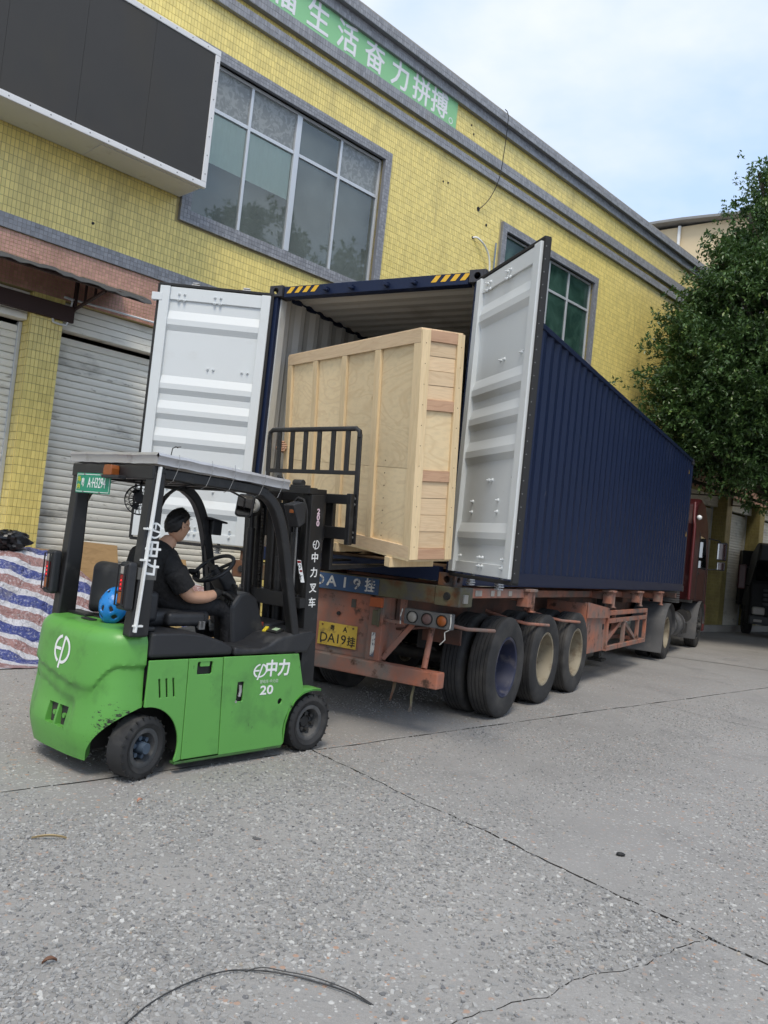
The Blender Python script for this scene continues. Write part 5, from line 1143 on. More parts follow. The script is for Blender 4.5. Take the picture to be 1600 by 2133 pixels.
# ------------------------------------------------------------------ timber crates
def crate_mat(h, t, r, c):
    fwd = V(math.sin(h), math.cos(h), 0); rg = V(math.cos(h), -math.sin(h), 0); u = V(0, 0, 1)
    f2 = fwd * math.cos(t) + u * math.sin(t); u2 = u * math.cos(t) - fwd * math.sin(t); r2 = rg * math.cos(r) + u2 * math.sin(r); u3 = u2 * math.cos(r) - rg * math.sin(r)
    m = Matrix.Identity(4)
    for i in range(3): m[i][0] = r2[i]; m[i][1] = f2[i]; m[i][2] = u3[i]; m[i][3] = c[i]
    return m
CRM = crate_mat(rad(60.83), rad(5.35), rad(-4.11), (0.2259, 6.525, 1.5906)); LX, LY, HZ = 2.683, 0.395, 1.805
def build_crate(K, lx, ly, hz, ends=True, bays_=4):
    T = 0.028; b = 0.10
    def part(nm, mt, *a, bev=.002): q = MB(); q.box(*a); return q.build(nm, mt, K, bevel=bev)
    # ply sheets on the long sides, set back behind the battens
    pwid = (lx - 2 * .03) / 2
    for k in range(2):
        x0 = -lx + .03 + k * pwid
        for j, (za, zb) in enumerate(((.02, hz * .395), (hz * .395 + .003, hz - .02))): part('plywood_sheet', 'ply', x0 + .001, x0 + pwid - .001, T, T + .012, za, zb, bev=0)
    part('plywood_sheet', 'ply', -lx + .03, -.03, ly - T - .012, ly - T, .02, hz - .02, bev=0)
    for y0, y1 in ((0, T), (ly - T, ly)):
        part('top_rail', 'plank', -lx, 0.0, y0, y1, hz - b, hz); part('bottom_rail', 'plank', -lx, 0.0, y0, y1, 0, b)
        for k in range(bays_ + 1):
            x0 = -lx + k * (lx - b) / bays_; part('batten', 'pine', x0, x0 + b, y0 + .001, y1 - .001, b + .001, hz - b - .001)
    # right end: corner battens, red boards and plank panels
    part('corner_batten', 'pine', .0005, T, .0, .075, -.003, hz - .002); part('corner_batten', 'pine', .0005, T, ly - .065, ly, -.003, hz - .002)
    rb = [(.0, .085), (hz * .345, hz * .345 + .085), (hz * .655, hz * .655 + .085), (hz - .085, hz)]
    for (a, c) in rb: part('cross_board', 'red_board', .001, T - .004, .076, ly - .066, a, c)
    for i in range(3):
        z0, z1 = rb[i][1], rb[i + 1][0]
        if i == 1: part('end_sheet', 'ply', -.012, .004, .076, ly - .066, z0 + .002, z1 - .002, bev=0)
        else:
            n = 4
            for k in range(n): part('end_plank', 'plank', -.012, .006 + .003 * (k % 2), .076, ly - .066, z0 + (z1 - z0) * k / n + .0015, z0 + (z1 - z0) * (k + 1) / n - .0015)
    part('end_sheet', 'ply', -lx - .012, -lx, .0, ly, 0, hz)
    for k in range(4): part('lid_plank', 'plank', -lx, .0, k * ly / 4 + .001, (k + 1) * ly / 4 - .001, hz + .0005, hz + .014)
    part('base_sheet', 'ply', -lx, 0, 0, ly, -.02, -.0005)
    for x in (-.34, -lx * .5, -lx + .25): part('skid', 'pine', x, x + .09, -.02, ly + .01, -.10, -.0205)
CR = thing('timber_crate', 'tall thin plywood crate held tilted on the forks at the container mouth', 'crate', mat=CRM)
build_crate(CR, LX, LY, HZ)
nail = MB()
for zz in np.arange(.14, HZ * .45, .105):
    for x in (-.155 - 0.30,): nail.cyl((x, -.0015, zz), (x, .002, zz), .006, n=6)
for zz in np.arange(.1, HZ, .16): nail.cyl((.0275, .035, zz), (.0295, .035, zz), .004, n=6); nail.cyl((.0275, LY - .03, zz), (.0295, LY - .03, zz), .004, n=6)
nail.build('nail', pm('nail_brown', (.16, .10, .06), .7), CR)['kind'] = 'stuff'
CR2 = thing('timber_crate', 'second wooden crate further inside the container, mostly hidden', 'crate', mat=Matrix.Translation(CP(1.35, .22, ZB + .28)) @ Matrix.Rotation(CROT - rad(90), 4, 'Z'))
build_crate(CR2, 1.9, .9, 1.28, bays_=3)
# ------------------------------------------------------------------ forklift (x forward from the front axle, y left)
FK = thing('forklift', 'green electric forklift with black mast and silver roof sheet', 'forklift', (-0.8213, 6.9135, 0), rad(50))
# counterweight: rings of a rounded plan, sculpted with swoops, pocket and wheel arch
CWB, CWN, CWA = 0.53, 3.2, 0.305
def cw_plan(y, inset=0.0):
    b = CWB - inset; t = max(0.0, 1 - (abs(y) / b) ** CWN); return -1.57 - (CWA - inset) * t ** (1 / CWN)
def cw_inset(z):
    i = 0.0
    if z > 0.87: i += 0.075 * (1 - math.sqrt(max(0.0, 1 - ((z - 0.87) / 0.0955) ** 2)))
    if z < 0.30: i += 0.035 * ((0.30 - z) / 0.18) ** 1.5
    i += 0.05 * max(0, z - .62)
    return i
def sm(a, b, x): t = min(1, max(0, (x - a) / (b - a))); return t * t * (3 - 2 * t)
def cw_feat(y, z):
    """depth of the moulded features below the skin"""
    d = 0.0
    zl = 0.665 - 0.10 * sm(.50, -.30, y) + 0.17 * sm(-.32, -.50, y)         # sweeping step line
    d += 0.020 * (1 - sm(zl - .012, zl + .012, z)) * sm(zl - .34, zl - .06, z)
    zl2 = 0.56 - 0.09 * sm(.35, -.15, y)
    d += 0.016 * sm(zl2 + .012, zl2 - .006, z) * sm(.26, .45, z) * sm(-.22, -.16, y) * sm(.46, .38, y)
    if 0.285 < z < 0.415 and -.125 < y < .105: d += 0.10 * (0 if -.022 < y < .002 else 1)
    return d
_yb = [-.127, -.123, -.024, -.020, .000, .004, .103, .107]
PH = np.array(sorted(set(np.linspace(-90, 90, 121).tolist()) | {math.degrees(math.asin(math.copysign((abs(y_) / CWB) ** (CWN / 2), y_))) for y_ in _yb}))
_zz = lambda z: (z - .115) / .8495 * .9645
ZV = [0, .02, .05, .09, .13, .165, _zz(.283), _zz(.287), .23, .27, .31, _zz(.413), _zz(.417), .36, .40, .43, .455, .48, .51, .535, .56, .585, .61, .635, .66, .685, .71, .74, .77, .80, .83, .86, .89, .915, .935, .95, .96, .9645]
rows = []
for z in ZV:
    row = []
    for ph in PH:
        s_, c_ = math.sin(rad(ph)), math.cos(rad(ph))
        y = -CWB * math.copysign(abs(s_) ** (2 / CWN), -s_); x0 = -1.57 - CWA * abs(c_) ** (2 / CWN)
        ta = min(1, max(0, ((abs(y) - .36) / .17 + (x0 + 1.868) / .298) / 2)); zb = 0.115 + 0.36 * ta ** .55 if abs(y) > .36 else 0.115
        zz = zb + (0.9645 - zb) * (z / .9645) if z < .9645 else z
        i = cw_inset(zz); yy = y * (CWB - i) / CWB; xx = -1.57 - (CWA - i) * abs(c_) ** (2 / CWN)
        n_ = V(c_ ** 1.0, -s_ * .8, 0).normalized(); d = cw_feat(yy, zz)
        row.append((xx + (n_.x if d < .05 else 1) * d, yy + n_.y * d * (0 if d > .05 else 1), zz))
    rows.append(row)
top = rows[-1]; extra = []
for t in (.12, .35, .7, 1.0): extra.append([(p[0] + (-1.565 - p[0]) * t, p[1] * (1 - .04 * t), p[2] + .012 * math.sin(t * 1.6)) for p in top])
q = MB(); q.grid(rows + extra)
bot = rows[0]; q.grid([[(p[0] + .05, p[1] * .9, p[2] + .03) for p in bot], bot])
def green_cw():
    m, t, b = nodemat('green_counterweight'); v = coords(t)
    f = noise(t, v, 2.0, 5); out = mixc(t, f, (0.095, 0.31, 0.055), (0.125, 0.37, 0.075))
    out = mixc(t, ramp(t, noise(t, v, 3.2, 7, .65), .52, .80), out, (0.060, 0.17, 0.04))
    # scuffs: scraped black near the arch edge and along the corner, chips elsewhere
    sx = N(t, "ShaderNodeSeparateXYZ"); t.links.new(v, sx.inputs[0])
    d = N(t, "ShaderNodeVectorMath", operation='DISTANCE'); d.inputs[1].default_value = (-1.72, -.50, .33); t.links.new(v, d.inputs[0])
    near = ramp(t, d.outputs['Value'], .05, .24, (1, 1, 1), (0, 0, 0))
    sc = N(t, "ShaderNodeMath", operation='MULTIPLY_ADD'); sc.inputs[1].default_value = .20; t.links.new(near, sc.inputs[0]); t.links.new(noise(t, coords(t, (1, 1, 2.2)), 20, 8, .72), sc.inputs[2])
    out = mixc(t, ramp(t, sc.outputs[0], .665, .70), out, (0.028, 0.028, 0.024))
    out = mixc(t, ramp(t, noise(t, coords(t, (1, 1, .35)), 34, 6, .7), .70, .725), out, (0.20, 0.42, 0.16))
    t.links.new(out, b.inputs['Base Color']); b.inputs['Roughness'].default_value = .36
    t.links.new(bumpn(t, noise(t, v, 9, 4), .12, .01), b.inputs['Normal'])
    return m
M_['green_cw'] = green_cw()
CWT = q.build('counterweight', 'green_cw', FK, smooth=38)
def cw_pt(y, z, up=0.003): i = cw_inset(z); return (cw_plan(y * CWB / max(.05, (CWB - i)) * (CWB - i) / CWB, i) - up + cw_feat(y, z) * .6, y, z)
q = MB(); q.prism(rrect(-.075, .075, -.028, .028, .027), lambda u, v, w_: (-1.70 + v, .0 + u, .9785 + w_), -.004, .002); q.build('cap', 'black_plastic', CWT)
for y in (-.07, .05):
    q = MB(); q.cyl((-1.78, y, .35), (-1.845, y, .35), .017, n=12); q.build('tow_pin', 'green_cw', CWT, smooth=40)
# emblem on the counterweight and on the side, drawn as strokes
def emblem(fn, s, w, parent, mat='white_decal'):
    q = MB(); sl = .28
    q.ribbon(arc(0, 0, s, 100, 248, 18), w, fn)                       # left bowl
    q.ribbon([(-s * .92, s * .02), (-s * .12, s * .02)], w, fn)         # middle bar
    q.ribbon([(s * .13 + sl * s * .5 * 1.0, s * 1.0), (s * .13 - sl * s * 1.2, -s * 1.45)], w, fn)   # slanted stem
    q.ribbon(arc(s * .08, 0, s * .97, 82, -100, 18), w, fn)               # right bowl
    return q.build('emblem', mat, parent, fix=False)
emblem(lambda u, v: cw_pt(.0 - u, .775 + v), .086, .020, CWT)
# side panels, both sides
for s in (-1, 1):
    yo, yi = (-.55, -.535) if s < 0 else (.55, .535)
    fn = lambda u, v, w_: (u, w_, v)
    slots = [[(x0 - .006, .655), (x0 + .008, .655), (x0 + .030, .53), (x0 + .016, .53)] for x0 in (-1.475, -1.42, -1.365)]
    p1 = [(-1.565, .778), (-1.256, .778), (-1.232, .10), (-1.285, .088)] + [(-1.545 + .275 * math.cos(rad(t)), .20 + .275 * math.sin(rad(t))) for t in range(-20, 95, 8)] + [(-1.565, .475)]
    q = MB(); q.prism(p1, fn, yo, yi, slots); q.build('side_panel', 'green', FK, bevel=0.004)
    p2 = [(-1.250, .778), (-.958, .778), (-.912, .098), (-1.226, .098)]
    q = MB(); q.prism(p2, fn, yo, yi, [rrect(-1.175, -1.045, .668, .755, .012)]); dr = q.build('battery_door', 'green', FK, bevel=0.004)
    q = MB(); q.prism(rrect(-1.15, -1.07, .722, .756, .004), fn, yo + .004 * (1 if s < 0 else -1), yi); q.build('handle', 'green', dr, bevel=0.003)
    p3 = [(-.950, .780), (-.215, .780), (-.125, .505), (.075, .492), (.078, .470)] + [(0.0 + .305 * math.cos(rad(t)), .205 + .275 * math.sin(rad(t))) for t in range(82, 204, 8)] + [(-.30, .088), (-.905, .088)]
    q = MB(); q.prism(p3, fn, yo, yi, [rrect(-.800, -.740, .455, .595, .008), [(-.365 + .022 * math.cos(t), .425 + .022 * math.sin(t)) for t in np.linspace(0, 6.283, 15)[:-1]]]); fp = q.build('front_panel', 'green', FK, bevel=0.004)
    q = MB(); pts = [(.078, .492), (-.02, .497), (-.125, .480), (-.205, .425), (-.262, .34), (-.288, .25), (-.292, .12)]
    q.grid([[(x, y, z) for x, z in pts] for y in (yo * 1.012, yo * .50)]); q.grid([[(x * .99, y, z - .010) for x, z in pts] for y in (yo * .50, yo * 1.012)]); q.build('fender', 'green', FK, smooth=50)
    q = MB(); q.box(-1.24, -.31, *sorted((yi * .985, yi * .965)), .10, .76); q.box(-1.555, -1.241, *sorted((yi * .985, yi * .965)), .50, .76); q.build('inner_panel', 'ink', FK)
    q = MB(); q.tube([(-.772, yo * .992, .49), (-.765, yo * .992, .53), (-.772, yo * .992, .57)], .011, 7); q.cyl((-.80, yo * 1.002, .455), (-.80, yo * .985, .455), .010, n=8); q.build('latch', 'steel', fp, smooth=50)
    q = MB(); q.box(-1.28, -.30, *sorted((yo, yo * .9)), .070, .0875); q.build('sill', pm('dark_green', (.05, .13, .035), .5, dirt=(GRIME, 6, .5, .65)), FK, bevel=0.004)
q = MB(); q.box(-1.22, -.33, -.50, .50, .14, .60); q.box(-1.56, -1.2, -.30, .30, .30, .76); q.box(-1.57, -.33, -.50, .50, .60, .765); q.box(-.34, .0, -.33, .33, .14, .765); q.build('chassis', 'ink', FK)
q = MB(); q.box(-1.83, -1.30, -.22, .22, .15, .46); q.cyl((-1.54, -.34, .20), (-1.54, .34, .20), .05, n=12); q.build('steer_axle', 'dark_steel', FK)
# wheels: steered rear pair turned, front pair straight
def fk_wheel(loc, axis, R, Wt, hub, label=None):
    o = wheel(FK, loc, axis, R, Wt, R * .58, 'rim_grey', .035, mat='tyre_dark', hub=hub, nb=6, label=label)
    d = Vector(axis).normalized(); a = d.orthogonal().normalized(); b = d.cross(a); c = Vector(loc); q = MB()
    for i in range(22):                                     # worn sipes along both shoulders
        for sd in (-1, 1):
            t = 2 * math.pi * (i + .5 * (sd > 0)) / 22; rr = a * math.cos(t) + b * math.sin(t); tt = -a * math.sin(t) + b * math.cos(t)
            q.bar(c + rr * (R - .020) + d * sd * Wt * .43, c + rr * (R - .004) + d * sd * Wt * .40, .020, .010, up=tuple(tt))
    q.build('tread', 'ink', o)['kind'] = 'stuff'; return o
ST = rad(13)
ax = V(math.sin(-ST), -math.cos(ST), 0)
fk_wheel((-1.535, -.472, .208), (math.sin(ST), -math.cos(ST), 0), .208, .155, (.042, .085, 'hub_blue')); fk_wheel((-1.535, .455, .208), (-math.sin(ST), math.cos(ST), 0), .208, .155, (.042, .085, 'hub_blue'))
fk_wheel((0, -.455, .225), (0, -1, 0), .225, .18, (.05, .02, 'dark_steel')); fk_wheel((0, .455, .225), (0, 1, 0), .225, .18, (.05, .02, 'dark_steel'))
# black hood, cowls, dash
fy = lambda u, v, w_: (u, w_, v)
q = MB(); q.prism([(-1.562, .785), (-1.562, .955), (-1.30, .955), (-1.12, .935), (-.95, .885), (-.86, .845), (-.86, .785)], fy, -.54, .54); q.build('hood', 'black_plastic', FK, bevel=0.045, seg=3)
q = MB(); q.box(-1.60, -1.50, -.48, .48, .955, .985); q.box(-1.66, -1.575, .12, .38, .972, .992); q.build('hood_trim', 'black_paint', FK, bevel=0.008)
q = MB(); q.prism([(-.858, .785), (-.858, .848), (-.74, .832), (-.61, .828), (-.53, .85), (-.44, .905), (-.30, .935), (-.08, .955), (-.03, .93), (-.12, .785)], fy, -.545, -.20); q.prism([(-.858, .785), (-.858, .848), (-.62, .82), (-.33, .86), (-.20, .925), (-.06, .955), (-.03, .93), (-.12, .785)], fy, .27, .545); q.build('cowl', 'black_plastic', FK, bevel=0.03, seg=3)
q = MB(); q.prism([(-.36, .785), (-.33, .90), (-.24, .960), (-.04, .985), (.0, .95), (-.06, .785)], fy, -.195, .265); q.build('dash', 'black_plastic', FK, bevel=0.025, seg=3)
q = MB(); q.box(-.86, -.25, -.53, .53, .56, .60); q.build('floor_plate', 'dark_steel', FK)
dn = V(-.33, 0, .94).normalized()
def dash_part(nm, cx, cy, w_, l_, h_, mt, z=.945, rot=0):
    m = frame((cx, cy, z + (cx + .12) * .35), (math.sin(rot), -math.cos(rot), 0), V(math.cos(rot), math.sin(rot), .35)); q = MB(); q.box(-w_ / 2, w_ / 2, -l_ / 2, l_ / 2, -.012, h_); q.xf(m); return q.build(nm, mt, FK, bevel=0.004)
dash_part('display', -.335, -.385, .115, .085, .014, 'ink', 1.006); dash_part('display_screen', -.325, -.385, .06, .045, .0165, 'lcd', 1.006)
dash_part('warning_sticker', -.345, -.285, .030, .085, .016, pm('sticker_yellow', (.62, .50, .03), .5), 1.004, .5)
q = MB(); q.cyl((-.34, -.215, .915), (-.34, -.215, .965), .020, n=14); q.cyl((-.34, -.215, .955), (-.34, -.215, .980), .024, n=14); q.build('emergency_button', pm('button_red', (.20, .03, .02), .5), FK, smooth=40)
# steering column, lever console, wheel
q = MB(); q.prism([(-.64, .80), (-.69, 1.10), (-.62, 1.19), (-.50, 1.215), (-.42, 1.16), (-.34, .98), (-.26, .80)], fy, -.245, -.02); q.build('lever_console', 'black_plastic', FK, bevel=0.03, seg=3)
q = MB(); q.bar((-.30, .03, .82), (-.585, .03, 1.30), .12, .10); q.bar((-.52, .03, 1.22), (-.62, .03, 1.335), .16, .12); q.build('steering_column', 'black_plastic', FK, bevel=0.02, seg=3)
WC = V(-.665, .03, 1.365); wn = V(-.62, 0, .78).normalized(); wa = wn.orthogonal().normalized(); wb = wn.cross(wa); WR = .165
q = MB(); ring = [WC + wa * WR * math.cos(t) + wb * WR * math.sin(t) for t in np.linspace(0, 2 * math.pi, 41)]; q.tube(ring, .0155, 9, caps=False)
for t in (.5, 2.6, 4.7): q.bar(WC - wn * .02, WC + (wa * math.cos(t) + wb * math.sin(t)) * WR, .035, .012, up=tuple(wn))
q.cyl(WC - wn * .05, WC + wn * .008, .045, .038, n=18); q.build('steering_wheel', 'black_plastic', FK, smooth=45)
for k in range(3):
    q = MB(); b0 = V(-.60 + .03 * k, -.20 + .05 * k, 1.17); q.cyl(b0, b0 + V(-.02, 0, .07), .006, n=7); q.lathe([(.0005, -.016), (.013, -.01), (.016, 0), (.012, .012), (.0005, .016)], b0 + V(-.02, 0, .08), (0, 0, 1), 10); q.build('lever', 'ink', FK, smooth=50)
# seat
def pillow(x0, x1, y0, y1, z0, z1, nm, parent, mat='black_plastic'):
    q = MB(); q.box(x0, x1, y0, y1, z0, z1); o = q.build(nm, mat, parent, bevel=min(x1 - x0, y1 - y0, z1 - z0) * .42, seg=5, smooth=60); return o
SEAT = pillow(-1.46, -.86, -.25, .25, .95, 1.07, 'seat', FK)
pillow(-1.58, -1.44, -.26, .26, 1.00, 1.36, 'backrest', SEAT); pillow(-1.55, -1.36, -.30, -.22, .99, 1.20, 'side_bolster', SEAT); pillow(-1.55, -1.36, .22, .30, .99, 1.20, 'side_bolster', SEAT); pillow(-1.28, -.95, -.31, -.23, .96, 1.06, 'hip_guard', SEAT)
q = MB(); q.bar((-1.0, -.30, 1.0), (-1.0, -.30, .95), .05, .03); q.box(-1.02, -.97, -.325, -.305, .94, 1.0); q.build('belt_buckle', 'steel_grey', SEAT, bevel=0.004)
# overhead guard
for s in (-1, 1):
    q = MB(); q.prism([(-1.735, .93), (-1.60, .93), (-1.595, 1.40), (-1.60, 2.0), (-1.69, 2.0), (-1.715, 1.40)], fy, *((-.455, -.55) if s < 0 else (.35, .445))); q.build('rear_pillar', 'black_paint', FK, bevel=0.015, seg=3)
    pts = [(-.14, .93), (-.20, .79), (-.24, .80)]
    fp = [(-.215, .79), (-.245, .88), (-.335, 1.17), (-.40, 1.39), (-.465, 1.61), (-.525, 1.76), (-.60, 1.88), (-.70, 1.955), (-.85, 1.985), (-1.62, 1.99)]
    cv = []
    for i in range(len(fp) - 1):                      # smooth curve through the bends, swept with a square section
        p0, p1, p2_, p3_ = (Vector(fp[max(i - 1, 0)]), Vector(fp[i]), Vector(fp[i + 1]), Vector(fp[min(i + 2, len(fp) - 1)]))
        for k in range(6): t = k / 6; cv.append(.5 * (2 * p1 + (p2_ - p0) * t + (2 * p0 - 5 * p1 + 4 * p2_ - p3_) * t * t + (3 * p1 - p0 - 3 * p2_ + p3_) * t ** 3))
    cv.append(Vector(fp[-1])); P_ = []
    for i, p in enumerate(cv):
        d_ = (cv[min(i + 1, len(cv) - 1)] - cv[max(i - 1, 0)]).normalized(); n2 = Vector((-d_.y, d_.x)) * .037
        ya, yb = (-.543, -.468) if s < 0 else (.475, .40); P_.append([(p.x + n2.x, ya, p.y + n2.y), (p.x + n2.x, yb, p.y + n2.y), (p.x - n2.x, yb, p.y - n2.y), (p.x - n2.x, ya, p.y - n2.y)])
    q = MB(); q.grid(P_, closed=True); q.add(P_[0], [(0, 1, 2, 3)]); q.add(P_[-1], [(3, 2, 1, 0)]); q.build('front_pillar', 'black_paint', FK, bevel=0.010, seg=2, smooth=40)
    q = MB(); q.grid([[(-1.60 + .28 * (1 - math.cos(t)), y, 1.72 + .23 * math.sin(t)) for t in np.linspace(0, 1.57, 8)] + [(-1.60, y, 1.95)] for y in ((-.53, -.47) if s < 0 else (.43, .37))]); q.build('pillar_gusset', 'black_paint', FK)
for x in (-1.655, -.72, -1.0, -1.2, -1.4):
    q = MB(); q.box(x - (.045 if x < -1.6 else .02), x + (.045 if x < -1.6 else .02), -.545, .45, 1.965 if x > -1.6 else 1.945, 2.005 if x > -1.6 else 2.035); q.build('roof_bar', 'black_paint', FK, bevel=0.008)
# crumpled silver sheet on the roof
rows = []
for i in range(25):
    x = -1.70 + i * 1.165 / 24; row = []
    for j in range(21):
        y = -.578 + j * 1.065 / 20; z = 2.118 - .028 * (i / 24) + .0012 * math.sin(i * 1.7 + j * .9) + .001 * math.sin(j * 2.3 - i)
        row.append((x, y, z))
    rows.append(row)
q = MB(); q.grid(rows); q.grid([[(p[0], p[1], p[2] - .02) for p in r] for r in rows])
def lip(line, dx, dy):
    L2 = []
    for k, dz in enumerate((0, -.018, -.034, -.072)):
        L2.append([(p[0] + dx * (.012 if k == 1 else 0) + random.uniform(-.0012, .0012) * (k > 0), p[1] + dy * (.012 if k == 1 else 0) + random.uniform(-.0015, .0015) * (k > 0), p[2] + dz + random.uniform(-.001, .001) * (k > 0)) for p in line])
    q.grid(L2)
lip(rows[0], -1, 0); lip(rows[-1], 1, 0); lip([r[0] for r in rows], 0, -1); lip([r[-1] for r in rows], 0, 1)
RS = q.build('roof_sheet', 'silver_sheet', FK, smooth=50)
for x in (-1.55, -1.28, -1.08, -.80, -.62):
    q = MB(); q.tube([(x, -.592, 2.125), (x + .01, -.598, 2.06), (x - .005, -.56, 1.95), (x, -.5, 1.93)], .0022, 5); q.build('tie_wire', 'steel', RS)
q = MB(); q.tube([(-1.60, -.57, 2.11), (-1.60, -.58, 2.16), (-1.58, -.585, 2.175), (-1.56, -.58, 2.17)], .0035, 5); q.tube([(-1.585, -.58, 2.17), (-1.55, -.60, 2.178)], .003, 5); q.build('tie_wire', 'dark_steel', RS)
q = MB(); q.bar((-1.665, -.566, 2.03), (-1.715, -.566, .965), .030, .014, up=(1, 0, 0)); q.build('white_conduit', 'white_paint', FK, bevel=0.003)
q = MB()
for z in (1.0, 1.42, 1.62): q.box(-1.73, -1.665, -.576, -.552, z, z + .012)
q.build('conduit_clip', 'white_paint', FK)
# rear amber lamp, plate, tail lamps
q = MB(); q.prism([(.0, 1.955), (-.10, 1.955), (-.10, 2.00), (-.09, 2.025), (-.01, 2.025), (.0, 2.00)], lambda u, v, w_: (w_, u - .06, v), -1.765, -1.70); q.build('amber_lamp', 'amber', FK, bevel=0.006)
q = MB(); q.box(-1.765, -1.70, -.25, -.045, 1.935, 1.957); q.build('lamp_bracket', 'black_plastic', FK, bevel=0.005)
q = MB(); q.box(-1.726, -1.720, -.105, .330, 1.825, 1.965); PL = q.build('number_plate', 'plate_green', FK, bevel=0.004)
XB = (0, -1, 0)
q = MB(); q.ribbon(rrect(-.095, .320, 1.835, 1.955, .008), .004, lambda u, v: (-1.7275, u, v), closed=True); q.build('plate_border', 'white_decal', PL, fix=False)
text_mb('场', .042, .0006, .0006).xf(frame((-1.7275, .293, 1.920), XB, YN)).build('lettering', pm('yellow_ink', (.62, .60, .03), .5), PL)
text_mb('内', .042, .0006, .0006).xf(frame((-1.7275, .293, 1.868), XB, YN)).build('lettering', M_['yellow_ink'] if 'yellow_ink' in M_ else MATS['yellow_ink'], PL)
text_mb('粤', .066, .0006, .0006, sx=.62).xf(frame((-1.7275, .241, 1.895), XB, YN)).build('lettering', 'white_decal', PL)
text_mb('A·H3294', .100, .0006, .0004, sx=.62).xf(frame((-1.7275, .065, 1.895), XB, YN)).build('lettering', 'white_decal', PL)
for y in (.225, .015):
    for z in (1.957, 1.833):
        q = MB(); q.cyl((-1.731, y, z), (-1.722, y, z), .007, n=8); q.build('screw', 'steel_grey', PL)
for s in (-1, 1):
    q = MB(); yo = -.50 if s < 0 else .43; q.box(-1.80, -1.735, yo - .055, yo + .055, 1.10, 1.405); TL = q.build('tail_lamp', 'black_plastic', FK, bevel=0.018, seg=3)
    for (z0, z1, m) in ((1.325, 1.375, 'clear_lens'), (1.215, 1.322, 'red_lens'), (1.14, 1.212, 'amber')):
        q = MB(); q.box(-1.812, -1.795, yo - .022, yo + .022, z0, z1); q.build('lens', m, TL, bevel=0.006)
    q = MB()
    for k in range(3): q.cyl((-1.8135, yo, 1.235 + .026 * k), (-1.812, yo, 1.235 + .026 * k), .0065, n=8)
    q.build('lit_bulb', 'lamp_red', TL)
    q = MB(); q.tube([(-1.79, yo - .036, 1.12), (-1.818, yo - .036, 1.13), (-1.818, yo - .036, 1.38), (-1.79, yo - .036, 1.39)], .006, 6); q.tube([(-1.79, yo + .036, 1.12), (-1.818, yo + .036, 1.13), (-1.818, yo + .036, 1.38), (-1.79, yo + .036, 1.39)], .006, 6); q.build('lamp_guard', 'black_paint', TL, smooth=50)
# lettering on the pillar, the side and the mast
DN, FWD = (0, 0, -1), (1, 0, 0)
emblem(lambda u, v: (-1.640 + v, -.5525, 1.62 - u), .045, .012, FK)
text_mb('中力', .125, .0008, .004, sx=.95).xf(frame((-1.650, -.5525, 1.44), DN, FWD)).build('lettering', 'white_decal', FK)
q = MB(); q.box(-1.73, -1.592, -.5515, -.46, 1.30, 1.375); q.build('tape_wrap', pm('tape', (.09, .09, .085), .3, var=.3), FK)
SL = lambda x, z, u, v: (x + u, -.5525, z + v)
emblem(lambda u, v: (-.600 + u * 1.25 + v * .12, -.5525, .668 + v), .046, .012, FK)
text_mb('中力', .130, .0008, .005).xf(frame((-.425, -.5525, .672), FWD, (.12, 0, 1))).build('lettering', 'white_decal', FK)
text_mb('锂电车·中力造', .030, .0005, .0003).xf(frame((-.50, -.5525, .583), FWD, (.12, 0, 1))).build('lettering', pm('faded_white', (.45, .58, .42), .5), FK)
text_mb('20', .092, .0008, .003, sx=1.45).xf(frame((-.515, -.5525, .518), FWD, (.1, 0, 1))).build('lettering', 'white_decal', FK)
# mast, tilted back
MT = Matrix.Translation((.05, 0, .25)) @ Matrix.Rotation(rad(-3.6), 4, 'Y') @ Matrix.Translation((-.05, 0, -.25))
def mpart(nm, mt, fn_, bevel=0.004, smooth=None, parent=None, label=None):
    q = MB(); fn_(q); q.xf(MT); return q.build(nm, mt, parent or FK, bevel=bevel, smooth=smooth, label=label)
for s in (-1, 1):
    def chan(q, s=s):
        q.box(.0, .15, *sorted((s * .40, s * .385)), .18, 2.03); q.box(.0, .02, *sorted((s * .385, s * .33)), .18, 2.03); q.box(.13, .15, *sorted((s * .385, s * .33)), .18, 2.03)
    RL = mpart('mast_rail', 'black_paint', chan)
    def inner(q, s=s):
        q.box(.025, .125, *sorted((s * .325, s * .31)), .25, 2.06); q.box(.025, .04, *sorted((s * .31, s * .265)), .25, 2.06); q.box(.11, .125, *sorted((s * .31, s * .265)), .25, 2.06)
    mpart('inner_rail', 'black_paint', inner)
    mpart('lift_cylinder', 'black_paint', lambda q: (q.cyl((-.035, s * .27, .30), (-.035, s * .27, 1.72), .034, n=16), q.cyl((-.035, s * .27, 1.72), (-.035, s * .27, 1.90), .02, n=12)), 0, 40)
    mpart('pulley', 'black_paint', lambda q: (q.lathe([(.02, -.025), (.075, -.025), (.078, -.018), (.06, 0), (.078, .018), (.075, .025), (.02, .025), (.02, -.025)], (-.02, s * .27, 1.90), (1, 0, 0) if False else (0, 1, 0), 26), q.cyl((-.02, s * .27 - .035, 1.90), (-.02, s * .27 + .035, 1.90), .018, n=10)), 0, 40)
    mpart('chain', 'dark_steel', lambda q: [q.bar((.04, s * .22, z), (.04, s * .22, z + .022), .022, .010) for z in np.arange(.4, 1.88, .03)], 0)
    mpart('bracket', 'black_paint', lambda q: (q.box(-.06, .0, *sorted((s * .40, s * .30)), 1.12, 1.20), q.box(-.06, .0, *sorted((s * .40, s * .30)), .62, .70)), .004)
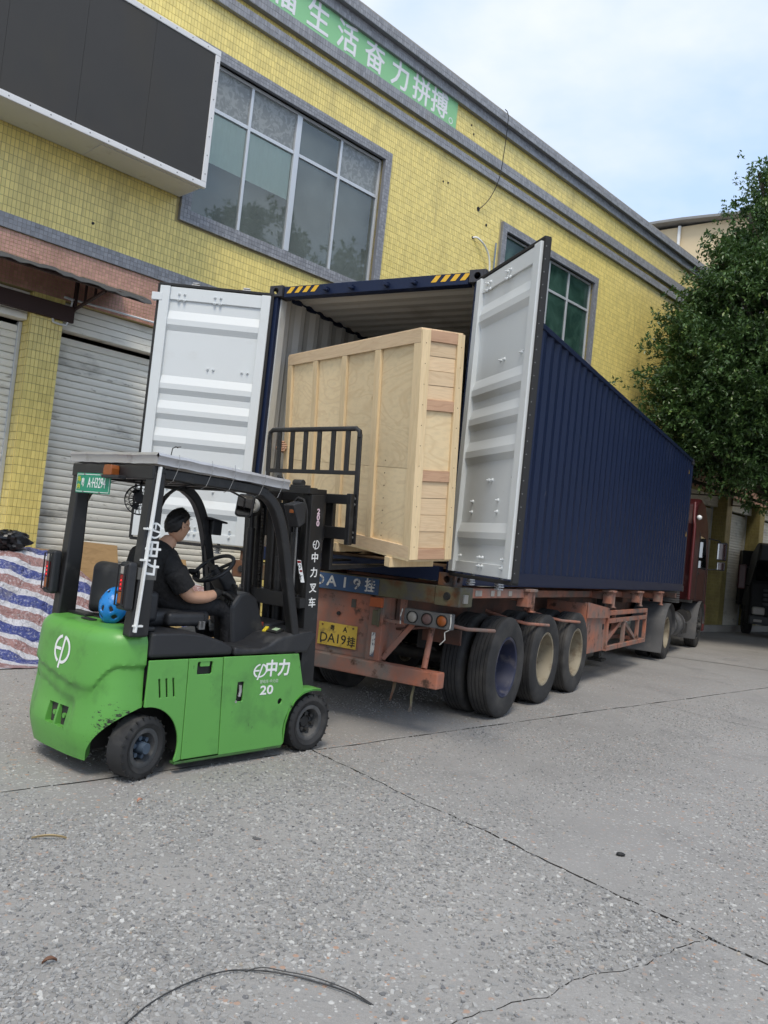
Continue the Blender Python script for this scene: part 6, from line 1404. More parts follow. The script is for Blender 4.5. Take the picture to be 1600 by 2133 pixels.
mpart('mast_crossbar', 'black_paint', lambda q: q.box(-.03, .06, -.40, .40, 2.035, 2.085)); mpart('mast_crossbar', 'black_paint', lambda q: q.box(.0, .06, -.33, .33, .40, .55)); mpart('mast_crossbar', 'black_paint', lambda q: q.box(-.025, .02, -.33, .33, 1.10, 1.22))
mpart('centre_cylinder', 'black_paint', lambda q: (q.cyl((.07, .0, .3), (.07, .0, 1.5), .045, n=18), q.cyl((.07, .10, .3), (.07, .10, 1.85), .018, n=10), q.cyl((.07, -.10, .3), (.07, -.10, 1.85), .018, n=10)), 0, 40)
mpart('mast_curtain', 'black_rubber', lambda q: q.box(.085, .10, -.20, .20, .3, 1.95), 0)
mpart('grey_pulley', pm('grey_plastic', (.33, .33, .31), .6, var=.12), lambda q: q.lathe([(.016, -.012), (.05, -.02), (.058, -.01), (.060, .0), (.058, .014), (.045, .02), (.03, .012), (.016, .018), (.016, -.012)], (-.10, .17, 1.91), (-1, 0, .0), 28), 0, 40)
mpart('hydraulic_pipe', 'steel_grey', lambda q: q.tube([(-.075, -.33, 1.85), (-.075, -.33, 1.0), (-.075, -.33, .92), (-.09, -.33, .86), (-.10, -.30, .80)], .008, 8), 0, 50)
mpart('hose_fitting', 'steel', lambda q: (q.cyl((-.075, -.33, .98), (-.075, -.33, 1.06), .014, n=10), q.cyl((-.075, -.33, 1.07), (-.075, -.33, 1.09), .018, n=6)), 0, 40)
mpart('hose', 'black_rubber', lambda q: (q.tube([(.02, -.36, .8), (.0, -.365, 1.7), (-.005, -.36, 1.90), (-.02, -.33, 1.985), (-.03, -.28, 2.0), (-.03, -.24, 1.97), (-.03, -.22, 1.88), (-.03, -.21, 1.0)], .012, 8), q.tube([(.05, .1, 2.1), (.05, .06, 2.17), (.05, .02, 2.16), (.05, .0, 2.1)], .012, 8)), 0, 50)
mpart('hose_reel', 'dark_steel', lambda q: (q.cyl((.02, .22, 2.12), (.02, .12, 2.12), .04, n=14), q.cyl((.02, .10, 2.115), (.02, .02, 2.115), .03, n=12), ), 0.003, 40); mpart('hose_clamp', 'dark_steel', lambda q: (q.cyl((.03, -.16, 2.12), (.03, -.26, 2.12), .03, n=10), q.box(.0, .08, -.30, -.14, 2.085, 2.105)), 0.003, 40)
for ch, z in (('中', 1.520), ('力', 1.400), ('叉', 1.275), ('车', 1.155)):
    t = text_mb(ch, .085, .0006, .002); t.xf(MT @ frame((.075, -.4018, z), FWD, YN)); t.build('lettering', 'white_decal', FK)
q = MB(); fe = lambda u, v: MT @ V(.078 + u, -.4018, 1.630 + v)
q.ribbon(arc(0, 0, .032, 110, 250, 8), .007, fe); q.ribbon([(-.03, 0), (-.008, 0)], .007, fe); q.ribbon([(.008, .034), (-.008, -.042)], .007, fe); q.ribbon(arc(.002, 0, .034, 80, -95, 10), .007, fe); q.build('emblem', 'white_decal', FK, fix=False)
for k, ch in enumerate('200'): t = text_mb(ch, .062, .0006, .003, sx=1.1); t.xf(MT @ frame((.085, -.4018, 1.895 - .048 * k), FWD, YN)); t.build('lettering', 'pink_decal', FK)
q = MB(); q.prism([(-.24, 1.50), (-.20, 1.50), (-.135, 1.33), (-.175, 1.33)], lambda u, v, w_: (u - .10, w_, v), -.5445, -.5435); st_ = q.build('sticker', 'white_decal', FK)
q = MB(); q.prism([(-.238, 1.495), (-.202, 1.495), (-.196, 1.478), (-.232, 1.478)], lambda u, v, w_: (u - .10, w_, v), -.5465, -.5450); q.prism([(-.204, 1.425), (-.176, 1.425), (-.172, 1.41), (-.2, 1.41)], lambda u, v, w_: (u - .10, w_, v), -.5465, -.5450); q.build('sticker_print', 'red_lens', st_)
q = MB(); q.ribbon(arc(-.307, 1.452, .014, 0, 360, 14)[:-1], .005, lambda u, v: (u, -.5466, v), closed=True); q.ribbon([(-.30, 1.395), (-.285, 1.375), (-.278, 1.35)], .007, lambda u, v: (u, -.5466, v)); q.ribbon([(-.30, 1.37), (-.268, 1.385)], .005, lambda u, v: (u, -.5466, v)); q.build('sticker_print', 'ink', st_, fix=False)
# carriage, load backrest, forks
def carr(q): q.box(.275, .325, -.54, .50, 1.68, 1.78); q.box(.275, .325, -.54, .50, 1.97, 2.05); q.box(.10, .275, -.30, -.24, 1.66, 2.08); q.box(.10, .275, .24, .30, 1.66, 2.08); q.box(.276, .324, -.57, -.52, 1.64, 2.06); q.box(.276, .324, .48, .53, 1.64, 2.06)
mpart('carriage', 'black_paint', carr, .006)
def brest(q):
    for y in (-.565, .525): q.box(.335, .350, y - .025, y + .025, 1.65, 2.55)
    q.tube([(.3425, -.565, 2.52), (.3425, -.56, 2.575), (.3425, -.525, 2.597), (.3425, .485, 2.597), (.3425, .52, 2.575), (.3425, .525, 2.52)], .022, 8); q.box(.332, .353, -.54, .50, 2.215, 2.25)
BR = mpart('load_backrest', 'black_paint', brest, .004, 45)
for k in range(6):
    y = -.435 + k * .166; mpart('guard_bar', 'black_paint', lambda q: q.box(.334, .351, y - .024, y + .024, 2.24, 2.595), .004, parent=BR)
mpart('backrest_bolt', 'steel_grey', lambda q: [q.cyl((.325, -.56, z), (.358, -.56, z), .012, n=6) for z in (1.70, 1.74, 1.97, 2.02)], 0)
for y in (-.28, .24):
    mpart('fork', 'black_paint', lambda q: (q.box(.325, .365, y - .05, y + .05, 1.45, 2.00), q.prism([(.325, 1.41), (1.18, 1.435), (1.18, 1.448), (.325, 1.455)], fy, y - .05, y + .05)), .006)
mpart('mast_lamp', 'black_plastic', lambda q: (q.prism([(-.20, 1.94), (-.08, 1.97), (-.05, 1.93), (-.05, 1.80), (-.12, 1.76)], fy, -.40, -.28)), .012); mpart('lamp_lens', 'amber', lambda q: q.box(-.185, -.165, -.385, -.345, 1.875, 1.905), .003)
# mirror, left pillar lamp and cable
q = MB(); mm = frame((-.345, .12, 1.885), (.45, -1, 0), (.25, -.1, 1)); q.prism(rrect(-.075, .075, -.095, .095, .03), lambda u, v, w_: tuple(mm @ V(u, v, w_)), -.012, .012); MR = q.build('mirror', 'black_plastic', FK, bevel=0.005); q = MB(); q.prism(rrect(-.062, .062, -.082, .082, .025), lambda u, v, w_: tuple(mm @ V(u, v, w_)), .0125, .015); q.build('mirror_glass', 'mirror', MR)
q = MB(); q.tube([(-.34, .12, 1.94), (-.52, .13, 1.99), (-.72, .13, 1.99)], .008, 6); q.build('mirror_arm', 'ink', MR)
q = MB(); q.box(-.46, -.36, .36, .46, 1.62, 1.74); q.prism([(-.51, 1.745), (-.32, 1.72), (-.32, 1.735), (-.51, 1.765)], fy, .34, .49); q.build('work_lamp', 'black_plastic', FK, bevel=0.01)
q = MB(); q.tube([(-.46, .42, 1.62), (-.48, .415, 1.58), (-.50, .41, 1.50), (-.46, .41, 1.30), (-.40, .41, 1.05), (-.36, .41, .95)], .010, 7); q.build('cable', 'black_rubber', FK, smooth=50)

# ------------------------------------------------------------------ small fan clamped under the roof
FN = thing('fan', 'small black caged fan clamped under the forklift roof', 'fan', mat=FK.matrix_basis @ Matrix.Translation((-1.36, .08, 1.825)) @ Matrix.Rotation(rad(-128), 4, 'Z') @ Matrix.Rotation(rad(-8), 4, 'Y'))
q = MB(); Rf = .108
for k in range(22):
    t = 2 * math.pi * k / 22; q.tube([(.035, .025 * math.cos(t), .025 * math.sin(t)), (.03, Rf * .7 * math.cos(t + .15), Rf * .7 * math.sin(t + .15)), (.0, Rf * math.cos(t + .2), Rf * math.sin(t + .2)), (-.03, Rf * math.cos(t + .2), Rf * math.sin(t + .2)), (-.055, Rf * .6 * math.cos(t + .1), Rf * .6 * math.sin(t + .1)), (-.06, .03 * math.cos(t), .03 * math.sin(t))], .0022, 4)
for rr, xx in ((Rf, .0), (Rf, -.03), (Rf * .7, .03), (Rf * .45, .034)): q.tube([(xx, rr * math.cos(t), rr * math.sin(t)) for t in np.linspace(0, 6.2832, 33)], .0032, 5, caps=False)
q.build('cage', 'black_plastic', FN)
q = MB(); q.cyl((.03, 0, 0), (.085, 0, 0), .038, .034, n=18); q.build('motor', 'black_plastic', FN, smooth=40)
for k in range(3):
    t0_ = 2.1 * k; q = MB(); q.grid([[(-.012 + .018 * (j - 1), r_ * math.cos(t0_ + (j - 1) * .42), r_ * math.sin(t0_ + (j - 1) * .42)) for j in range(3)] for r_ in (.018, .05, .082)]); q.build('blade', 'black_plastic', FN, smooth=60)
q = MB(); q.tube([(.05, 0, .03), (.06, 0, .10), (.03, 0, .15)], .009, 7); q.box(.01, .05, -.02, .02, .145, .19); q.build('clamp', 'black_plastic', FN)

# ------------------------------------------------------------------ blue helmet lying behind the seat
HM = thing('helmet', 'blue vented bicycle helmet lying behind the forklift seat', 'helmet', mat=FK.matrix_basis @ Matrix.Translation((-1.615, -.16, 1.085)) @ Matrix.Rotation(rad(-150), 4, 'Z') @ Matrix.Rotation(rad(62), 4, 'Y'))
shell = MB(); nu, nv = 40, 18
vents = [(a, b) for a in (-.55, .55) for b in (.62, 1.15)] + [(math.pi + a, b) for a in (-.55, .55) for b in (.62, 1.15)] + [(-1.57, .85), (1.57, .85)]
P = []
for i in range(nv + 1):
    th_ = .02 + 1.55 * i / nv; row = []
    for j in range(nu):
        ph = 2 * math.pi * j / nu; v_ = min(math.hypot((((ph - a + math.pi) % (2 * math.pi)) - math.pi) * math.sin(th_) * 1.6, (th_ - b)) for a, b in vents)
        r_ = 1.0 - (.16 * (1 - sm(.12, .20, v_))) + .03 * math.sin(ph * 3) ** 2 * math.sin(th_)
        row.append((.130 * r_ * math.sin(th_) * math.cos(ph), .100 * r_ * math.sin(th_) * math.sin(ph), .115 * r_ * math.cos(th_)))
    P.append(row)
shell.grid(P, closed=True); so = shell.build('shell', 'helmet', HM, smooth=50)
vm = MB()
for a, b in vents:
    c_ = [(.130 * .965 * math.sin(b + dv) * math.cos(a + du), .100 * .965 * math.sin(b + dv) * math.sin(a + du), .115 * .965 * math.cos(b + dv)) for du, dv in [(.26 * math.cos(t), .17 * math.sin(t)) for t in np.linspace(0, 6.2832, 13)[:-1]]]
    vm.add(c_, [list(range(12))])
vm.build('vent', 'ink', so, fix=False)['kind'] = 'stuff'
q = MB(); q.lathe([(.097, -.03), (.099, .0), (.093, .012), (.085, -.03)], (0, 0, .002), (0, 0, 1), 28); q.xf(Matrix.Diagonal((1.27, 1.0, 1, 1))); q.build('liner', 'ink', HM, smooth=50)
# ------------------------------------------------------------------ people
def skin_body(pts, edges, rad_, sub=2):
    """one continuous skin over a skeleton; pts name->(x,y,z), edges pairs, radii"""
    names = list(pts); idx = {n_: i for i, n_ in enumerate(names)}
    me = bpy.data.meshes.new('sk'); me.from_pydata([pts[n_] for n_ in names], [(idx[a], idx[b]) for a, b in edges], [])
    bm = bmesh.new(); bm.from_mesh(me); lay = bm.verts.layers.skin.verify(); bm.verts.ensure_lookup_table()
    for i, n_ in enumerate(names):
        r = rad_[n_]; bm.verts[i][lay].radius = r if isinstance(r, tuple) else (r, r); bm.verts[i][lay].use_root = (i == 0)
    bm.to_mesh(me); bm.free()
    o = bpy.data.objects.new('sk', me); C.objects.link(o); o.modifiers.new('s', 'SKIN').use_smooth_shade = True
    m2 = o.modifiers.new('ss', 'SUBSURF'); m2.levels = sub; m2.render_levels = sub
    e = o.evaluated_get(bpy.context.evaluated_depsgraph_get()); out = bpy.data.meshes.new_from_object(e)
    vs = [v.co.copy() for v in out.vertices]; fs = [list(p.vertices) for p in out.polygons]
    bpy.data.objects.remove(o); bpy.data.meshes.remove(me); bpy.data.meshes.remove(out)
    return vs, fs
def hand(mb, wrist, palm_dir, finger_curl, thumb_side, mi, s=1.0, normal=(0, 0, 1)):
    """palm and five fingers; palm_dir along the hand, normal = back of the hand"""
    d = Vector(palm_dir).normalized(); n_ = Vector(normal); n_ = (n_ - d * n_.dot(d)).normalized(); sd_ = d.cross(n_) * thumb_side; w_ = Vector(wrist)
    pts = {'w': w_, 'p': w_ + d * .045 * s, 'k': w_ + d * .08 * s}; ed = [('w', 'p'), ('p', 'k')]; rd_ = {'w': (.026 * s, .022 * s), 'p': (.040 * s, .020 * s), 'k': (.036 * s, .018 * s)}
    v, f = skin_body(pts, ed, rd_, 2); mb.add(v, f, mi)
    for k, (off, ln) in enumerate(((.030, .070), (.010, .080), (-.010, .075), (-.029, .058))):
        b0 = w_ + d * .075 * s + sd_ * off * s; P_ = {}; E_ = []; R_ = {}; p = b0; a = 0.15
        for j in range(4):
            P_[j] = p.copy(); R_[j] = (.0100 - .001 * j) * s
            if j: E_.append((j - 1, j))
            a += finger_curl * (.9 + .1 * k); p = p + (d * math.cos(a) - n_ * math.sin(a)) * ln * s / 3
        v, f = skin_body(P_, E_, R_, 2); mb.add(v, f, mi)
    t0_ = w_ + d * .025 * s + sd_ * .028 * s; P_ = {0: t0_, 1: t0_ + (d * .6 + sd_ * .7 - n_ * .2).normalized() * .035 * s}; P_[2] = P_[1] + (d * .9 + sd_ * .1 - n_ * .4).normalized() * .03 * s; P_[3] = P_[2] + (d * .8 - sd_ * .2 - n_ * .5).normalized() * .022 * s
    v, f = skin_body(P_, [(0, 1), (1, 2), (2, 3)], {0: .013 * s, 1: .0115 * s, 2: .0105 * s, 3: .009 * s}, 2); mb.add(v, f, mi)
def head(mb, c, yaw, pitch, mi):
    """sculpted head: skull, brow, nose, cheeks, mouth, jaw, ears; faces +x before yaw"""
    R_ = Matrix.Translation(c) @ Matrix.Rotation(yaw, 4, 'Z') @ Matrix.Rotation(pitch, 4, 'Y'); nu, nv = 44, 34; P = []
    def g_(a, b, s_): return math.exp(-((a / s_) ** 2 + (b / s_) ** 2))
    for i in range(nv + 1):
        th_ = math.pi * i / nv; row = []
        for j in range(nu):
            ph = 2 * math.pi * j / nu; x = .098 * math.sin(th_) * math.cos(ph); y = .077 * math.sin(th_) * math.sin(ph); z = .118 * math.cos(th_)
            if z < 0:                                   # jaw narrows to the chin
                k = min(1, -z / .118); y *= 1 - .28 * k; x = x * (1 - .22 * k) + .018 * k
            if x > 0:
                x *= .93
                x += .026 * math.exp(-(y / .012) ** 2) * math.exp(-((z + .012) / .020) ** 2) + .010 * math.exp(-(y / .010) ** 2) * math.exp(-((z - .012) / .022) ** 2)   # nose
                x -= .012 * (math.exp(-((y - .030) / .015) ** 2) + math.exp(-((y + .030) / .015) ** 2)) * math.exp(-((z - .012) / .011) ** 2)                     # eye sockets
                x += .005 * math.exp(-((z - .032) / .010) ** 2) * math.exp(-(y / .045) ** 2)                                                                  # brow
                x += .007 * math.exp(-(y / .022) ** 2) * math.exp(-((z + .050) / .008) ** 2) - .004 * math.exp(-(y / .024) ** 2) * math.exp(-((z + .0575) / .004) ** 2) + .006 * math.exp(-(y / .02) ** 2) * math.exp(-((z + .066) / .007) ** 2)  # lips
                x += .008 * math.exp(-(y / .02) ** 2) * math.exp(-((z + .095) / .014) ** 2)                                                                  # chin
                y *= 1 + .06 * math.exp(-((z + .022) / .022) ** 2)                                                                                           # cheeks
            row.append(R_ @ V(x, y, z))
        P.append(row)
    mb.grid(P, mi, closed=True)
    for s in (-1, 1):                                     # ears
        E_ = []
        for i in range(9):
            th_ = math.pi * i / 8
            E_.append([R_ @ V(-.008 + .018 * math.sin(th_) * math.cos(p_) - .004 * math.cos(th_), s * (.074 + .009 * math.sin(th_) * (1 + math.sin(p_) * .8)), -.004 + .034 * math.cos(th_) * (1 - .12 * math.cos(p_))) for p_ in np.linspace(0, 2 * math.pi, 13)[:-1]])
        mb.grid(E_, mi, closed=True)
    return R_
def hair(R_, parent, mat='hair'):
    rng = random.Random(4); q = MB(); P = []; nu, nv = 60, 26
    for i in range(nv + 1):
        th_ = math.pi * .72 * i / nv; row = []
        for j in range(nu):
            ph = 2 * math.pi * j / nu; front = math.cos(ph)
            lim = float(np.interp(front, [-1, -.45, -.2, 0, .25, .55, 1], [2.12, 2.05, 1.75, 1.50, 1.18, 1.05, .98])); t = min(th_, lim)
            r_ = 1.07 + .055 * math.sin(ph * 9 + i * 1.3) * math.sin(th_) * .5 + rng.uniform(-.018, .03); 
            if th_ > lim: r_ = .97
            if t > 1.5: r_ -= .05 * (t - 1.5)
            x = .098 * r_ * math.sin(t) * math.cos(ph); y = .077 * r_ * math.sin(t) * math.sin(ph); z = .118 * r_ * math.cos(t)
            if z < 0: y *= 1 - .2 * min(1, -z / .118)
            if front > .2 and t < 1.1: z += .010 * front * math.sin(t)
            row.append(R_ @ V(x, y, z))
        P.append(row)
    q.grid(P, closed=True)
    for k in range(420):                                 # loose locks breaking the outline
        ph = rng.uniform(0, 6.283); th_ = abs(rng.gauss(.0, .75)); th_ = min(th_, 1.0 if math.cos(ph) > .5 else 1.55)
        n_ = V(math.sin(th_) * math.cos(ph), math.sin(th_) * math.sin(ph), math.cos(th_)); p = V(.098 * n_.x, .077 * n_.y, .118 * n_.z) * 1.04; d = (n_ * .6 + V(.9, rng.uniform(-.4, .4), -.2) * .6 + V(0, 0, -.5) * math.sin(th_)).normalized(); sd_ = d.cross(n_).normalized() * .004; L_ = rng.uniform(.014, .030)
        q.add([R_ @ (p - sd_), R_ @ (p + sd_), R_ @ (p + d * L_ + n_ * .004)], [(0, 1, 2)])
    q.build('hair', mat, parent, smooth=70, fix=False)

# driver: seated, right hand on the levers, left hand on the wheel (forklift axes)
DRV = thing('person', 'driver in black shirt, trousers and gloves sitting in the forklift', 'person', mat=FK.matrix_basis.copy())
pts = dict(pel=(-1.24, 0, 1.09), waist=(-1.275, 0, 1.20), chest=(-1.265, 0, 1.33), neck0=(-1.20, 0, 1.46), neck=(-1.140, -.004, 1.53), nk2=(-1.11, -.006, 1.585),
           shR=(-1.235, -.175, 1.415), uaR=(-1.205, -.245, 1.325), elR=(-1.10, -.270, 1.165), frR=(-.93, -.245, 1.165), wrR=(-.775, -.215, 1.205),
           shL=(-1.235, .185, 1.415), uaL=(-1.185, .255, 1.345), elL=(-1.015, .285, 1.225), frL=(-.905, .235, 1.27), wrL=(-.815, .165, 1.325),
           hipR=(-1.09, -.105, 1.07), thR=(-.90, -.15, 1.105), knR=(-.68, -.17, 1.075), caR=(-.62, -.165, .88), anR=(-.60, -.165, .69), toR=(-.48, -.165, .645),
           hipL=(-1.09, .105, 1.07), thL=(-.90, .15, 1.105), knL=(-.68, .17, 1.075), caL=(-.60, .17, .88), anL=(-.56, .17, .69), toL=(-.44, .17, .645))
ed = [('pel', 'waist'), ('waist', 'chest'), ('chest', 'neck0'), ('neck0', 'neck'), ('neck', 'nk2'), ('chest', 'shR'), ('shR', 'uaR'), ('uaR', 'elR'), ('elR', 'frR'), ('frR', 'wrR'), ('chest', 'shL'), ('shL', 'uaL'), ('uaL', 'elL'), ('elL', 'frL'), ('frL', 'wrL'),
      ('pel', 'hipR'), ('hipR', 'thR'), ('thR', 'knR'), ('knR', 'caR'), ('caR', 'anR'), ('anR', 'toR'), ('pel', 'hipL'), ('hipL', 'thL'), ('thL', 'knL'), ('knL', 'caL'), ('caL', 'anL'), ('anL', 'toL')]
rr_ = dict(pel=.155, waist=.158, chest=.168, neck0=.095, neck=.062, nk2=.058, shR=.092, uaR=.074, elR=.052, frR=.049, wrR=.031, shL=.092, uaL=.074, elL=.048, frL=.046, wrL=.030, hipR=.105, thR=.092, knR=.068, caR=.060, anR=.044, toR=.04, hipL=.105, thL=.092, knL=.068, caL=.060, anL=.044, toL=.04)
def body_mesh(name, pts, ed, rr_, slots, classify, extra, parent, mats):
    v, f = skin_body(pts, ed, rr_, 2); mb = MB()
    for fc in f:
        c = Vector((0, 0, 0))
        for i in fc: c += v[i]
        mb.m.append(classify(c / len(fc)))
    mb.v = [tuple(p) for p in v]; mb.f = f
    R_ = extra(mb); o = mb.build(name, mats, parent, smooth=180, fix=False); return o, R_
def nearest(c, P_, E_, R_):
    """joint whose half of the closest limb (a tapered capsule) the point lies on"""
    best = None
    for a, b in E_:
        A, B_ = Vector(P_[a]), Vector(P_[b]); ab = B_ - A; t = min(1, max(0, (c - A).dot(ab) / ab.length_squared)); d = (c - A - ab * t).length - (R_[a] * (1 - t) + R_[b] * t)
        if best is None or d < best[0]: best = (d, a if t < .5 else b)
    return best[1]
def cls(c):
    c = Vector(c); best = nearest(c, pts, ed, rr_)
    if best in ('neck', 'nk2'): return 0 if c.z > 1.505 - (c.x + 1.12) * .25 else 1
    if best in ('elR', 'elL'): return 0 if (c - Vector(pts['sh' + best[-1]])).length > .25 else 1
    if best in ('frR', 'frL'): return 0
    if best in ('wrR', 'wrL'): return 3
    if best[:3] in ('hip', 'thR', 'thL', 'knR', 'knL', 'caR', 'caL', 'pel'): return 2
    if best[:2] in ('an', 'to'): return 2
    return 1
def drv_extra(mb):
    hand(mb, pts['wrR'], (.09, .0, -.03), .55, 1, 3, 1.05, (.2, 0, 1)); hand(mb, pts['wrL'], (.09, -.05, .005), .75, -1, 3, 1.05, (.1, .3, 1))
    return head(mb, (-1.075, -.008, 1.665), rad(2), rad(4), 0)
body, RH = body_mesh('body', pts, ed, rr_, None, cls, drv_extra, DRV, ['skin', 'shirt', 'trousers', 'glove'])
hair(RH, DRV)
q = MB()
for s in (-1, 1): 
    A_ = rrect(-.13, .13, -.045, .045, .04); q.prism(A_, lambda u, v, w_: (-.50 + u, s * .168 + v, .60 + w_), .002, .06)
q.build('shoe', 'ink', DRV, bevel=0.02, seg=3)
# cap sleeves: a loose hem round each upper arm
for s in (-1, 1):
    S = 'R' if s < 0 else 'L'; a = Vector(pts['ua' + S]); b = Vector(pts['el' + S]); d = (b - a).normalized(); p0 = Vector(pts['sh' + S]).lerp(a, .5); p1 = a.lerp(b, .62)
    ux = d.orthogonal().normalized(); uy = d.cross(ux); P = []
    for i in range(7):
        t = i / 6; c = p0.lerp(a, min(1, t * 2)) if t < .5 else a.lerp(p1, t * 2 - 1)
        P.append([c + (ux * math.cos(k) + uy * math.sin(k)) * ((.062 + .026 * sm(0, .45, t)) - .010 * t + .004 * math.sin(k * 3 + i)) for k in np.linspace(0, 2 * math.pi, 25)[:-1]])
    q = MB(); q.grid(P, closed=True); q.build('sleeve', 'shirt', DRV, smooth=70, fix=False)

# helper inside the container: only the hand on the crate's far edge shows past the backrest
CRI = CRM
def cp_(x, y, z): return tuple(CRI @ V(x, y, z))
zf = ZB + .172
HANDZ = .82; hw = V(*cp_(-LX - .02, .05, .985))                     # hand gripping the left end edge
wrist_ = V(*cp_(-LX - .075, -.045, HANDZ)); base = V(*cp_(-LX + .33, LY + .42, 0)); base.z = zf
fdir = (V(*cp_(0, 0, 0)) - V(*cp_(0, 1, 0))).normalized(); fdir.z = 0; fdir.normalize(); side = V(fdir.y, -fdir.x, 0)      # he faces the yard; side = his right? chosen so that + is towards the crate's left end
left_end = (V(*cp_(-1, 0, 0)) - V(*cp_(0, 0, 0))).normalized(); side = V(left_end.x, left_end.y, 0).normalized()
B = lambda f_, s_, z: tuple(base + fdir * f_ + side * s_ + V(0, 0, z))
elb = (V(*B(.06, .30, 1.12)) + wrist_) / 2 + V(0, 0, -.08)
p2 = dict(pel=B(0, 0, .95), waist=B(0, 0, 1.10), chest=B(.01, 0, 1.28), neck0=B(.01, 0, 1.42), neck=B(.02, 0, 1.50), sA=B(.01, .18, 1.38), eA=tuple(elb), wA=tuple(wrist_), sB=B(.01, -.18, 1.38), eB=B(.0, -.25, 1.12), wB=B(.12, -.22, .92),
          hA=B(0, .1, .9), kA=B(.02, .11, .5), aA=B(0, .11, .08), tA=B(.13, .12, .04), hB=B(0, -.1, .9), kB=B(.02, -.11, .5), aB=B(0, -.11, .08), tB=B(.13, -.12, .04))
e2 = [('pel', 'waist'), ('waist', 'chest'), ('chest', 'neck0'), ('neck0', 'neck'), ('chest', 'sA'), ('sA', 'eA'), ('eA', 'wA'), ('chest', 'sB'), ('sB', 'eB'), ('eB', 'wB'), ('pel', 'hA'), ('hA', 'kA'), ('kA', 'aA'), ('aA', 'tA'), ('pel', 'hB'), ('hB', 'kB'), ('kB', 'aB'), ('aB', 'tB')]
r2_ = dict(pel=.14, waist=.135, chest=.15, neck0=.08, neck=.055, sA=.07, eA=.045, wA=.028, sB=.07, eB=.045, wB=.028, hA=.09, kA=.062, aA=.045, tA=.04, hB=.09, kB=.062, aB=.045, tB=.04)
PER = thing('person', 'bare hand of a helper gripping the far edge of the tall crate', 'person')
def cls2(c):
    k = nearest(Vector(c), p2, e2, r2_)
    return 0 if k in ('neck', 'eA', 'wA', 'wB', 'eB') else (2 if k[0] in 'hkat' and k != 'hat' else 1)
def per_extra(mb):
    hand(mb, tuple(wrist_), tuple(CRI.to_3x3() @ V(.95, -.02, .15)), .16, -1, 0, 1.15, tuple(CRI.to_3x3() @ V(-.2, -1, 0))); hand(mb, p2['wB'], (0, 0, -1), .4, 1, 0, 1.0, tuple(fdir))
    return head(mb, V(*B(.03, 0, 1.62)), math.atan2(fdir.y, fdir.x), 0, 0)
b2, RH2 = body_mesh('body', p2, e2, r2_, None, cls2, per_extra, PER, ['skin', pm('grey_shirt', (.12, .12, .13), .85), 'trousers'])
hair(RH2, PER)

# ------------------------------------------------------------------ covered goods against the building (wall axes)
WM = Matrix.Translation((WALL0.x, WALL0.y, 0)) @ Matrix.Rotation(WROT, 4, 'Z')
def fbm(x, y):
    return .5 * math.sin(x * 2.1 + 1.3 * math.sin(y * 1.7)) + .3 * math.sin(x * 4.7 - y * 3.3 + 1) + .2 * math.sin(x * 9.1 + y * 7.7) + .12 * math.sin(x * 17 - y * 13 + 2) + .08 * math.sin(x * 31 + y * 27)
def drape(name, label, x0, x1, outs, hfun, nx, ny, uvs, seed, stripe=1.0, rot=0.0):
    vs, fs, uv = [], [], []
    for j in range(ny + 1):
        for i in range(nx + 1):
            a = i / nx; b = j / ny; x = x0 + (x1 - x0) * a; out = outs[0] + (outs[1] - outs[0]) * b; z = hfun(x, out, a, b); f_ = fbm(x * 1.4 + seed, out * 1.4)
            zz = max(0.008 + .01 * abs(f_), z + .055 * f_ * (1 if z > .05 else .2)); vs.append((x + .02 * fbm(out * 2, x), -(out + .03 * fbm(x * 2 + 5, z * 3)), zz)); uv.append((x, out * .55 - z * 1.0 + x * rot))
    for j in range(ny):
        for i in range(nx): fs.append((j * (nx + 1) + i, j * (nx + 1) + i + 1, (j + 1) * (nx + 1) + i + 1, (j + 1) * (nx + 1) + i))
    me = bpy.data.meshes.new(name); me.from_pydata(vs, [], fs); ul = me.uv_layers.new(name='UVMap')
    for l in me.loops: ul.data[l.index].uv = (uv[l.vertex_index][0], uv[l.vertex_index][1] * stripe)
    me.materials.append(M_['tarp']); me.polygons.foreach_set('use_smooth', [True] * len(me.polygons))
    o = link(name, me); o.matrix_world = WM; return tag(o, label, 'tarp')
def heap(x, out, a, b):
    h = 1.16 * (1 - sm(1.05, 2.42, out) ** .8) * sm(5.9, 4.4, x + .25 * math.sin(out * 3)) if True else 0
    return h - .25 * sm(.9, .0, out)
drape('striped_tarp', 'blue, white and red striped tarp over a heap beside the forklift', 1.6, 5.6, (.45, 2.55), heap, 110, 80, None, 0.0, 2.0, -.42)
def low(x, out, a, b): return .80 * sm(1.45, .75, out) * sm(7.35, 7.0, x) * sm(4.6, 5.0, x)
drape('striped_tarp', 'strip of striped tarp over low goods behind the forklift', 4.7, 7.6, (.42, 1.35), low, 70, 40, None, 3.0, 2.0, 0.02)
def board(name, label, corners, th, mat, cat):
    q = MB(); c = [Vector(p) for p in corners]; n_ = (c[1] - c[0]).cross(c[3] - c[0]).normalized() * th
    q.add([tuple(p) for p in c] + [tuple(p + n_) for p in c], [(0, 1, 2, 3), (7, 6, 5, 4), (0, 4, 5, 1), (1, 5, 6, 2), (2, 6, 7, 3), (3, 7, 4, 0)]); o = q.build(name, mat, bevel=0.002); o.matrix_world = WM; return tag(o, label, cat)
board('plywood_board', 'stained plywood board leaning on the shutter behind the seat', [(5.22, -.22, .1), (6.05, -.22, .1), (6.05, .16, 1.27), (5.22, .16, 1.30)], .015, 'old_ply', 'board')
board('plywood_board', 'plywood board leaning on the shutter behind the steering wheel', [(6.35, -.25, .1), (7.25, -.25, .1), (7.25, .16, 1.13), (6.35, .16, 1.15)], .015, 'old_ply', 'board')
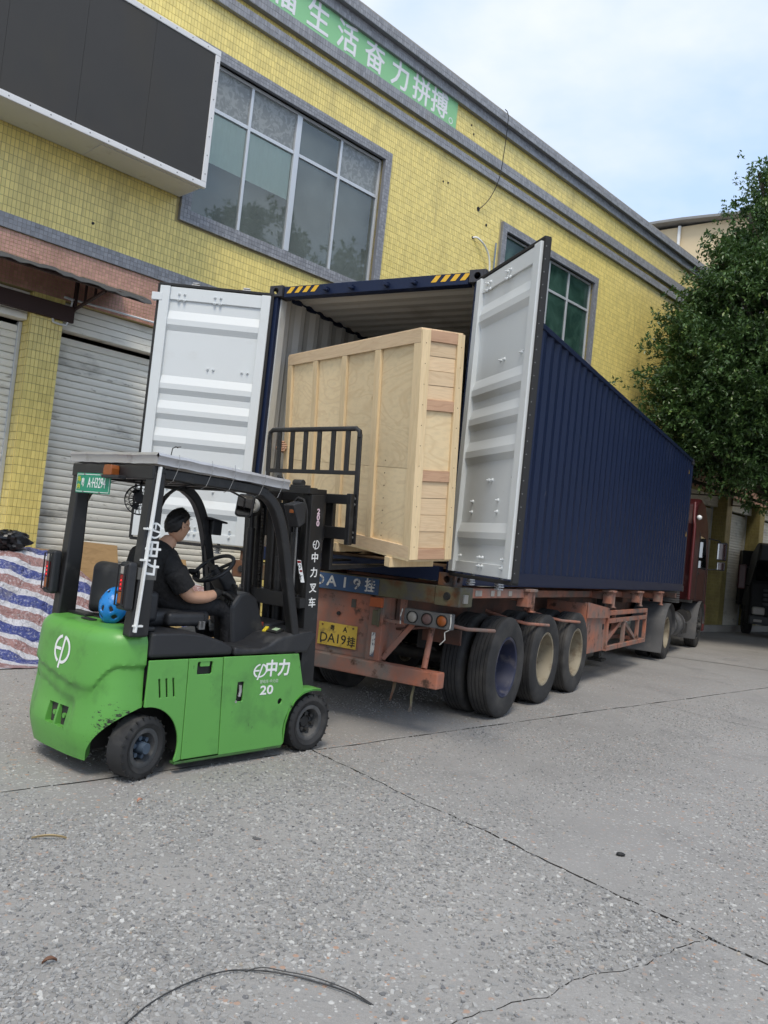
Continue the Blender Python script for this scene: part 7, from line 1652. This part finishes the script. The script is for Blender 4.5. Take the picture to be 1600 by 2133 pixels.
board('plywood_board', 'yellowish plywood sheet leaning low against the covered goods', [(4.95, -1.85, .02), (6.2, -1.75, .02), (6.2, -1.30, .72), (4.95, -1.38, .74)], .015, pm('yellow_ply', (.48, .35, .15), .7, var=.2, stretch=(1, 1, 6)), 'board')
board('plywood_board', 'small plywood offcut low beside the trailer tail', [(6.5, -1.70, .02), (7.5, -1.62, .02), (7.5, -1.36, .62), (6.5, -1.40, .62)], .015, 'old_ply', 'board')
board('cardboard_sheet', 'brown cardboard sheet on top of the tarp heap', [(3.95, -.95, 1.17), (5.0, -.80, 1.13), (5.05, -.35, 1.15), (3.9, -.40, 1.19)], .012, 'cardboard', 'cardboard')
q = MB(); P = []; rng = random.Random(9)
for i in range(17):
    th_ = math.pi * i / 16; row = []
    for j in range(28):
        ph = 2 * math.pi * j / 28; r_ = 1 + .22 * math.sin(ph * 3 + th_ * 2) * math.sin(th_) + .16 * math.sin(ph * 7 - th_ * 5) + rng.uniform(-.10, .10); row.append((.20 * r_ * math.sin(th_) * math.cos(ph), .15 * r_ * math.sin(th_) * math.sin(ph), .125 * (r_ * .6 + .4) * math.cos(th_)))
    P.append(row)
q.grid(P, closed=True); bg = q.build('plastic_bag', 'bag', smooth=24); bg.matrix_world = WM @ Matrix.Translation((4.02, -1.02, 1.27)); tag(bg, 'crumpled black plastic bag on top of the striped tarp heap', 'bag')

# ------------------------------------------------------------------ litter on the yard
wire('wire', [(-.70, 2.72, .006), (-.63, 2.93, .008), (-.52, 3.09, .012), (-.42, 3.17, .016), (-.33, 3.21, .010), (-.22, 3.205, .014), (-.1, 3.19, .008), (.04, 3.13, .012), (.14, 3.07, .006)], .0030, pm('wire_dark', (.035, .035, .035), .6), 'thin dark wire lying in an arc on the near concrete', 'wire')
wire('wire', [(-.345, 3.20, .010), (-.28, 3.225, .018), (-.2, 3.225, .012), (-.08, 3.20, .014), (.06, 3.14, .010), (.15, 3.065, .006)], .0024, pm('wire_grey', (.05, .05, .05), .5), 'second loose strand beside the dark wire on the concrete', 'wire')
def leaf(loc, rz, L_, mat, label, cat='leaf', wd=.22):
    q = MB(); q.grid([[(L_ * (t - .5), s * L_ * wd * math.sin(math.pi * (t * .94 + .03)), .006 + .010 * abs(s) + .012 * math.sin(t * 3)) for t in np.linspace(0, 1, 9)] for s in (-1, -.5, 0, .5, 1)]); o = q.build('dry_leaf', mat, smooth=70, fix=False); o.location = loc; o.rotation_euler = (0, 0, rz); return tag(o, label, cat)
leaf((-1.06, 3.12, 0), .6, .055, pm('leaf_brown', (.14, .065, .035), .7), 'curled brown dry leaf on the concrete beside the arc of wire')
leaf((-1.53, 4.28, 0), .25, .17, pm('leaf_straw', (.36, .27, .14), .7), 'long straw coloured dry leaf on the concrete behind the forklift', wd=.05)
leaf((-1.27, 4.98, 0), 1.2, .05, pm('leaf_pink', (.50, .25, .17), .7), 'small orange scrap on the concrete behind the rear wheel', 'scrap')
def lump(loc, r_, mat, label, cat, sq=.4):
    q = MB(); P = []; rg_ = random.Random(int(loc[0] * 991))
    for i in range(7):
        t = math.pi * i / 6; P.append([(r_ * math.sin(t) * math.cos(p) * (1 + rg_.uniform(-.2, .2)), r_ * .7 * math.sin(t) * math.sin(p) * (1 + rg_.uniform(-.2, .2)), r_ * sq * (math.cos(t) + .9)) for p in np.linspace(0, 6.283, 11)[:-1]])
    q.grid(P, closed=True); o = q.build(cat.replace(' ', '_'), mat, smooth=50); o.location = loc; return tag(o, label, cat)
lump((1.60, 4.93, 0), .028, 'ink', 'small black lump on the open concrete to the right', 'debris'); lump((-.51, 4.59, 0), .026, pm('dark_stone', (.10, .10, .10), .8), 'flat dark stone in the middle of the near slab', 'stone', .15); lump((8.3, 16.9, 0), .05, pm('yellow_scrap', (.5, .4, .1), .7), 'tiny yellow scrap on the far concrete near the truck', 'scrap', .2)
